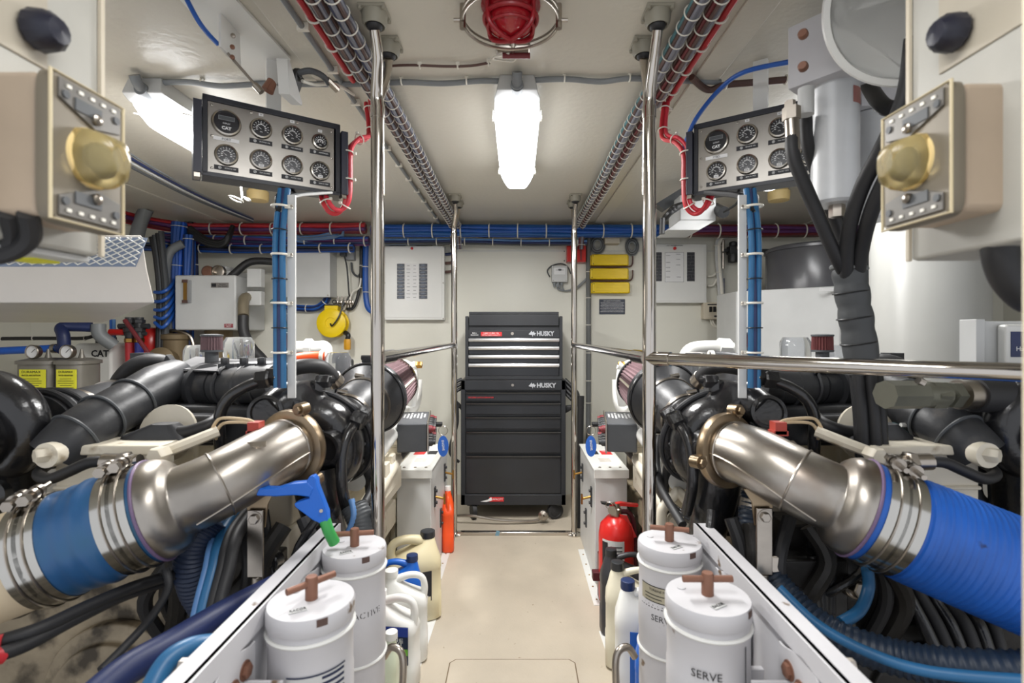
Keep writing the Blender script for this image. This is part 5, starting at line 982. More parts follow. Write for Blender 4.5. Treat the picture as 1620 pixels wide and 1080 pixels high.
# big round duct
dc = V(1.02, 1.22, 1.98)
t = thing('round_air_duct', dc, 'big grey round duct opening with a white rim at the top right', 'duct'); ax = V(-.5, -.72, -.48).normalized()
dc = P(1462, -16, 1.0); b = MB(); b.lathe([(.162, 0), (.172, 0), (.174, .008), (.170, .014), (.158, .014), (.158, .0)], dc, ax, 64); b.build('rim', WHITE, t)
b = MB(); b.lathe([(.0, -.008), (.158, -.0), (.166, -.002), (.166, -.03)], dc, ax, 64); b.build('end_face', mat('duct_grey', (126, 126, 120), .45, bump=.2), t)
# display unit at far right
yf = 1.4; A = P(1592, 620, yf); C = P(1690, 513, yf)
t = thing('display_unit', (A.x+.08, yf, A.z), 'white control display with small buttons beside the white tank', 'display'); b = MB(); b.bx((A.x, yf, A.z), (C.x, yf+.03, C.z)); b.build('housing', WHITE, t, bevel=.008)
b = MB(); b.bx((A.x+.012, yf-.002, C.z-.09), (C.x-.01, yf, C.z-.02)); sc = b.build('screen', NAVY, t); lettering('Hailo', V(A.x+.045, yf-.0025, C.z-.068), R_, U_, .018, LWHT, sc, width=.04)
for k in range(4): b = MB(); b.ell((A.x+.03, yf, C.z-.113-.026*k), (.005, .004, .005), 10); b.build('button', DGREY, t); b = MB(); b.box((A.x+.012, yf-.0008, C.z-.113-.026*k), (.018, .001, .002)); b.build('printed_line', GREY, t)
b = MB(); b.bx((A.x-.05, yf+.032, A.z-.05), (C.x+.3, yf+.07, C.z+.01)); b.bx((A.x-.065, yf+.02, A.z-.05), (A.x-.04, yf+.075, C.z+.015)); b.build('backing_board', GREYW, bevel=.002, label='grey framed board behind the white control display', cat='board')
# ---------------------------------------------------------------- jugs, extinguisher
def jug(name, c, hx, hy, h, m, capm, label, rz=0, neck=(0, .55), lab=None, group=None, capr=.022):
    "square plastic jug: neck at one end, loop handle at the other; local +y is the neck end"
    t = thing(name, c, label, 'jug', group, rot('Z', rz)); b = MB(); ny = hy*neck[1]
    b.loft([(0, 0, 0, hx*.9, hy*.92, 5), (.008, 0, 0, hx, hy, 5), (h*.30, 0, 0, hx, hy, 5), (h*.31, 0, 0, hx*.97, hy*.98, 5), (h*.60, 0, 0, hx*.97, hy*.98, 5), (h*.62, 0, 0, hx, hy, 5), (h*.72, 0, hy*.05, hx*.95, hy*.93, 4), (h*.80, 0, hy*.32, hx*.75, hy*.58, 3), (h*.88, 0, ny, hx*.5, hy*.28, 2.4), (h*.93, 0, ny, capr*1.0, capr*1.0, 2)], 36)
    b.build('body', m, t, local=True, ang=50)
    b = MB(); rr = hx*.24
    b.tube([(0, -hy*.80, h*.66), (0, -hy*.86, h*.80), (0, -hy*.70, h*.905), (0, -hy*.2, h*.93), (0, ny-hy*.1, h*.875)], [rr*1.2, rr, rr*.95, rr, rr*1.3], 14); b.build('handle', m, t, local=True)
    b = MB(); b.lathe([(capr+.003, h*.925), (capr+.004, h*.94), (capr+.003, h*1.0), (capr-.002, h*1.005)], (0, ny, 0), n=30, star=.96); b.build('cap', capm, t, local=True)
    if lab: lab(t, hx, hy, h)
    return t
def lab_side(x, w_, z0, z1, m): return lambda b: None
def side_label(t, hx, hy, z0, z1, m, y0=-.7, y1=.7, sx=1, rows=5):
    b = MB(); x = sx*(hx*.972); b.bx((x, hy*y0, z0), (x+sx*.0015, hy*y1, z1)); k = b.build('label', m, t, local=True)
    b = MB(); 
    for i in range(rows): z = z0+(z1-z0)*(i+1)/(rows+2); b.bx((x+sx*.0015, hy*y0*.8, z), (x+sx*.0022, hy*y1*random.uniform(.2, .8), z+.004))
    b.build('printed_lines', GREYW, k, local=True); return k
CAPB = mat('black_cap', (40, 42, 46), .4)
# left row
def lab_a(t, hx, hy, h): side_label(t, hx, hy, h*.25, h*.6, LBLK, -.5, .55)
jug('oil_jug', (-.455, 2.22, .003), .082, .115, .36, TANKJ, CAPB, 'large stained yellowish jug with a black cap, left of the aisle', rz=-68, lab=lab_a, capr=.029)
jug('blue_jug', (-.475, 2.06, .003), .05, .085, .33, BLUEP, mat('navy_cap', (30, 50, 96), .4), 'blue jug with a navy cap between the yellowish jug and the white ones', rz=-80, capr=.02)
jug('coolant_jug', (-.43, 1.93, .003), .052, .088, .335, JUGW, JUGW, 'plain white jug standing behind the labelled coolant jug', rz=98)
def lab_c(t, hx, hy, h):
    x = -hx*.99; b = MB(); b.bx((x-.0015, -hy*.8, h*.33), (x+.002, hy*.7, h*.715)); k = b.build('label', mat('navy_label', (24, 36, 70), .4), t, local=True)
    b = MB(); b.bx((x-.0015, -hy*.8, h*.62), (x-.0022, hy*.7, h*.715)); b.build('blue_band', LBLU, k, local=True); b = MB(); b.bx((x-.0015, -hy*.8, h*.43), (x-.0022, hy*.7, h*.495)); b.build('green_band', LGRN, k, local=True)
    for s_, z, sz in (('ENGINE', .585, .015), ('COOLANT', .54, .02)): lettering(s_, (x-.0016, 0.0, h*z), (0, -1, 0), (0, 0, 1), sz, LWHT, k, local=True, width=hy*1.2)
    lettering('CONCENTRATE', (x-.0024, 0.0, h*.462), (0, -1, 0), (0, 0, 1), .018, LWHT, k, local=True, width=hy*1.3)
jug('coolant_jug', (-.435, 1.775, .003), .056, .09, .33, JUGW, JUGW, 'white engine coolant jug with a blue and green label', rz=84, lab=lab_c)
jug('fluid_bottle', (-.425, 1.60, .003), .04, .05, .29, mat('pale_green_plastic', (214, 222, 196), .35), JUGW, 'pale greenish bottle at the front of the left row, partly hidden', rz=-90, capr=.016)
b = MB(); c = V(-.475, 1.66, .0); b.lathe([(.035, 0), (.038, .01), (.038, .30), (.03, .335), (.012, .35), (.012, .37), (.02, .375), (.02, .39)], c, n=26); t = thing('spray_can', c, 'red topped grey can behind the white coolant jug', 'can'); b.build('body', mat('can_silver', (150, 152, 158), .35, .7), t)
b = MB(); b.lathe([(.04, .30), (.04, .33), (.03, .36), (0, .375)], c, n=26); b.build('cap', RED, t)
t = jug('orange_jug', (-.40, 2.93, .003), .035, .085, .34, ORANGE, JUGW, 'bright orange bottle against the left far post', rz=8, capr=.015)
side_label(t, .035, .085, .06, .19, LBLK, -.7, .5, 1)
# right row
jug('black_jug', (.445, 2.10, .003), .045, .10, .34, mat('charcoal_plastic', (52, 52, 56), .4), CAPB, 'charcoal jug standing beside the red fire extinguisher', rz=90, capr=.02)
jug('cream_jug', (.43, 1.885, .003), .048, .10, .38, mat('cream_plastic', (228, 222, 200), .38), CAPB, 'cream jug with a black cap between the charcoal and blue-labelled jugs', rz=82, capr=.021)
def lab_s(t, hx, hy, h):
    b = MB(); b.bx((-hx-.0015, -hy*.95, h*.1), (-hx*.96, hy*.5, h*.62)); k = b.build('label', mat('bright_blue_label', (40, 104, 190), .35), t, local=True)
    b = MB(); b.lathe([(.016, 0), (.016, .001)], (-hx-.0015, -hy*.1, h*.55), (-1, 0, 0), 20); b.build('shell_mark', RED, k, local=True)
jug('white_jug', (.435, 1.73, .003), .055, .10, .385, JUGW, mat('navy_cap', (30, 50, 96), .4), 'white jug with a dark cap and a blue label, right row', rz=80, lab=lab_s, capr=.021)
jug('blue_jug', (.435, 1.56, .003), .05, .07, .33, BLUEP, BLUEP, 'solid blue jug beside the rear canister, right row', rz=75, capr=.018)
# fire extinguisher
c = V(.455, 2.32, .05); t = thing('fire_extinguisher', c, 'red fire extinguisher with a white label in the right row', 'fire extinguisher')
b = MB(); b.lathe([(.06, -.045), (.078, -.03), (.08, 0), (.08, .27), (.072, .315), (.04, .35), (.022, .355)], c, n=36); b.build('cylinder', RED, t)
b = MB(); b.lathe([(.024, .35), (.024, .385), (.018, .39), (.018, .41)], c, n=18); v = b.build('valve', STEEL, t)
b = MB(); b.lathe([(.02, 0), (.02, .01)], c+V(-.02, -.02, .385), (-.5, -1, 0), 16); b.build('gauge', STEEL, v); b = MB(); b.torus(c+V(-.035, -.02, .405), (.4, 1, 0), .016, .002, 16, 5); b.build('pull_ring', STEEL, v)
b = MB(); b.prism([c+V(-.03, -.012, .39), c+V(.02, -.012, .40), c+V(.095, -.012, .395), c+V(.10, -.012, .405), c+V(.02, -.012, .415), c+V(-.03, -.012, .405)], (0, .024, 0)); b.build('upper_lever', RED, t)
b = MB(); b.prism([c+V(-.04, -.012, .40), c+V(-.07, -.012, .41), c+V(-.07, -.012, .416), c+V(-.02, -.012, .41)], (0, .024, 0)); b.build('safety_pin', BLACK, t)
b = MB(); b.prism([c+V(.01, -.03, .365), c+V(.045, -.03, .36), c+V(.085, -.04, .27), c+V(.045, -.04, .26)], (0, .012, 0)); b.build('carry_handle', RED, t)
b = MB(); b.tube([c+V(0, .02, .36), c+V(.06, .02, .36), c+V(.085, .01, .30), c+V(.084, 0, .15), c+V(.082, 0, .05)], .011, 10); b.build('hose', mat('wine_rubber', (84, 30, 38), .4), t)
b = MB(); 
def patch(b, c, r, a0_, a1_, z0, z1, n=10):
    for i in range(n):
        q0, q1 = [math.radians(a0_+(a1_-a0_)*k/n) for k in (i, i+1)]
        b.add([c+V(r*math.cos(q), r*math.sin(q), z) for z in (z0, z1) for q in (q0, q1)], [(0, 1, 3, 2)])
patch(b, c, .0808, -150, -75, .08, .265); lb = b.build('label', GREYW, t)
b = MB(); patch(b, c, .0814, -150, -128, .09, .255)
for k in range(9): patch(b, c, .0814, -118, -82, .10+k*.017, .105+k*.017, 4)
b.build('printed_lines', LBLK, lb)
b = MB(); b.bx(c+V(-.075, .02, -.05), c+V(.075, .075, .16)); b.bx(c+V(-.11, -.02, .06), c+V(-.07, .02, .10)); b.build('bracket', mat('wine_rubber', (84, 30, 38), .4), t, bevel=.004)
# absorbent mats
for s, lab, y1 in ((-1, 'white absorbent mat under the left row of jugs', 2.3), (1, 'white absorbent mat under the right row of jugs', 2.1)):
    b = MB(); xa = -.352 if s < 0 else .345; b.prism([(xa, 1.15, .0), (xa+.01*s, 1.7, 0), (xa-.005*s, y1, 0), (s*.63, y1, 0), (s*.63, 1.15, 0)], (0, 0, .0025)); b.build('absorbent_mat', JUGW, label=lab, cat='mat')

# ---------------------------------------------------------------- canister filters and their frame
def canf(x, y, ztop, r, label, ha, chip, words, side, deco=None):
    t = thing('fuel_filter', (x, y, 0), label, 'fuel filter', None); c = V(x, y, 0); z = ztop
    b = MB(); b.lathe([(r*.97, .02), (r*.985, z-.26), (r*1.0, z-.255), (r*1.0, z-.125), (r*.985, z-.12), (r*.985, z-.062), (r*1.015, z-.055), (r*1.02, z-.045), (r*.985, z-.042), (r*.985, z-.008)], c, n=56); b.build('body', WORN, t)
    b = MB(); b.lathe([(r*1.0, z-.032), (r*1.03, z-.028), (r*1.03, z-.006), (r*1.0, z), (0, z+.001)], c, n=56); ld = b.build('lid', WORN, t)
    b = MB(); b.torus(c+V(0, 0, z-.045), (0, 0, 1), r*1.01, .0035, 48, 6); b.build('clamp_ring', WHITE, t)
    b = MB(); b.torus(c+V(0, 0, z-.25), (0, 0, 1), r*1.0, .004, 48, 6); b.build('lower_ring', WHITE, t)
    b = MB(); b.lathe([(r*.15, 0), (r*.15, .038), (r*.13, .042)], c+V(0, 0, z), n=18); k = b.build('tee_handle', COPPER, t)
    d = V(math.cos(math.radians(ha)), math.sin(math.radians(ha)), 0); b = MB(); b.cyl(c+V(0, 0, z+.030)-d*r*.62, c+V(0, 0, z+.030)+d*r*.62, .0062, n=12); b.build('crossbar', COPPER, k)
    b = MB(); q = c+V(-r*.1 if x < 0 else r*.05, -r*.55, z+.0015); b.box(q, (r*.4, r*.18, .001), Matrix.Rotation(.5, 3, 'Z')); s_ = b.build('lid_sticker', GREYW, ld)
    lettering('RACOR', q+V(0, 0, .0006), (.88, .48, 0), (-.48, .88, 0), .011, LBLK, s_, width=r*.36)
    b = MB(); b.lathe([(r*.11, 0), (r*.11, .002)], c+V(-r*.55, r*.35, z), n=16); b.build('lid_button', WORN, ld)
    b = MB(); patch(b, c+V(0, 0, z), r*1.033, chip, chip+14, -.014, -.001, 3); b.build('chipped_paint', mat('rust_chip', (92, 72, 66), .8), ld)
    if deco: deco(t, c, r, z)
    return t
def wraptext(txt, c, r, a_mid, z, size, m, par, name='lettering'):
    "letters curved round a cylinder"
    cu = bpy.data.curves.new('t', 'FONT'); cu.body = txt; cu.size = size; cu.align_x = 'CENTER'; cu.resolution_u = 2
    o = bpy.data.objects.new('t', cu); COL.objects.link(o); me0 = bpy.data.meshes.new_from_object(o.evaluated_get(bpy.context.evaluated_depsgraph_get()))
    b = MB(); rr = r+.0007; a0_ = math.radians(a_mid)
    b.add([c+V(rr*math.cos(a0_+v.co.x/rr), rr*math.sin(a0_+v.co.x/rr), z+v.co.y) for v in me0.vertices], [tuple(p.vertices) for p in me0.polygons]); bpy.data.objects.remove(o); bpy.data.curves.remove(cu)
    return b.build(name, m, par)
def deco_l(t, c, r, z):
    b = MB(); patch(b, c, r*1.002, -100, -20, z-.19, z-.095, 14); k = b.build('maker_label', GREYW, t)
    b = MB(); patch(b, c, r*1.006, -100, -20, z-.098, z-.095, 14)
    for i in range(8): patch(b, c, r*1.006, -55, -22, z-.18+i*.0105, z-.175+i*.0105, 5)
    b.build('printed_lines', mat('navy_label', (24, 36, 70), .4), k)
    wraptext('RACOR', c, r*1.006, -80, z-.128, .022, mat('navy_label', (24, 36, 70), .4), k)
def deco_l2(t, c, r, z): wraptext('LACTIVE', c, r*.99, -52, z-.14, .02, LBLK, t)
def deco_r(t, c, r, z):
    b = MB(); patch(b, c, r*.995, -165, -78, z-.137, z-.085, 14); k = b.build('maker_label', mat('aged_silver_label', (178, 172, 150), .4, .3), t)
    b = MB(); patch(b, c, r*1.0, -165, -78, z-.087, z-.085, 14); patch(b, c, r*1.0, -165, -78, z-.137, z-.135, 14)
    for i in range(4): patch(b, c, r*1.0, -155, -110-5*(i % 3), z-.131+i*.008, z-.129+i*.008, 5)
    b.build('printed_lines', LBLK, k); wraptext('TURBINE FUEL', c, r*1.0, -125, z-.097, .008, LBLK, k); wraptext('PARKER', c, r*1.0, -96, z-.115, .009, LBLK, k)
    wraptext('SERVE', c, r*1.0, -120, z-.165, .02, LBLK, t)
def deco_r2(t, c, r, z):
    wraptext('SERVE', c, r*1.006, -112, z-.112, .02, LBLK, t); b = MB(); b.torus(c+V(.0, -r*.0, 0), (0, 0, 1), .001, .0005, 4, 4); b = MB(); patch(b, c, r*1.006, -55, -53, z-.125, z-.06, 2); b.build('black_streak', LBLK, t)
canf(-.387, 1.205, .728, .0715, 'rear left white canister filter with a brown tee handle', 8, -60, '', -1, deco_l2)
canf(-.378, .93, .745, .0745, 'front left white canister filter with a maker label below its lid', 50, -62, '', -1, deco_l)
canf(.372, 1.235, .728, .0735, 'rear right white canister filter with a silver label band', -12, -70, '', 1, deco_r)
canf(.356, .945, .745, .0745, 'front right white canister filter, brown tee handle across', 0, -50, '', 1, deco_r2)
def frame(s, label):
    t = thing('filter_frame', (s*.48, 1.0, 0), label, 'frame'); z = .745; y0, y1 = .60, 1.305
    b = MB(); b.bx((s*.455, y0, z-.035), (s*.459, y1, z)); b.bx((s*.455, y0, z-.004), (s*.515, y1, z)) if False else None
    b.prism([(s*.462, y0, z), (s*.466, y0, z), (s*.466, y0, z-.09), (s*.462, y0, z-.09)], (0, y1-y0, 0)); b.prism([(s*.462, y0, z-.004), (s*.495, y0, z-.004), (s*.495, y0, z), (s*.462, y0, z)], (0, y1-y0, 0)); b.build('top_rail', WORN, t)
    b = MB(); b.prism([(s*.462, y0, 0), (s*.466, y0, 0), (s*.466, y0, z-.09), (s*.462, y0, z-.09)], (0, y1-y0, 0)); b.bx((s*.462, y1-.004, 0), (s*.42, y1, z-.03)); b.build('side_sheet', WORN, t)
    for yc in (.93, 1.21):
        b = MB(); pr = []
        for i in range(21):
            u = i/20; y = yc-.05-.17*u; dz = -.032-.014*math.cos(u*PI*2)-.02*u; pr.append((y, dz))
        pts_ = [V(s*.455, y, z+dz) for y, dz in pr]+[V(s*.455, pr[-1][0], .1), V(s*.455, pr[0][0], .1)]
        b.prism(pts_, (s*.004, 0, 0)); b.bx((s*.39, yc+.0, z-.13), (s*.455, yc+.012, z-.4)); b.bx((s*.39, yc-.09, z-.09), (s*.455, yc-.085, z-.35)); br = b.build('mount_bracket', WORN, t, bevel=.0015)
        for dy, dz in ((-.085, -.075), (-.12, -.085), (-.16, -.12)):
            b = MB(); b.hexn(V(s*.455, yc+dy, z+dz), (-s, 0, 0), .012, .009); b.lathe([(.016, 0), (.016, .002)], V(s*.455, yc+dy, z+dz), (-s, 0, 0), 18); b.build('bolt', COPPER if dy > -.15 else STEEL, br)
    b = MB(); b.hexn(V(s*.495, y0+.16, z-.01), (s, 0, 0), .009, .012); b.build('bolt', STEEL, t)
frame(-1, 'white steel frame carrying the two left canister filters'); frame(1, 'white steel frame carrying the two right canister filters')
# drain pipes beside canisters
for s, lab in ((-1, 'bent chrome drain pipe beside the rear left canister'), (1, 'bent chrome drain pipe beside the rear right canister')):
    b = MB(); q = P(620 if s < 0 else 992, 1052, 1.25); b.tube([q+V(-s*-.02, 0, .02), q+V(0, 0, .045), q+V(-s*.028, -.01, .03), q+V(-s*.03, -.02, -.05), q+V(-s*.02, -.04, -.2), q+V(-s*.02, -.04, -.44)], .009, 12); t = thing('drain_pipe', q, lab, 'pipe'); b.build('pipe', STEEL, t)
    b = MB(); b.cyl(q+V(-s*.024, -.035, -.05), q+V(-s*.014, -.04, -.14), .012, n=12); b.build('sleeve', BRASS, t)
# ---------------------------------------------------------------- engines
DUST = mat('dusty_beige_metal', (168, 154, 130), .6, var=.2, scale=8, bump=.3, spots=(11, .5, (72, 64, 52), .15))
DARKM = mat('oily_dark_metal', (48, 46, 44), .45, .3, var=.3, scale=9, bump=.5, bscale=30)
TAN = mat('lagged_pipe_beige', (214, 196, 166), .6, var=.06, scale=4, spots=(10, .66, (150, 122, 90), .08))
PURR = mat('purple_silicone', (112, 92, 124), .4, var=.08)
def engine(s, label):
    side = 'left' if s < 0 else 'right'
    def q(px, py, Y): p = P(px, py, Y); return V(s*abs(p.x), Y, p.z)
    t = thing('marine_engine', (s*1.05, 2.2, -.3), label, 'engine')
    def part(name, m, fn, par=None, bevel=0, **k):
        b = MB(); fn(b); return b.build(name, m, par or t, bevel=bevel, **k)
    X = lambda a: s*a
    # block, pan, heads
    def f(b):
        b.bx((X(.66), 1.46, .02), (X(1.46), 2.85, .66)); b.bx((X(.60), 1.6, .30), (X(.66), 2.85, .42)); b.bx((X(1.46), 1.6, .25), (X(1.52), 2.8, .45))
        for k in range(6): b.bx((X(.63), 1.62+k*.25, .06), (X(.66), 1.67+k*.25, .62))
    part('block', CREAM if s < 0 else DUST, f, bevel=.008)
    part('oil_pan', DUST if s < 0 else DARKM, lambda b: (b.bx((X(.72), 1.5, -.28), (X(1.4), 2.8, .02)), b.bx((X(.62), 1.36, -.02), (X(1.5), 1.5, .03))), bevel=.01)
    for xc in (.78, 1.34):
        for k in range(3):
            hd = part('cylinder_head', CREAM, lambda b: b.bx((X(xc-.11), 1.50+k*.45, .66), (X(xc+.11), 1.93+k*.45, .84)), bevel=.012); y0 = 1.51+k*.45
            part('valve_cover', CREAM, lambda b: b.prism([(X(xc-.09), y0, .84), (X(xc+.09), y0, .84), (X(xc+.07), y0, .90), (X(xc-.07), y0, .90)], (0, .4, 0)), hd, bevel=.008)
    # front: gear housing, damper, clutter
    def f(b):
        b.bx((X(.72), 1.36, .05), (X(1.46), 1.47, .72)); b.lathe([(.19, 0), (.19, .03), (.15, .04), (.15, .06), (.05, .07)], (X(1.06), 1.36, .28), (0, -1, 0), 44); b.lathe([(.10, 0), (.10, .05), (.08, .06)], (X(.82), 1.36, .58), (0, -1, 0), 30); b.lathe([(.09, 0), (.09, .05), (.03, .06)], (X(1.32), 1.36, .58), (0, -1, 0), 30)
    part('front_housing', DUST if s < 0 else DARKM, f, bevel=.006)
    hub = part('starter_guard', DARKM, lambda b: (b.bx((X(.62), 1.28, .40), (X(.84), 1.37, .66)), b.cyl((X(.62), 1.33, .48), (X(.86), 1.33, .48), .055), b.bx((X(.56), 1.36, .48), (X(.66), 1.9, .56))), bevel=.006)
    rnd = random.Random(5+s)
    for k in range(16):
        x_ = .50+rnd.random()*.36; z_ = .40+rnd.random()*.34; y_ = 1.24+rnd.random()*.1
        part('bolt_head', [BLKG, DARKM, STEEL][k % 3], lambda b: (b.hexn((X(x_), y_, z_), (0, -1, .2), .014+.01*rnd.random(), .03), b.lathe([(.026, -.04), (.026, 0), (.02, .004)], (X(x_), y_, z_), (0, -1, .2), 16)), hub)
    for k in range(9):
        x0_ = .50+.05*k; part('dark_hose', [BLKG, RUB, DARKM][k % 3], lambda b: b.tube([(X(x0_), 1.30, .78-.02*(k % 3)), (X(x0_+.06*rnd.uniform(-1, 1)), 1.25+.02*(k % 2), .66), (X(x0_+.10*rnd.uniform(-1, 1)), 1.28, .54), (X(x0_+.03), 1.34, .36)], .011+.006*(k % 3), 10))
    # base rail of the engine bed
    part('mount_rail', DUST, lambda b: (b.bx((X(.60), 1.2, -.1), (X(.66), 2.45, .02)), b.bx((X(.52), 1.3, .02), (X(.70), 1.42, .05))), bevel=.004)
    # coolant pipes along the aisle side
    def f(b):
        b.tube([q(560, 760, 1.62), q(595, 712, 1.85), q(630, 670, 2.35), q(654, 638, 2.75), q(657, 600, 2.8)], .038, 20)
    part('coolant_pipe', WHITE, f)
    part('coolant_pipe', CREAM, lambda b: b.tube([q(562, 830, 1.6), q(588, 788, 1.8), q(610, 752, 2.0), q(626, 726, 2.2)], .03, 18))
    def f(b):
        for k in range(5): b.box(q(600+k*10, 742-k*14, 1.95+.13*k), (.07, .06, .05))
        b.bx((X(.56), 1.75, .50), (X(.68), 2.45, .60)); b.bx((X(.52), 2.0, .58), (X(.60), 2.2, .66))
    part('side_brackets', CREAM, f, bevel=.004)
    part('water_pump', WHITE, lambda b: (b.lathe([(.06, -.13), (.078, -.10), (.08, .02), (.07, .05), (.03, .07)], q(633, 592, 2.45), n=28), b.tube([q(652, 585, 2.4), q(654, 612, 2.4), q(650, 640, 2.42)], .024, 14), b.cyl(q(651, 580, 2.4), q(658, 577, 2.4), .02, n=14), b.bx(q(642, 588, 2.37), q(649, 602, 2.38))))
    part('brass_plug', BRASS, lambda b: b.hexn(q(658, 577, 2.4), (1, 0, 0), .018, .03))
    # turbocharger, aisle side: one big snail with its outlet running outboard
    C = V(X(.600), 1.50, .895); axd = (V(X(.553), 1.75, .975)-C).normalized()
    def spiral(b, C, R, r0, r1, a0, a1, n=40, tail=()):
        pts = []; rr = []
        for i in range(n):
            u = i/(n-1); a = math.radians(a0+(a1-a0)*u); rad = R+.25*(r0+(r1-r0)*u)
            pts.append(C+V(s*rad*math.cos(a), -.03*u, rad*math.sin(a))); rr.append(r0+(r1-r0)*u)
        for p, r in tail: pts.append(p); rr.append(r)
        b.tube(pts, rr, 24, sm=False); return pts[-1]
    tb = part('turbocharger', BLKG, lambda b: (spiral(b, C, .088, .034, .062, -60, -262, tail=[(q(478, 628, 1.49), .060), (q(458, 633, 1.475), .057), (q(440, 640, 1.45), .052), (q(424, 650, 1.42), .045)]), b.lathe([(.06, -.075), (.11, -.05), (.125, 0), (.12, .04), (.15, .05), (.152, .075), (.135, .09), (.11, .12), (.10, .15), (.095, .17)], C, axd, 52)))
    part('end_cap', BLKG, lambda b: b.lathe([(.044, -.03), (.047, 0), (.047, .010), (.038, .012), (.035, .004), (0, .004)], q(421, 652, 1.40), (s*-.15, -1, .2), 32), tb)
    part('top_port', BLKG, lambda b: b.lathe([(.040, -.02), (.040, .006), (.034, .008), (.032, .002), (0, .002)], q(462, 616, 1.50), (0, -.45, 1), 32), tb)
    part('lower_port', BLKG, lambda b: (b.lathe([(.044, -.03), (.047, 0), (.047, .012), (.038, .014), (.034, .004), (0, .004)], q(517, 708, 1.40), (s*.25, -1, -.1), 30), b.tube([q(500, 740, 1.46), q(505, 790, 1.46), q(520, 850, 1.5)], [.07, .06, .05], 22)), tb)
    part('v_band', BLKP, lambda b: (b.torus(C+axd*.062, axd, .154, .008, 48, 8), b.box(C+axd*.062+V(s*.05, -.02, .152), (.03, .04, .03)), b.cyl(C+V(s*.02, .04, .165), C+V(s*.09, .04, .15), .009, n=10)), tb)
    A_, B_ = frame_of(axd)
    for k in range(14):
        a_ = 2*PI*k/14; part('cover_bolt', BLKP, lambda b: b.hexn(C+axd*.04+(A_*math.cos(a_)+B_*math.sin(a_))*.135, -axd, .009, .012), tb)
    D0 = C
    # intake coupling and air filter, aisle side
    i0, i1, i2 = V(X(.568), 1.66, .945), V(X(.545), 1.83, .992), V(X(.522), 2.02, 1.025)
    part('intake_coupling', BLKP, lambda b: b.tube([i0, i0+(i1-i0)*.3, i0+(i1-i0)*.4, i0+(i1-i0)*.7, i1], [.082, .084, .092, .09, .094], 40, sm=False), None)
    for k, (f_, r) in enumerate(((.12, .087), (.86, .096))):
        p = i0+(i1-i0)*f_; d = (i1-i0).normalized(); part('hose_clamp', STEEL, lambda b: (b.cyl(p, p+d*.014, r, n=44), b.cyl(p+V(0, 0, r), p+V(s*.03, 0, r+.006), .008, n=10)))
    ex = (i2-i1).normalized()
    part('filter_neck', BLKP, lambda b: b.lathe([(.092, -.02), (.10, .0), (.125, .02), (.13, .03), (.13, .065), (.122, .07)], i1, ex, 52))
    part('filter_clamp', BLKG, lambda b: (b.torus(i1+ex*.03, ex, .131, .006, 48, 8), b.box(i1+ex*.03+V(s*-.0, 0, .14), (.05, .03, .03)), b.cyl(i1+ex*.03+V(-.03, 0, .15), i1+ex*.03+V(.03, 0, .15), .01, n=10)))
    af = part('air_filter', PLEAT, lambda b: b.lathe([(.124, .065), (.103, .255)], i1, ex, 96, star=.93))
    part('filter_end_cap', CHROME if s < 0 else BLKP, lambda b: b.lathe([(.106, .254), (.106, .266), (.03, .272), (0, .272)], i1, ex, 40), af)
    part('filter_seam', CREAM, lambda b: b.cyl(i1+ex*.07+V(s*-.118, -.03, .03), i1+ex*.25+V(s*-.098, -.03, .02), .005, n=8), af)
    part('pink_mark', mat('pink_sticker', (226, 110, 104), .5), lambda b: patch2(b, i1+ex*.065, ex, .1312, 70 if s < 0 else 60, 105, .02), af)
    # outboard turbo and intake
    D = V(X(1.34), 1.30, .985)
    ob = part('turbocharger', BLKG, lambda b: (spiral(b, D, .09, .03, .062, -60, -320), b.lathe([(.10, .03), (.13, .02), (.13, -.02), (.09, -.04), (.075, -.10)], D, (0, 1, 0), 44), b.tube([D+V(0, .02, -.05), D+V(0, .03, -.2), D+V(X(.03), .05, -.36)], [.085, .075, .07], 24), b.lathe([(.05, 0), (.055, .02), (.045, .03), (.04, .02), (0, .02)], D+V(s*-.04, -.09, -.02), (0, -1, .1), 28), b.lathe([(.035, 0), (.035, .02), (.02, .03)], D+V(s*-.09, -.08, -.14), (0, -1, .1), 24)))
    part('mounting_lug', CHROME, lambda b: b.ell(D+V(s*.03, -.1, .12), (.04, .03, .025)), ob)
    e0, e1 = V(X(1.335), 1.40, .965), V(X(1.38), 1.86, 1.0); ed = (e1-e0).normalized()
    part('intake_coupling', BLKP, lambda b: (b.tube([e0, e0+(e1-e0)*.25, e0+(e1-e0)*.3, e0+(e1-e0)*.8, e1], [.10, .10, .088, .086, .09], 40, sm=False), b.torus(e0+ed*.02, ed, .108, .010, 44, 8), b.torus(e0+ed*.07, ed, .103, .007, 44, 8)))
    for fdist in (.13, .30): part('hose_clamp', STEEL, lambda b: b.cyl(e0+ed*fdist, e0+ed*(fdist+.018), .0915, n=40))
    part('filter_neck', BLKP, lambda b: (b.lathe([(.09, -.02), (.125, .01), (.13, .03), (.13, .12)], e1, ed, 48), b.torus(e1+ed*.03, ed, .133, .008, 44, 8), b.box(e1+V(s*-.0, 0, .15), (.05, .05, .03))))
    part('air_filter', PLEAT, lambda b: b.lathe([(.122, .12), (.10, .27)], e1, ed, 96, star=.93))
    # charge pipe crossing up to the manifold
    cpth = [q(88, 722, 1.27), q(120, 690, 1.30), q(160, 662, 1.36), q(210, 635, 1.46), q(250, 612, 1.55), q(280, 598, 1.64)]
    cpp = part('charge_pipe', BLKP, lambda b: b.tube(cpth, [.062, .064, .062, .066, .07, .062], 28))
    for k, i in enumerate((1, 2, 3)): part('pipe_seam', DGREY, lambda b: b.torus(cpth[i]+V(0, 0, 0), cpth[i+1]-cpth[i], (.066, .0665, .069)[k], .004, 36, 6), cpp)
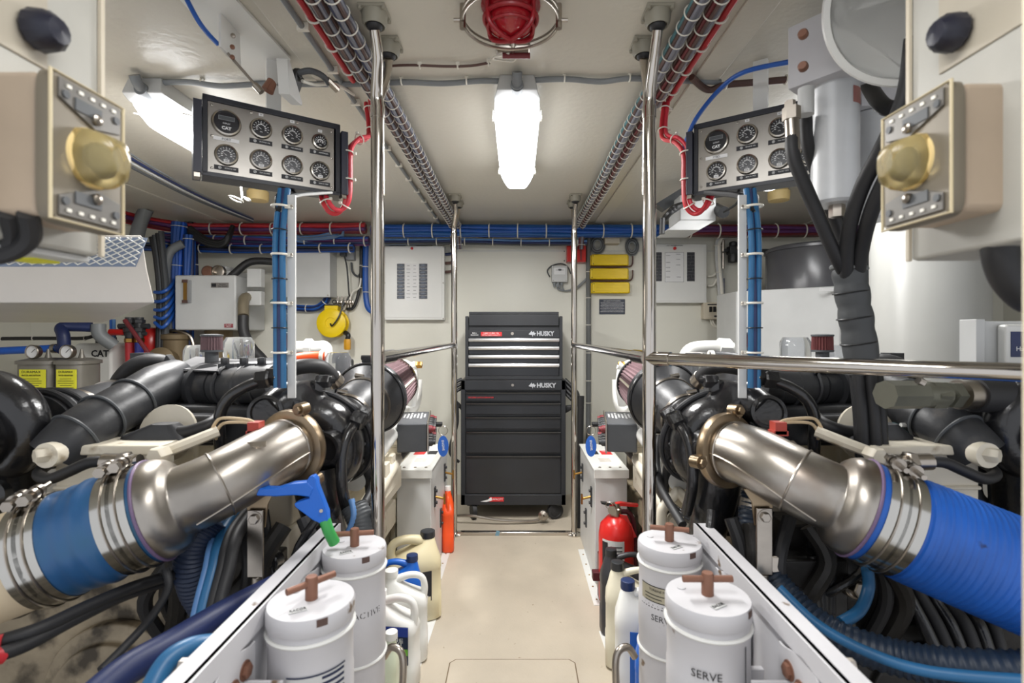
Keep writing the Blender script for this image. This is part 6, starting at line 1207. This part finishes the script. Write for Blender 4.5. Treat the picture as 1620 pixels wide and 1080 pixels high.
    part('pipe_flange', BLKP, lambda b: b.prism([q(262, 560, 1.66), q(296, 600, 1.66), q(280, 650, 1.66), q(256, 645, 1.66), q(250, 590, 1.66)], (0, .03, 0)), cpp, bevel=.004)
    # manifold
    def f(b):
        b.tube([q(288, 612, 1.66), q(320, 612, 1.62), q(325, 612, 1.62), q(350, 612, 1.58)], [.066, .068, .060, .058], 30, sm=False); b.tube([q(350, 612, 1.58), q(400, 608, 1.54), q(440, 606, 1.52)], .058, 30, sm=False)
        b.ell(q(294, 613, 1.66), (.068, .068, .068), 22); b.lathe([(.075, 0), (.075, .02)], q(322, 612, 1.62), (s*-1, -.4, 0), 36)
    mf = part('intake_manifold', BLKP, f)
    for k, px in enumerate((362, 392, 420)): part('clamp_lug', BLKP, lambda b: (b.torus(q(px, 610, 1.57-.015*k), (s*1, .3, 0), .061, .006, 32, 6), b.box(q(px, 580, 1.57-.015*k), (.05, .03, .02)), b.hexn(q(px-6, 576, 1.56-.015*k), (0, 0, 1), .012, .02)), mf)
    part('manifold_base', BLKP, lambda b: (b.bx((X(.78), 1.50, .90), (X(1.16), 2.8, 1.02)), b.bx((X(.86), 1.45, .92), (X(1.10), 1.52, 1.0)), b.bx((X(.90), 1.9, 1.0), (X(1.08), 2.8, 1.10))), bevel=.012)
    part('aftercooler', BLKP, lambda b: (b.loft([(1.02, X(.93), 1.86, .15, .20, 6), (1.10, X(.93), 1.86, .15, .20, 6), (1.14, X(.93), 1.86, .12, .16, 5)], 40),), ang=50)
    part('top_plate', mat('grey_cover_plate', (120, 120, 122), .35, .3), lambda b: b.prism([q(268, 585, 1.62), q(345, 590, 1.52), q(392, 572, 1.80), q(310, 566, 1.95)], (0, 0, .006)))
    part('top_plate_frame', BLKP, lambda b: b.tube([q(268, 585, 1.62), q(345, 590, 1.52), q(392, 572, 1.80), q(310, 566, 1.95)], .006, 8, sm=False, closed=True))
    # breather hoses
    part('breather_hose', RUB, lambda b: b.tube([q(190, 604, 1.75), q(200, 588, 1.74), q(222, 574, 1.75), q(255, 572, 1.78), q(290, 590, 1.85)], .026, 18))
    part('breather_hose', RUB, lambda b: b.tube([q(400, 590, 1.55), q(440, 590, 1.58), q(475, 580, 1.60), q(505, 580, 1.64), q(522, 592, 1.68), q(534, 606, 1.72)], .024, 18))
    part('hose_clamp', STEEL, lambda b: b.cyl(q(526, 597, 1.69), q(533, 605, 1.71), .028, n=24))
    for k, (px, py, Y, r, mm) in enumerate(((335, 552, 1.75, .034, PLEAT if s < 0 else PLEATR), (451, 548, 1.85, .031, PLEATR if s > 0 else PLEAT))):
        p = q(px, py, Y); bf = part('breather_filter', mm, lambda b: b.lathe([(r, -.005), (r*.97, .045)], p, n=48, star=.86))
        part('filter_cap', DGREY, lambda b: b.lathe([(r*.62, -.09), (r*.62, -.01), (r*1.04, -.01), (r*1.04, -.003), (r*.8, -.002), (r*.8, .044), (r*1.04, .044), (r*1.04, .05), (r*.5, .052)], p, n=32), bf)
    # clear bowls, orange hose, white pipe
    for k, (px, py, Y, r) in enumerate(((535, 578, 1.95, .048), (315, 566, 2.0, .055), (378, 552, 2.15, .06))):
        p = q(px, py, Y); part('clear_bowl', GLASS, lambda b: b.lathe([(r*.9, -.055), (r, -.045), (r, .03), (r*.8, .05), (0, .052)], p, n=32)); part('bowl_base', GREYW, lambda b: b.lathe([(r*1.05, -.07), (r*1.05, -.055)], p, n=30))
    og = part('orange_hose', ORANGE if s < 0 else BLKP, lambda b: b.tube([q(458, 582, 1.93), q(466, 570, 1.93), q(490, 566, 1.94), q(514, 565, 1.95)], .024, 18)); part('hose_clamp', TIE, lambda b: b.cyl(q(508, 565, 1.95), q(514, 565, 1.95), .027, n=24), og)
    wp = part('white_pipe', JUGW, lambda b: b.tube([q(462, 549, 2.5), q(500, 549, 2.5), q(515, 550, 2.5), q(516, 570, 2.5)] if s < 0 else [q(478, 552, 2.2), q(500, 549, 2.2), q(540, 552, 2.2), q(552, 566, 2.2)], .03, 16)); part('pipe_coupling', JUGW, lambda b: b.cyl(q(484, 549, 2.5), q(494, 549, 2.5), .042, n=8) if s < 0 else b.cyl(q(482, 550, 2.2), q(500, 549, 2.2), .04, n=8), wp)
    # oil lines with hex fittings
    def line(pts, r, m, hexes):
        o = part('oil_line', m, lambda b: b.tube(pts, r, 14))
        for p, d in hexes: part('hex_fitting', BLKG, lambda b: b.hexn(p-Vector(d).normalized()*.02, d, r*1.75, .04), o)
    line([q(440, 596, 1.42), q(420, 600, 1.40), q(388, 612, 1.38), q(360, 632, 1.37), q(347, 662, 1.37), q(348, 700, 1.38), q(350, 745, 1.42)], .0155, BLKG, [(q(418, 600, 1.40), (s*1, 0, -.1)), (q(434, 596, 1.41), (s*1, .1, 0))])
    line([q(578, 660, 1.50), q(564, 668, 1.46), q(550, 688, 1.42), q(541, 722, 1.40), q(541, 770, 1.40), q(550, 810, 1.44)], .0155, BLKG, [(q(567, 664, 1.46), (s*1, 0, .4)), (q(577, 656, 1.50), (s*1, 0, .6))])
    line([q(528, 600, 1.5), q(512, 604, 1.48), q(503, 612, 1.48)], .012, BLKG, [(q(512, 603, 1.48), (1, 0, 0)), (q(503, 611, 1.48), (0, 0, 1))])
    line([q(556, 830, 1.45), q(590, 770, 1.6), q(598, 720, 1.7), q(592, 690, 1.75)], .013, RUB, [])
    line([q(572, 700, 1.6), q(580, 740, 1.62), q(585, 790, 1.65), q(577, 850, 1.65)], .014, RUB, [(q(577, 840, 1.65), (0, 0, 1)), (q(573, 712, 1.6), (0, 0, 1))])
    if s > 0: line([q(602, 640, 1.6), q(610, 700, 1.62), q(590, 780, 1.65), q(545, 820, 1.6), q(480, 835, 1.5), q(470, 790, 1.5)], .015, BLKG, [(q(480, 833, 1.5), (1, 0, 0))])
    # sensor with two wires, on the exhaust flange
    sn = part('exhaust_sensor', mat('brick_red_connector', (168, 62, 50), .5), lambda b: (b.box(q(405, 676, 1.26), (.028, .03, .03)), b.box(q(405, 684, 1.26), (.036, .03, .012))))
    part('sensor_wires', mat('beige_wire', (206, 184, 150), .5), lambda b: (b.tube([q(404, 670, 1.26), q(392, 664, 1.26), q(360, 661, 1.26), q(345, 664, 1.27), q(336, 678, 1.28), q(334, 690, 1.30)], .004, 6), b.tube([q(402, 672, 1.26), q(390, 668, 1.26), q(362, 668, 1.26), q(350, 672, 1.27), q(342, 684, 1.28), q(342, 694, 1.3)], .004, 6)), sn)
    # rocker cover in front, tie rods, cables
    part('front_cover', CREAM, lambda b: (b.bx((X(1.17), 1.28, .70), (X(.90), 1.33, .945)), b.bx((X(1.18), 1.26, .93), (X(.89), 1.55, .955)), b.bx((X(1.17), 1.27, .84), (X(.90), 1.30, .85))), bevel=.01)
    part('tie_rod', CREAM, lambda b: (b.tube([q(258, 716, 1.22), q(300, 700, 1.24), q(345, 682, 1.28)], .014, 8, sm=False), b.hexn(q(262, 716, 1.2), (0, -1, 0), .02, .04)))
    part('tie_rod', CREAM, lambda b: (b.tube([q(88, 716, 1.25), q(112, 700, 1.3), q(155, 690, 1.36)], .016, 8, sm=False), b.hexn(q(80, 718, 1.22), (s*.6, -1, 0), .018, .03), b.lathe([(.03, 0), (.03, .03)], q(90, 716, 1.24), (0, -1, 0), 20)))
    part('hose_fitting', STEEL, lambda b: (b.cyl(q(165, 730, 1.2), q(205, 731, 1.2), .02, n=18), b.hexn(q(190, 731, 1.2), (s*-1, 0, 0), .026, .02), b.cyl(q(205, 731, 1.2), q(222, 727, 1.2), .014, n=10)))
    part('braided_hose', RUB, lambda b: b.tube([q(165, 730, 1.2), q(140, 732, 1.19), q(110, 745, 1.18), q(80, 757, 1.18), q(62, 752, 1.2), q(66, 742, 1.25), q(85, 730, 1.3)], .013, 12))
    part('connector_boot', BLKP, lambda b: (b.loft([(-.03, 0, 0, .10, .035, 4), (.0, 0, 0, .085, .035, 4), (.03, .02, 0, .03, .025, 3)], 24), b.move(Matrix.Translation(q(250, 687, 1.36)))))
    part('braided_sleeve', RUB, lambda b: b.tube([q(272, 684, 1.36), q(300, 682, 1.35), q(330, 672, 1.35), q(345, 660, 1.4)], .017, 14))
    part('bracket_plate', CREAM, lambda b: b.lathe([(.08, 0), (.08, .01)], q(268, 685, 1.42), (0, -1, .2), 26))
    for k in range(3): part('fuel_line', DGREY, lambda b: b.tube([q(180+k*6, 695, 1.45), q(210+k*6, 668, 1.5), q(235+k*5, 645, 1.6)], .008, 8))
    return t
def patch2(b, c, ax, r, a0_, a1_, w_):
    A, B = frame_of(ax)
    for i in range(8):
        q0, q1 = [math.radians(a0_+(a1_-a0_)*k/8) for k in (i, i+1)]
        # angle measured so that 90 is up
        up = V(0, 0, 1); sd = up.cross(ax).normalized(); up = ax.cross(sd).normalized()
        b.add([c+ax*h+(sd*math.cos(q)+up*math.sin(q))*r for h in (0, w_) for q in (q0, q1)], [(0, 1, 3, 2)])
engine(-1, 'left marine diesel engine, cream block under black twin turbos and pipes')
engine(1, 'right marine diesel engine, black turbo and pipes behind the polished handrail')

# ---------------------------------------------------------------- exhausts
def along(pts, d):
    acc = 0
    for i in range(len(pts)-1):
        L_ = (pts[i+1]-pts[i]).length
        if acc+L_ >= d: return pts[i]+(pts[i+1]-pts[i])*((d-acc)/L_), (pts[i+1]-pts[i]).normalized()
        acc += L_
    return pts[-1], (pts[-1]-pts[-2]).normalized()
def exhaust(s, pts, rim, nxt, label):
    dr = (nxt-rim).normalized(); e0_ = rim-dr*.05; c1_ = pts[0]+(pts[1]-pts[0]).normalized()*.10; c2_ = e0_-dr*.11; sp = [pts[0]*(1-u)**3+c1_*3*u*(1-u)**2+c2_*3*u*u*(1-u)+e0_*u**3 for u in [i/32 for i in range(33)]]; t = thing('exhaust_pipe', pts[0]+V(0, 0, -.1), label, 'exhaust pipe')
    b = MB(); b.tube(sp+[sp[-1]+(rim-sp[-1])*f_ for f_ in (.06, .2, .4, .65, .9, 1)], [.076]*len(sp)+[.079, .092, .101, .107, .109, .1088], 48, sm=False); p = b.build('pipe', STEELB, t)
    for i in (int(len(sp)*.12), len(sp)-9): b = MB(); d = (sp[i+1]-sp[i-1]).normalized(); b.torus(sp[i], d, .0765, .0028, 44, 6); b.build('weld_seam', STEEL, p)
    b = MB(); a_, d_ = frame_of(sp[3]-sp[0]); ln = []
    for i in range(2, len(sp)-2):
        dd = (sp[i+1]-sp[i-1]).normalized(); up = V(0, 0, 1)-dd*dd.z; up.normalize(); sd = dd.cross(up)*( -1 if s < 0 else 1); ln.append(sp[i]-(sd*math.cos(.2)-up*math.sin(-.25)*-1)*.0765*-1 if False else sp[i]+(V(s*-1, 0, 0)-dd*dd.x*s*-1).normalized()*.0765)
    b.tube(ln, .0022, 6, sm=False); b.build('long_seam', STEEL, p)
    d = (sp[1]-sp[0]).normalized(); b = MB(); b.lathe([(.088, -.02), (.096, -.012), (.099, 0), (.096, .012), (.082, .016)], sp[0], d, 48); fl = b.build('clamp_ring', mat('aged_steel', (158, 140, 116), .35, 1, var=.15), t)
    up = V(0, 0, 1)
    for k in range(3):
        a_ = math.radians((70, 190, 310)[k] if s < 0 else (110, -10, -130)[k]); A = V(0, 0, 1)-d*d.z; A.normalize(); Bv = d.cross(A)*(1 if s < 0 else 1); w_ = Bv*math.cos(a_)*s+A*math.sin(a_)
        b = MB(); b.cyl(sp[0]+w_*.108-d*.012, sp[0]+w_*.108+d*.016, .017, n=16); b.box(sp[0]+w_*.095, (.026, .02, .026)); b.hexn(sp[0]+w_*.108+d*.016, d, .011, .01); b.build('clamp_lug', mat('aged_steel', (158, 140, 116), .35, 1, var=.15), fl)
    dr = (nxt-rim).normalized(); b = MB(); b.torus(rim+dr*.002, dr, .1095, .0035, 52, 8); b.build('rim_gasket', PURR, t)
    # strap hanger
    m_ = along(sp, (sum((sp[i+1]-sp[i]).length for i in range(len(sp)-1)))*.42)[0]; b = MB()
    h0 = V(m_.x+s*-.005, m_.y, m_.z-.074); b.prism([h0+V(-.045, -.01, .012), h0+V(.045, -.01, .02), h0+V(.025, -.01, -.02), h0+V(.018, -.01, -.075), h0+V(-.018, -.01, -.075), h0+V(-.025, -.01, -.02)], (0, .006, 0)); b.build('hanger_ear', mat('aged_steel', (158, 140, 116), .35, 1, var=.15), t)
    b = MB(); b.bx(h0+V(-.019, -.02, -.19), h0+V(.019, -.014, -.03)); b.cyl(h0+V(0, -.01, -.19), h0+V(0, -.01, -.26), .013, n=12); b.cyl(h0+V(0, -.012, -.26), h0+V(0, -.012, -.44), .007, n=10); hs = b.build('hanger_strap', STEEL, t, bevel=.002)
    b = MB(); b.hexn(h0+V(0, -.02, -.05), (0, -1, 0), .012, .01); b.lathe([(.017, 0), (.017, .002)], h0+V(0, -.02, -.05), (0, -1, 0), 18); b.build('bolt', STEEL, hs)
    b = MB(); q_ = along(sp, .12)[0]; k_ = V(-s*.02, -.035, .068); 
    b.prism([q_+V(0, -.045, .062), q_+V(.045, -.04, .063), q_+V(.05, -.052, .055), q_+V(-.02, -.055, .052)], (0, -.002, .002)); b.build('welded_tab', STEEL, p)
    return rim, dr
rl, dl = exhaust(-1, [P(462, 706, 1.33), P(425, 720, 1.25), P(385, 742, 1.19), P(294, 786, 1.122)], P(252, 805, 1.105), P(66, 874, 1.045), 'brushed steel exhaust pipe from the left engine turbo to the blue hose')
rr_, dr_ = exhaust(1, [P(1150, 712, 1.33), P(1190, 718, 1.26), P(1230, 732, 1.20), P(1310, 775, 1.135)], P(1352, 801, 1.115), P(1640, 920, 1.02), 'brushed steel exhaust pipe from the right engine turbo to the blue hose')
def tclamp(t, p, d, r, up, w_=.034):
    b = MB(); b.cyl(p, p+d*w_, r, n=52); k = b.build('band_clamp', mat('mirror_band', (190, 188, 182), .16, 1, var=.05), t)
    b = MB(); b.torus(p+d*w_*.5, d, r+.0012, .0022, 52, 6); b.build('band_bead', STEEL, k)
    u = up-d*up.dot(d); u.normalize(); sd = d.cross(u); b = MB(); c = p+d*w_*.5+u*(r+.012); b.cyl(c-sd*.04, c+sd*.05, .0055, n=10); b.cyl(c-sd*.045, c-sd*.03, .011, n=6); b.cyl(c+sd*.0, c+sd*.012, .014, n=12); b.cyl(c-sd*.02, c-sd*.008, .014, n=12); b.build('t_bolt', STEEL, k)
# left hose
t = thing('exhaust_hose', rl, 'blue exhaust hose with band clamps between steel pipe and beige pipe, left', 'exhaust hose')
e_ = P(66, 874, 1.045); ld = (e_-rl); LL = ld.length; ld = ld.normalized(); b = MB(); n = 40
pts = [rl+ld*(LL*i/n) for i in range(n+1)]; b.tube(pts, [.108+.0015*math.sin(i*1.1)*(8 < i < 32)+(.004*math.exp(-((i-19)/4)**2)) for i in range(n+1)], 56, sm=False); b.build('hose', mat('worn_blue_hose', (42, 92, 142), .36, var=.2, scale=5, spots=(5, .5, (30, 82, 100), .25)), t)
for f_ in (.03, .15): tclamp(t, rl+ld*(LL*f_*1.0+.005), ld, .1112, V(-.2, -.1, 1))
for f_ in (.76, .88): tclamp(t, rl+ld*(LL*f_), ld, .1112, V(-.3, -.2, 1))
t = thing('lagged_exhaust', e_, 'fat beige exhaust pipe leaving the picture at the lower left', 'exhaust pipe'); b = MB(); b.tube([e_-ld*.06, e_+ld*.5], .104, 52, sm=False); b.build('pipe', TAN, t)
# right hose
t = thing('exhaust_hose', rr_, 'long ribbed bright blue exhaust hose leaving the picture at the lower right', 'exhaust hose')
e_ = P(1640, 920, 1.02); rd = (e_-rr_); LL = rd.length; rd = rd.normalized(); n = 150; LT = LL*1.15
b = MB(); b.tube([rr_+rd*(LT*i/n) for i in range(n+1)], [.108+(.0011*math.sin(i*1.35) if i > 40 else 0)+.004*(i > 36) for i in range(n+1)], 60, sm=False); b.build('hose', BLUEH, t)
for f_ in (.05, .145): tclamp(t, rr_+rd*(LL*f_+.0), rd, .1112, V(.4, -.2, 1), .038)

# ---------------------------------------------------------------- low hoses and cables
def corr(name, pts, r, m, label, amp=.05, per=26, n=18):
    sp = smooth_path(pts, per); b = MB(); b.tube(sp, [r*(1+amp*math.sin(i*1.6)) for i in range(len(sp))], n, sm=False); return b.build(name, m, label=label, cat='hose', ang=60)
hose('battery_cable', [P(-20, 1020, .86), P(60, 995, .9), P(140, 958, .98), P(220, 925, 1.08), P(290, 905, 1.18)], .012, RUB, 'upper of two thick black cables under the beige exhaust pipe', 'cable')
hose('battery_cable', [P(-20, 1040, .84), P(40, 1020, .88), P(120, 978, .96), P(200, 940, 1.06), P(280, 915, 1.2)], .012, RUB, 'lower of two thick black cables under the beige exhaust pipe', 'cable')
b = MB(); b.cyl(P(-14, 1019, .859), P(4, 1016, .866), .0135, n=14); b.cyl(P(-14, 1038, .842), P(6, 1036, .856), .0135, n=14); b.build('red_sleeve', REDC, label='red sleeves on the black cables at the left edge', cat='sleeve')
hose('control_cable', [P(262, 900, 1.1), P(266, 930, 1.08), P(240, 975, 1.02), P(200, 1020, .95), P(160, 1060, .9)], .008, RUB, 'thin black cable curving down from under the left blue hose', 'cable')
hose('coolant_hose', [P(140, 1110, .78), P(200, 1060, .84), P(270, 1020, .91), P(345, 975, 1.0), P(420, 935, 1.12), P(480, 905, 1.22)], .026, NAVY, 'broad navy hose slanting at the bottom left, behind the canister frame')
hose('coolant_hose', [P(230, 1110, .74), P(262, 1050, .78), P(300, 1025, .81), P(340, 1018, .84), P(385, 1012, .88)], .016, BLUET, 'faded blue hose arching beside the front left canister frame')
for k, (dx, m_) in enumerate(((0, BLUET), (12, RUB), (24, RUB), (-12, SKY))): hose('coolant_hose', [P(385+dx, 800, 1.34), P(358+dx, 835, 1.22), P(345+dx, 865, 1.16), P(338+dx, 900, 1.12), P(325+dx, 950, 1.08), P(312+dx, 1010, 1.04)], (.013, .012, .014, .008)[k], m_, ('faded blue hose running down beside the steel hanger strap, left', 'black hose just right of the faded blue hose, left side', 'second black hose right of the faded blue hose, left side', 'thin pale blue tube left of the faded blue hose')[k])
corr('bellows_hose', [P(335, 820, 1.2), P(312, 850, 1.18), P(304, 890, 1.18), P(312, 930, 1.2), P(330, 960, 1.22)], .038, mat('dark_blue_black_rubber', (30, 44, 70), .5), 'big dark curved hose behind the left blue exhaust hose')
corr('suction_hose', [P(560, 800, 1.42), P(572, 830, 1.4), P(566, 860, 1.38), P(545, 890, 1.36), P(520, 930, 1.36)], .036, DGREY, 'grey ribbed hose curling behind the rear left canister', .03)
hose('blue_tube', [P(556, 790, 1.4), P(560, 815, 1.38), P(552, 840, 1.37), P(535, 868, 1.36)], .009, SKY, 'pale blue tube along the grey ribbed hose, left side', 'tube')
corr('suction_hose', [P(1196, 780, 1.34), P(1192, 830, 1.32), P(1206, 890, 1.28), P(1250, 950, 1.22), P(1320, 1005, 1.14), P(1420, 1040, 1.08), P(1520, 1056, 1.02), P(1640, 1062, .97)], .036, mat('blue_black_rubber', (34, 48, 66), .45, var=.2), 'long ribbed dark hose sweeping along the bottom right', .06, 30)
hose('blue_tube', [P(1232, 930, 1.16), P(1290, 985, 1.1), P(1370, 1030, 1.04), P(1470, 1062, .98), P(1640, 1078, .9)], .011, BLUET, 'faded blue tube following the ribbed dark hose, bottom right', 'tube')
b = MB(); b.cyl(P(1196, 790, 1.34), P(1194, 806, 1.335), .042, n=28); b.build('hose_clamp', STEEL, label='steel hose clamp at the top of the ribbed dark hose', cat='clamp')
for k in range(6): hose('black_hose', [P(1385+k*24, 830+k*10, 1.35), P(1400+k*24, 870+k*10, 1.35), P(1430+k*24, 930+k*8, 1.32), P(1462+k*22, 990, 1.28), P(1490+k*20, 1050, 1.24)], .016-.001*(k % 3), [BLKG, RUB][k % 2], ['first', 'second', 'third', 'fourth', 'fifth', 'last'][k]+' from the left of six black hoses falling below the right blue exhaust hose')
hose('blue_tube', [P(1372, 900, 1.2), P(1374, 930, 1.2), P(1360, 965, 1.18), P(1330, 985, 1.16)], .013, BLUET, 'short curved faded blue tube under the right blue exhaust hose', 'tube')
for k in range(4): hose('black_hose', [P(1285+10*k, 880, 1.3), P(1290+8*k, 920, 1.28), P(1296+6*k, 970, 1.25)], .012, [DARKM, RUB][k % 2], ['first', 'second', 'third', 'fourth'][k]+' from the left of four dark hoses beside the right steel hanger strap')
# right outboard equipment behind the rail
t = thing('pipe_fitting', P(1470, 625, 1.25), 'large grey threaded pipe fitting with a steel band behind the rail, right', 'pipe fitting')
b = MB(); a_, c_ = P(1400, 624, 1.2), P(1456, 624, 1.22); b.cyl(a_, c_, .034, n=8); b.cyl(c_, P(1490, 624, 1.24), .030, n=26); b.cyl(P(1466, 624, 1.23), P(1486, 624, 1.24), .036, n=6); b.cyl(P(1496, 624, 1.25), P(1510, 624, 1.26), .034, n=6); b.build('coupling', mat('galvanised', (124, 124, 112), .45, .7, var=.15), t)
b = MB(); b.cyl(P(1516, 624, 1.27), P(1540, 624, 1.28), .037, n=32); b.build('band_clamp', STEEL, t)
b = MB(); b.cyl(P(1452, 602, 1.2), P(1460, 606, 1.2), .01, n=10); b.build('bleed_screw', STEEL, t)
b = MB(); b.tube([P(1538, 624, 1.28), P(1600, 625, 1.3), P(1680, 628, 1.3)], .044, 26, sm=False); b.build('black_pipe', RUB, t)
hose('black_hose', [P(1430, 650, 1.5), P(1500, 690, 1.45), P(1560, 730, 1.4), P(1640, 780, 1.35)], .03, RUB, 'fat black hose slanting down to the right edge behind the rail')
hose('black_hose', [P(1400, 655, 1.6), P(1460, 700, 1.58), P(1540, 730, 1.55), P(1640, 720, 1.5)], .022, BLKP, 'second black hose above the slanting fat one, right edge')
hose('black_hose', [P(1570, 680, 1.5), P(1540, 760, 1.42), P(1560, 800, 1.4), P(1640, 820, 1.35)], .02, DGREY, 'dark hose looping above the right blue exhaust hose')
b = MB(); b.bx(P(1100, 1, 1.3)*0+V(1.0, 1.62, .95), V(1.22, 1.75, 1.03)); b.prism([P(1425, 670, 1.4), P(1475, 690, 1.4), P(1478, 710, 1.4), P(1425, 690, 1.4)], (0, .04, 0)); t = thing('sensor_block', P(1450, 700, 1.4), 'blue-green electrical block on a white bracket, right engine', 'electrical block'); b.build('block', mat('teal_grey_plastic', (90, 120, 124), .4), t, bevel=.004)
b = MB(); b.tube([P(1425, 672, 1.38), P(1445, 672, 1.38), P(1476, 690, 1.37), P(1477, 712, 1.37)], .006, 6, sm=False); b.build('bracket', WHITE, t)
# cream roll frame on the right aisle side
b = MB(); b.tube([P(1047, 862, 1.62), P(1047, 812, 1.62), P(1052, 800, 1.62), P(1068, 782, 1.62), P(1076, 780, 1.62), P(1126, 838, 1.5), P(1130, 850, 1.48)], .017, 16, per=4); b.build('guard_tube', CREAM, label='bent cream tube guard between the right post and the rear canister', cat='guard')
# blue trigger tool
t = thing('hand_pump', P(505, 830, 1.22), 'bright blue trigger handle with a green tube by the left exhaust pipe', 'hand pump')
Y_ = 1.16; b = MB()
def slab(b, pts, th=.018): b.prism([P(x, y, Y_)+V(0, -th/2, 0) for x, y in pts], (0, th, 0))
slab(b, [(488, 758), (492, 752), (498, 750), (503, 756), (504, 766), (520, 808), (521, 822), (510, 826), (497, 820), (470, 800), (468, 794), (478, 790), (492, 786)], .022); b.build('pump_body', BLUEP, t, bevel=.003)
b = MB(); slab(b, [(405, 772), (410, 769), (440, 770), (465, 762), (490, 760), (500, 770), (494, 784), (470, 781), (440, 783), (410, 782)], .026); b.build('trigger', BLUEP, t, bevel=.004)
b = MB(); b.tube([P(514, 822, Y_), P(520, 840, Y_), P(529, 858, Y_+.01)], .013, 14); b.build('green_tube', mat('green_tube', (60, 156, 80), .3), t)
b = MB(); b.cyl(P(508, 808, Y_-.012), P(508, 808, Y_-.015), .004, n=10); b.build('rivet', STEEL, t)
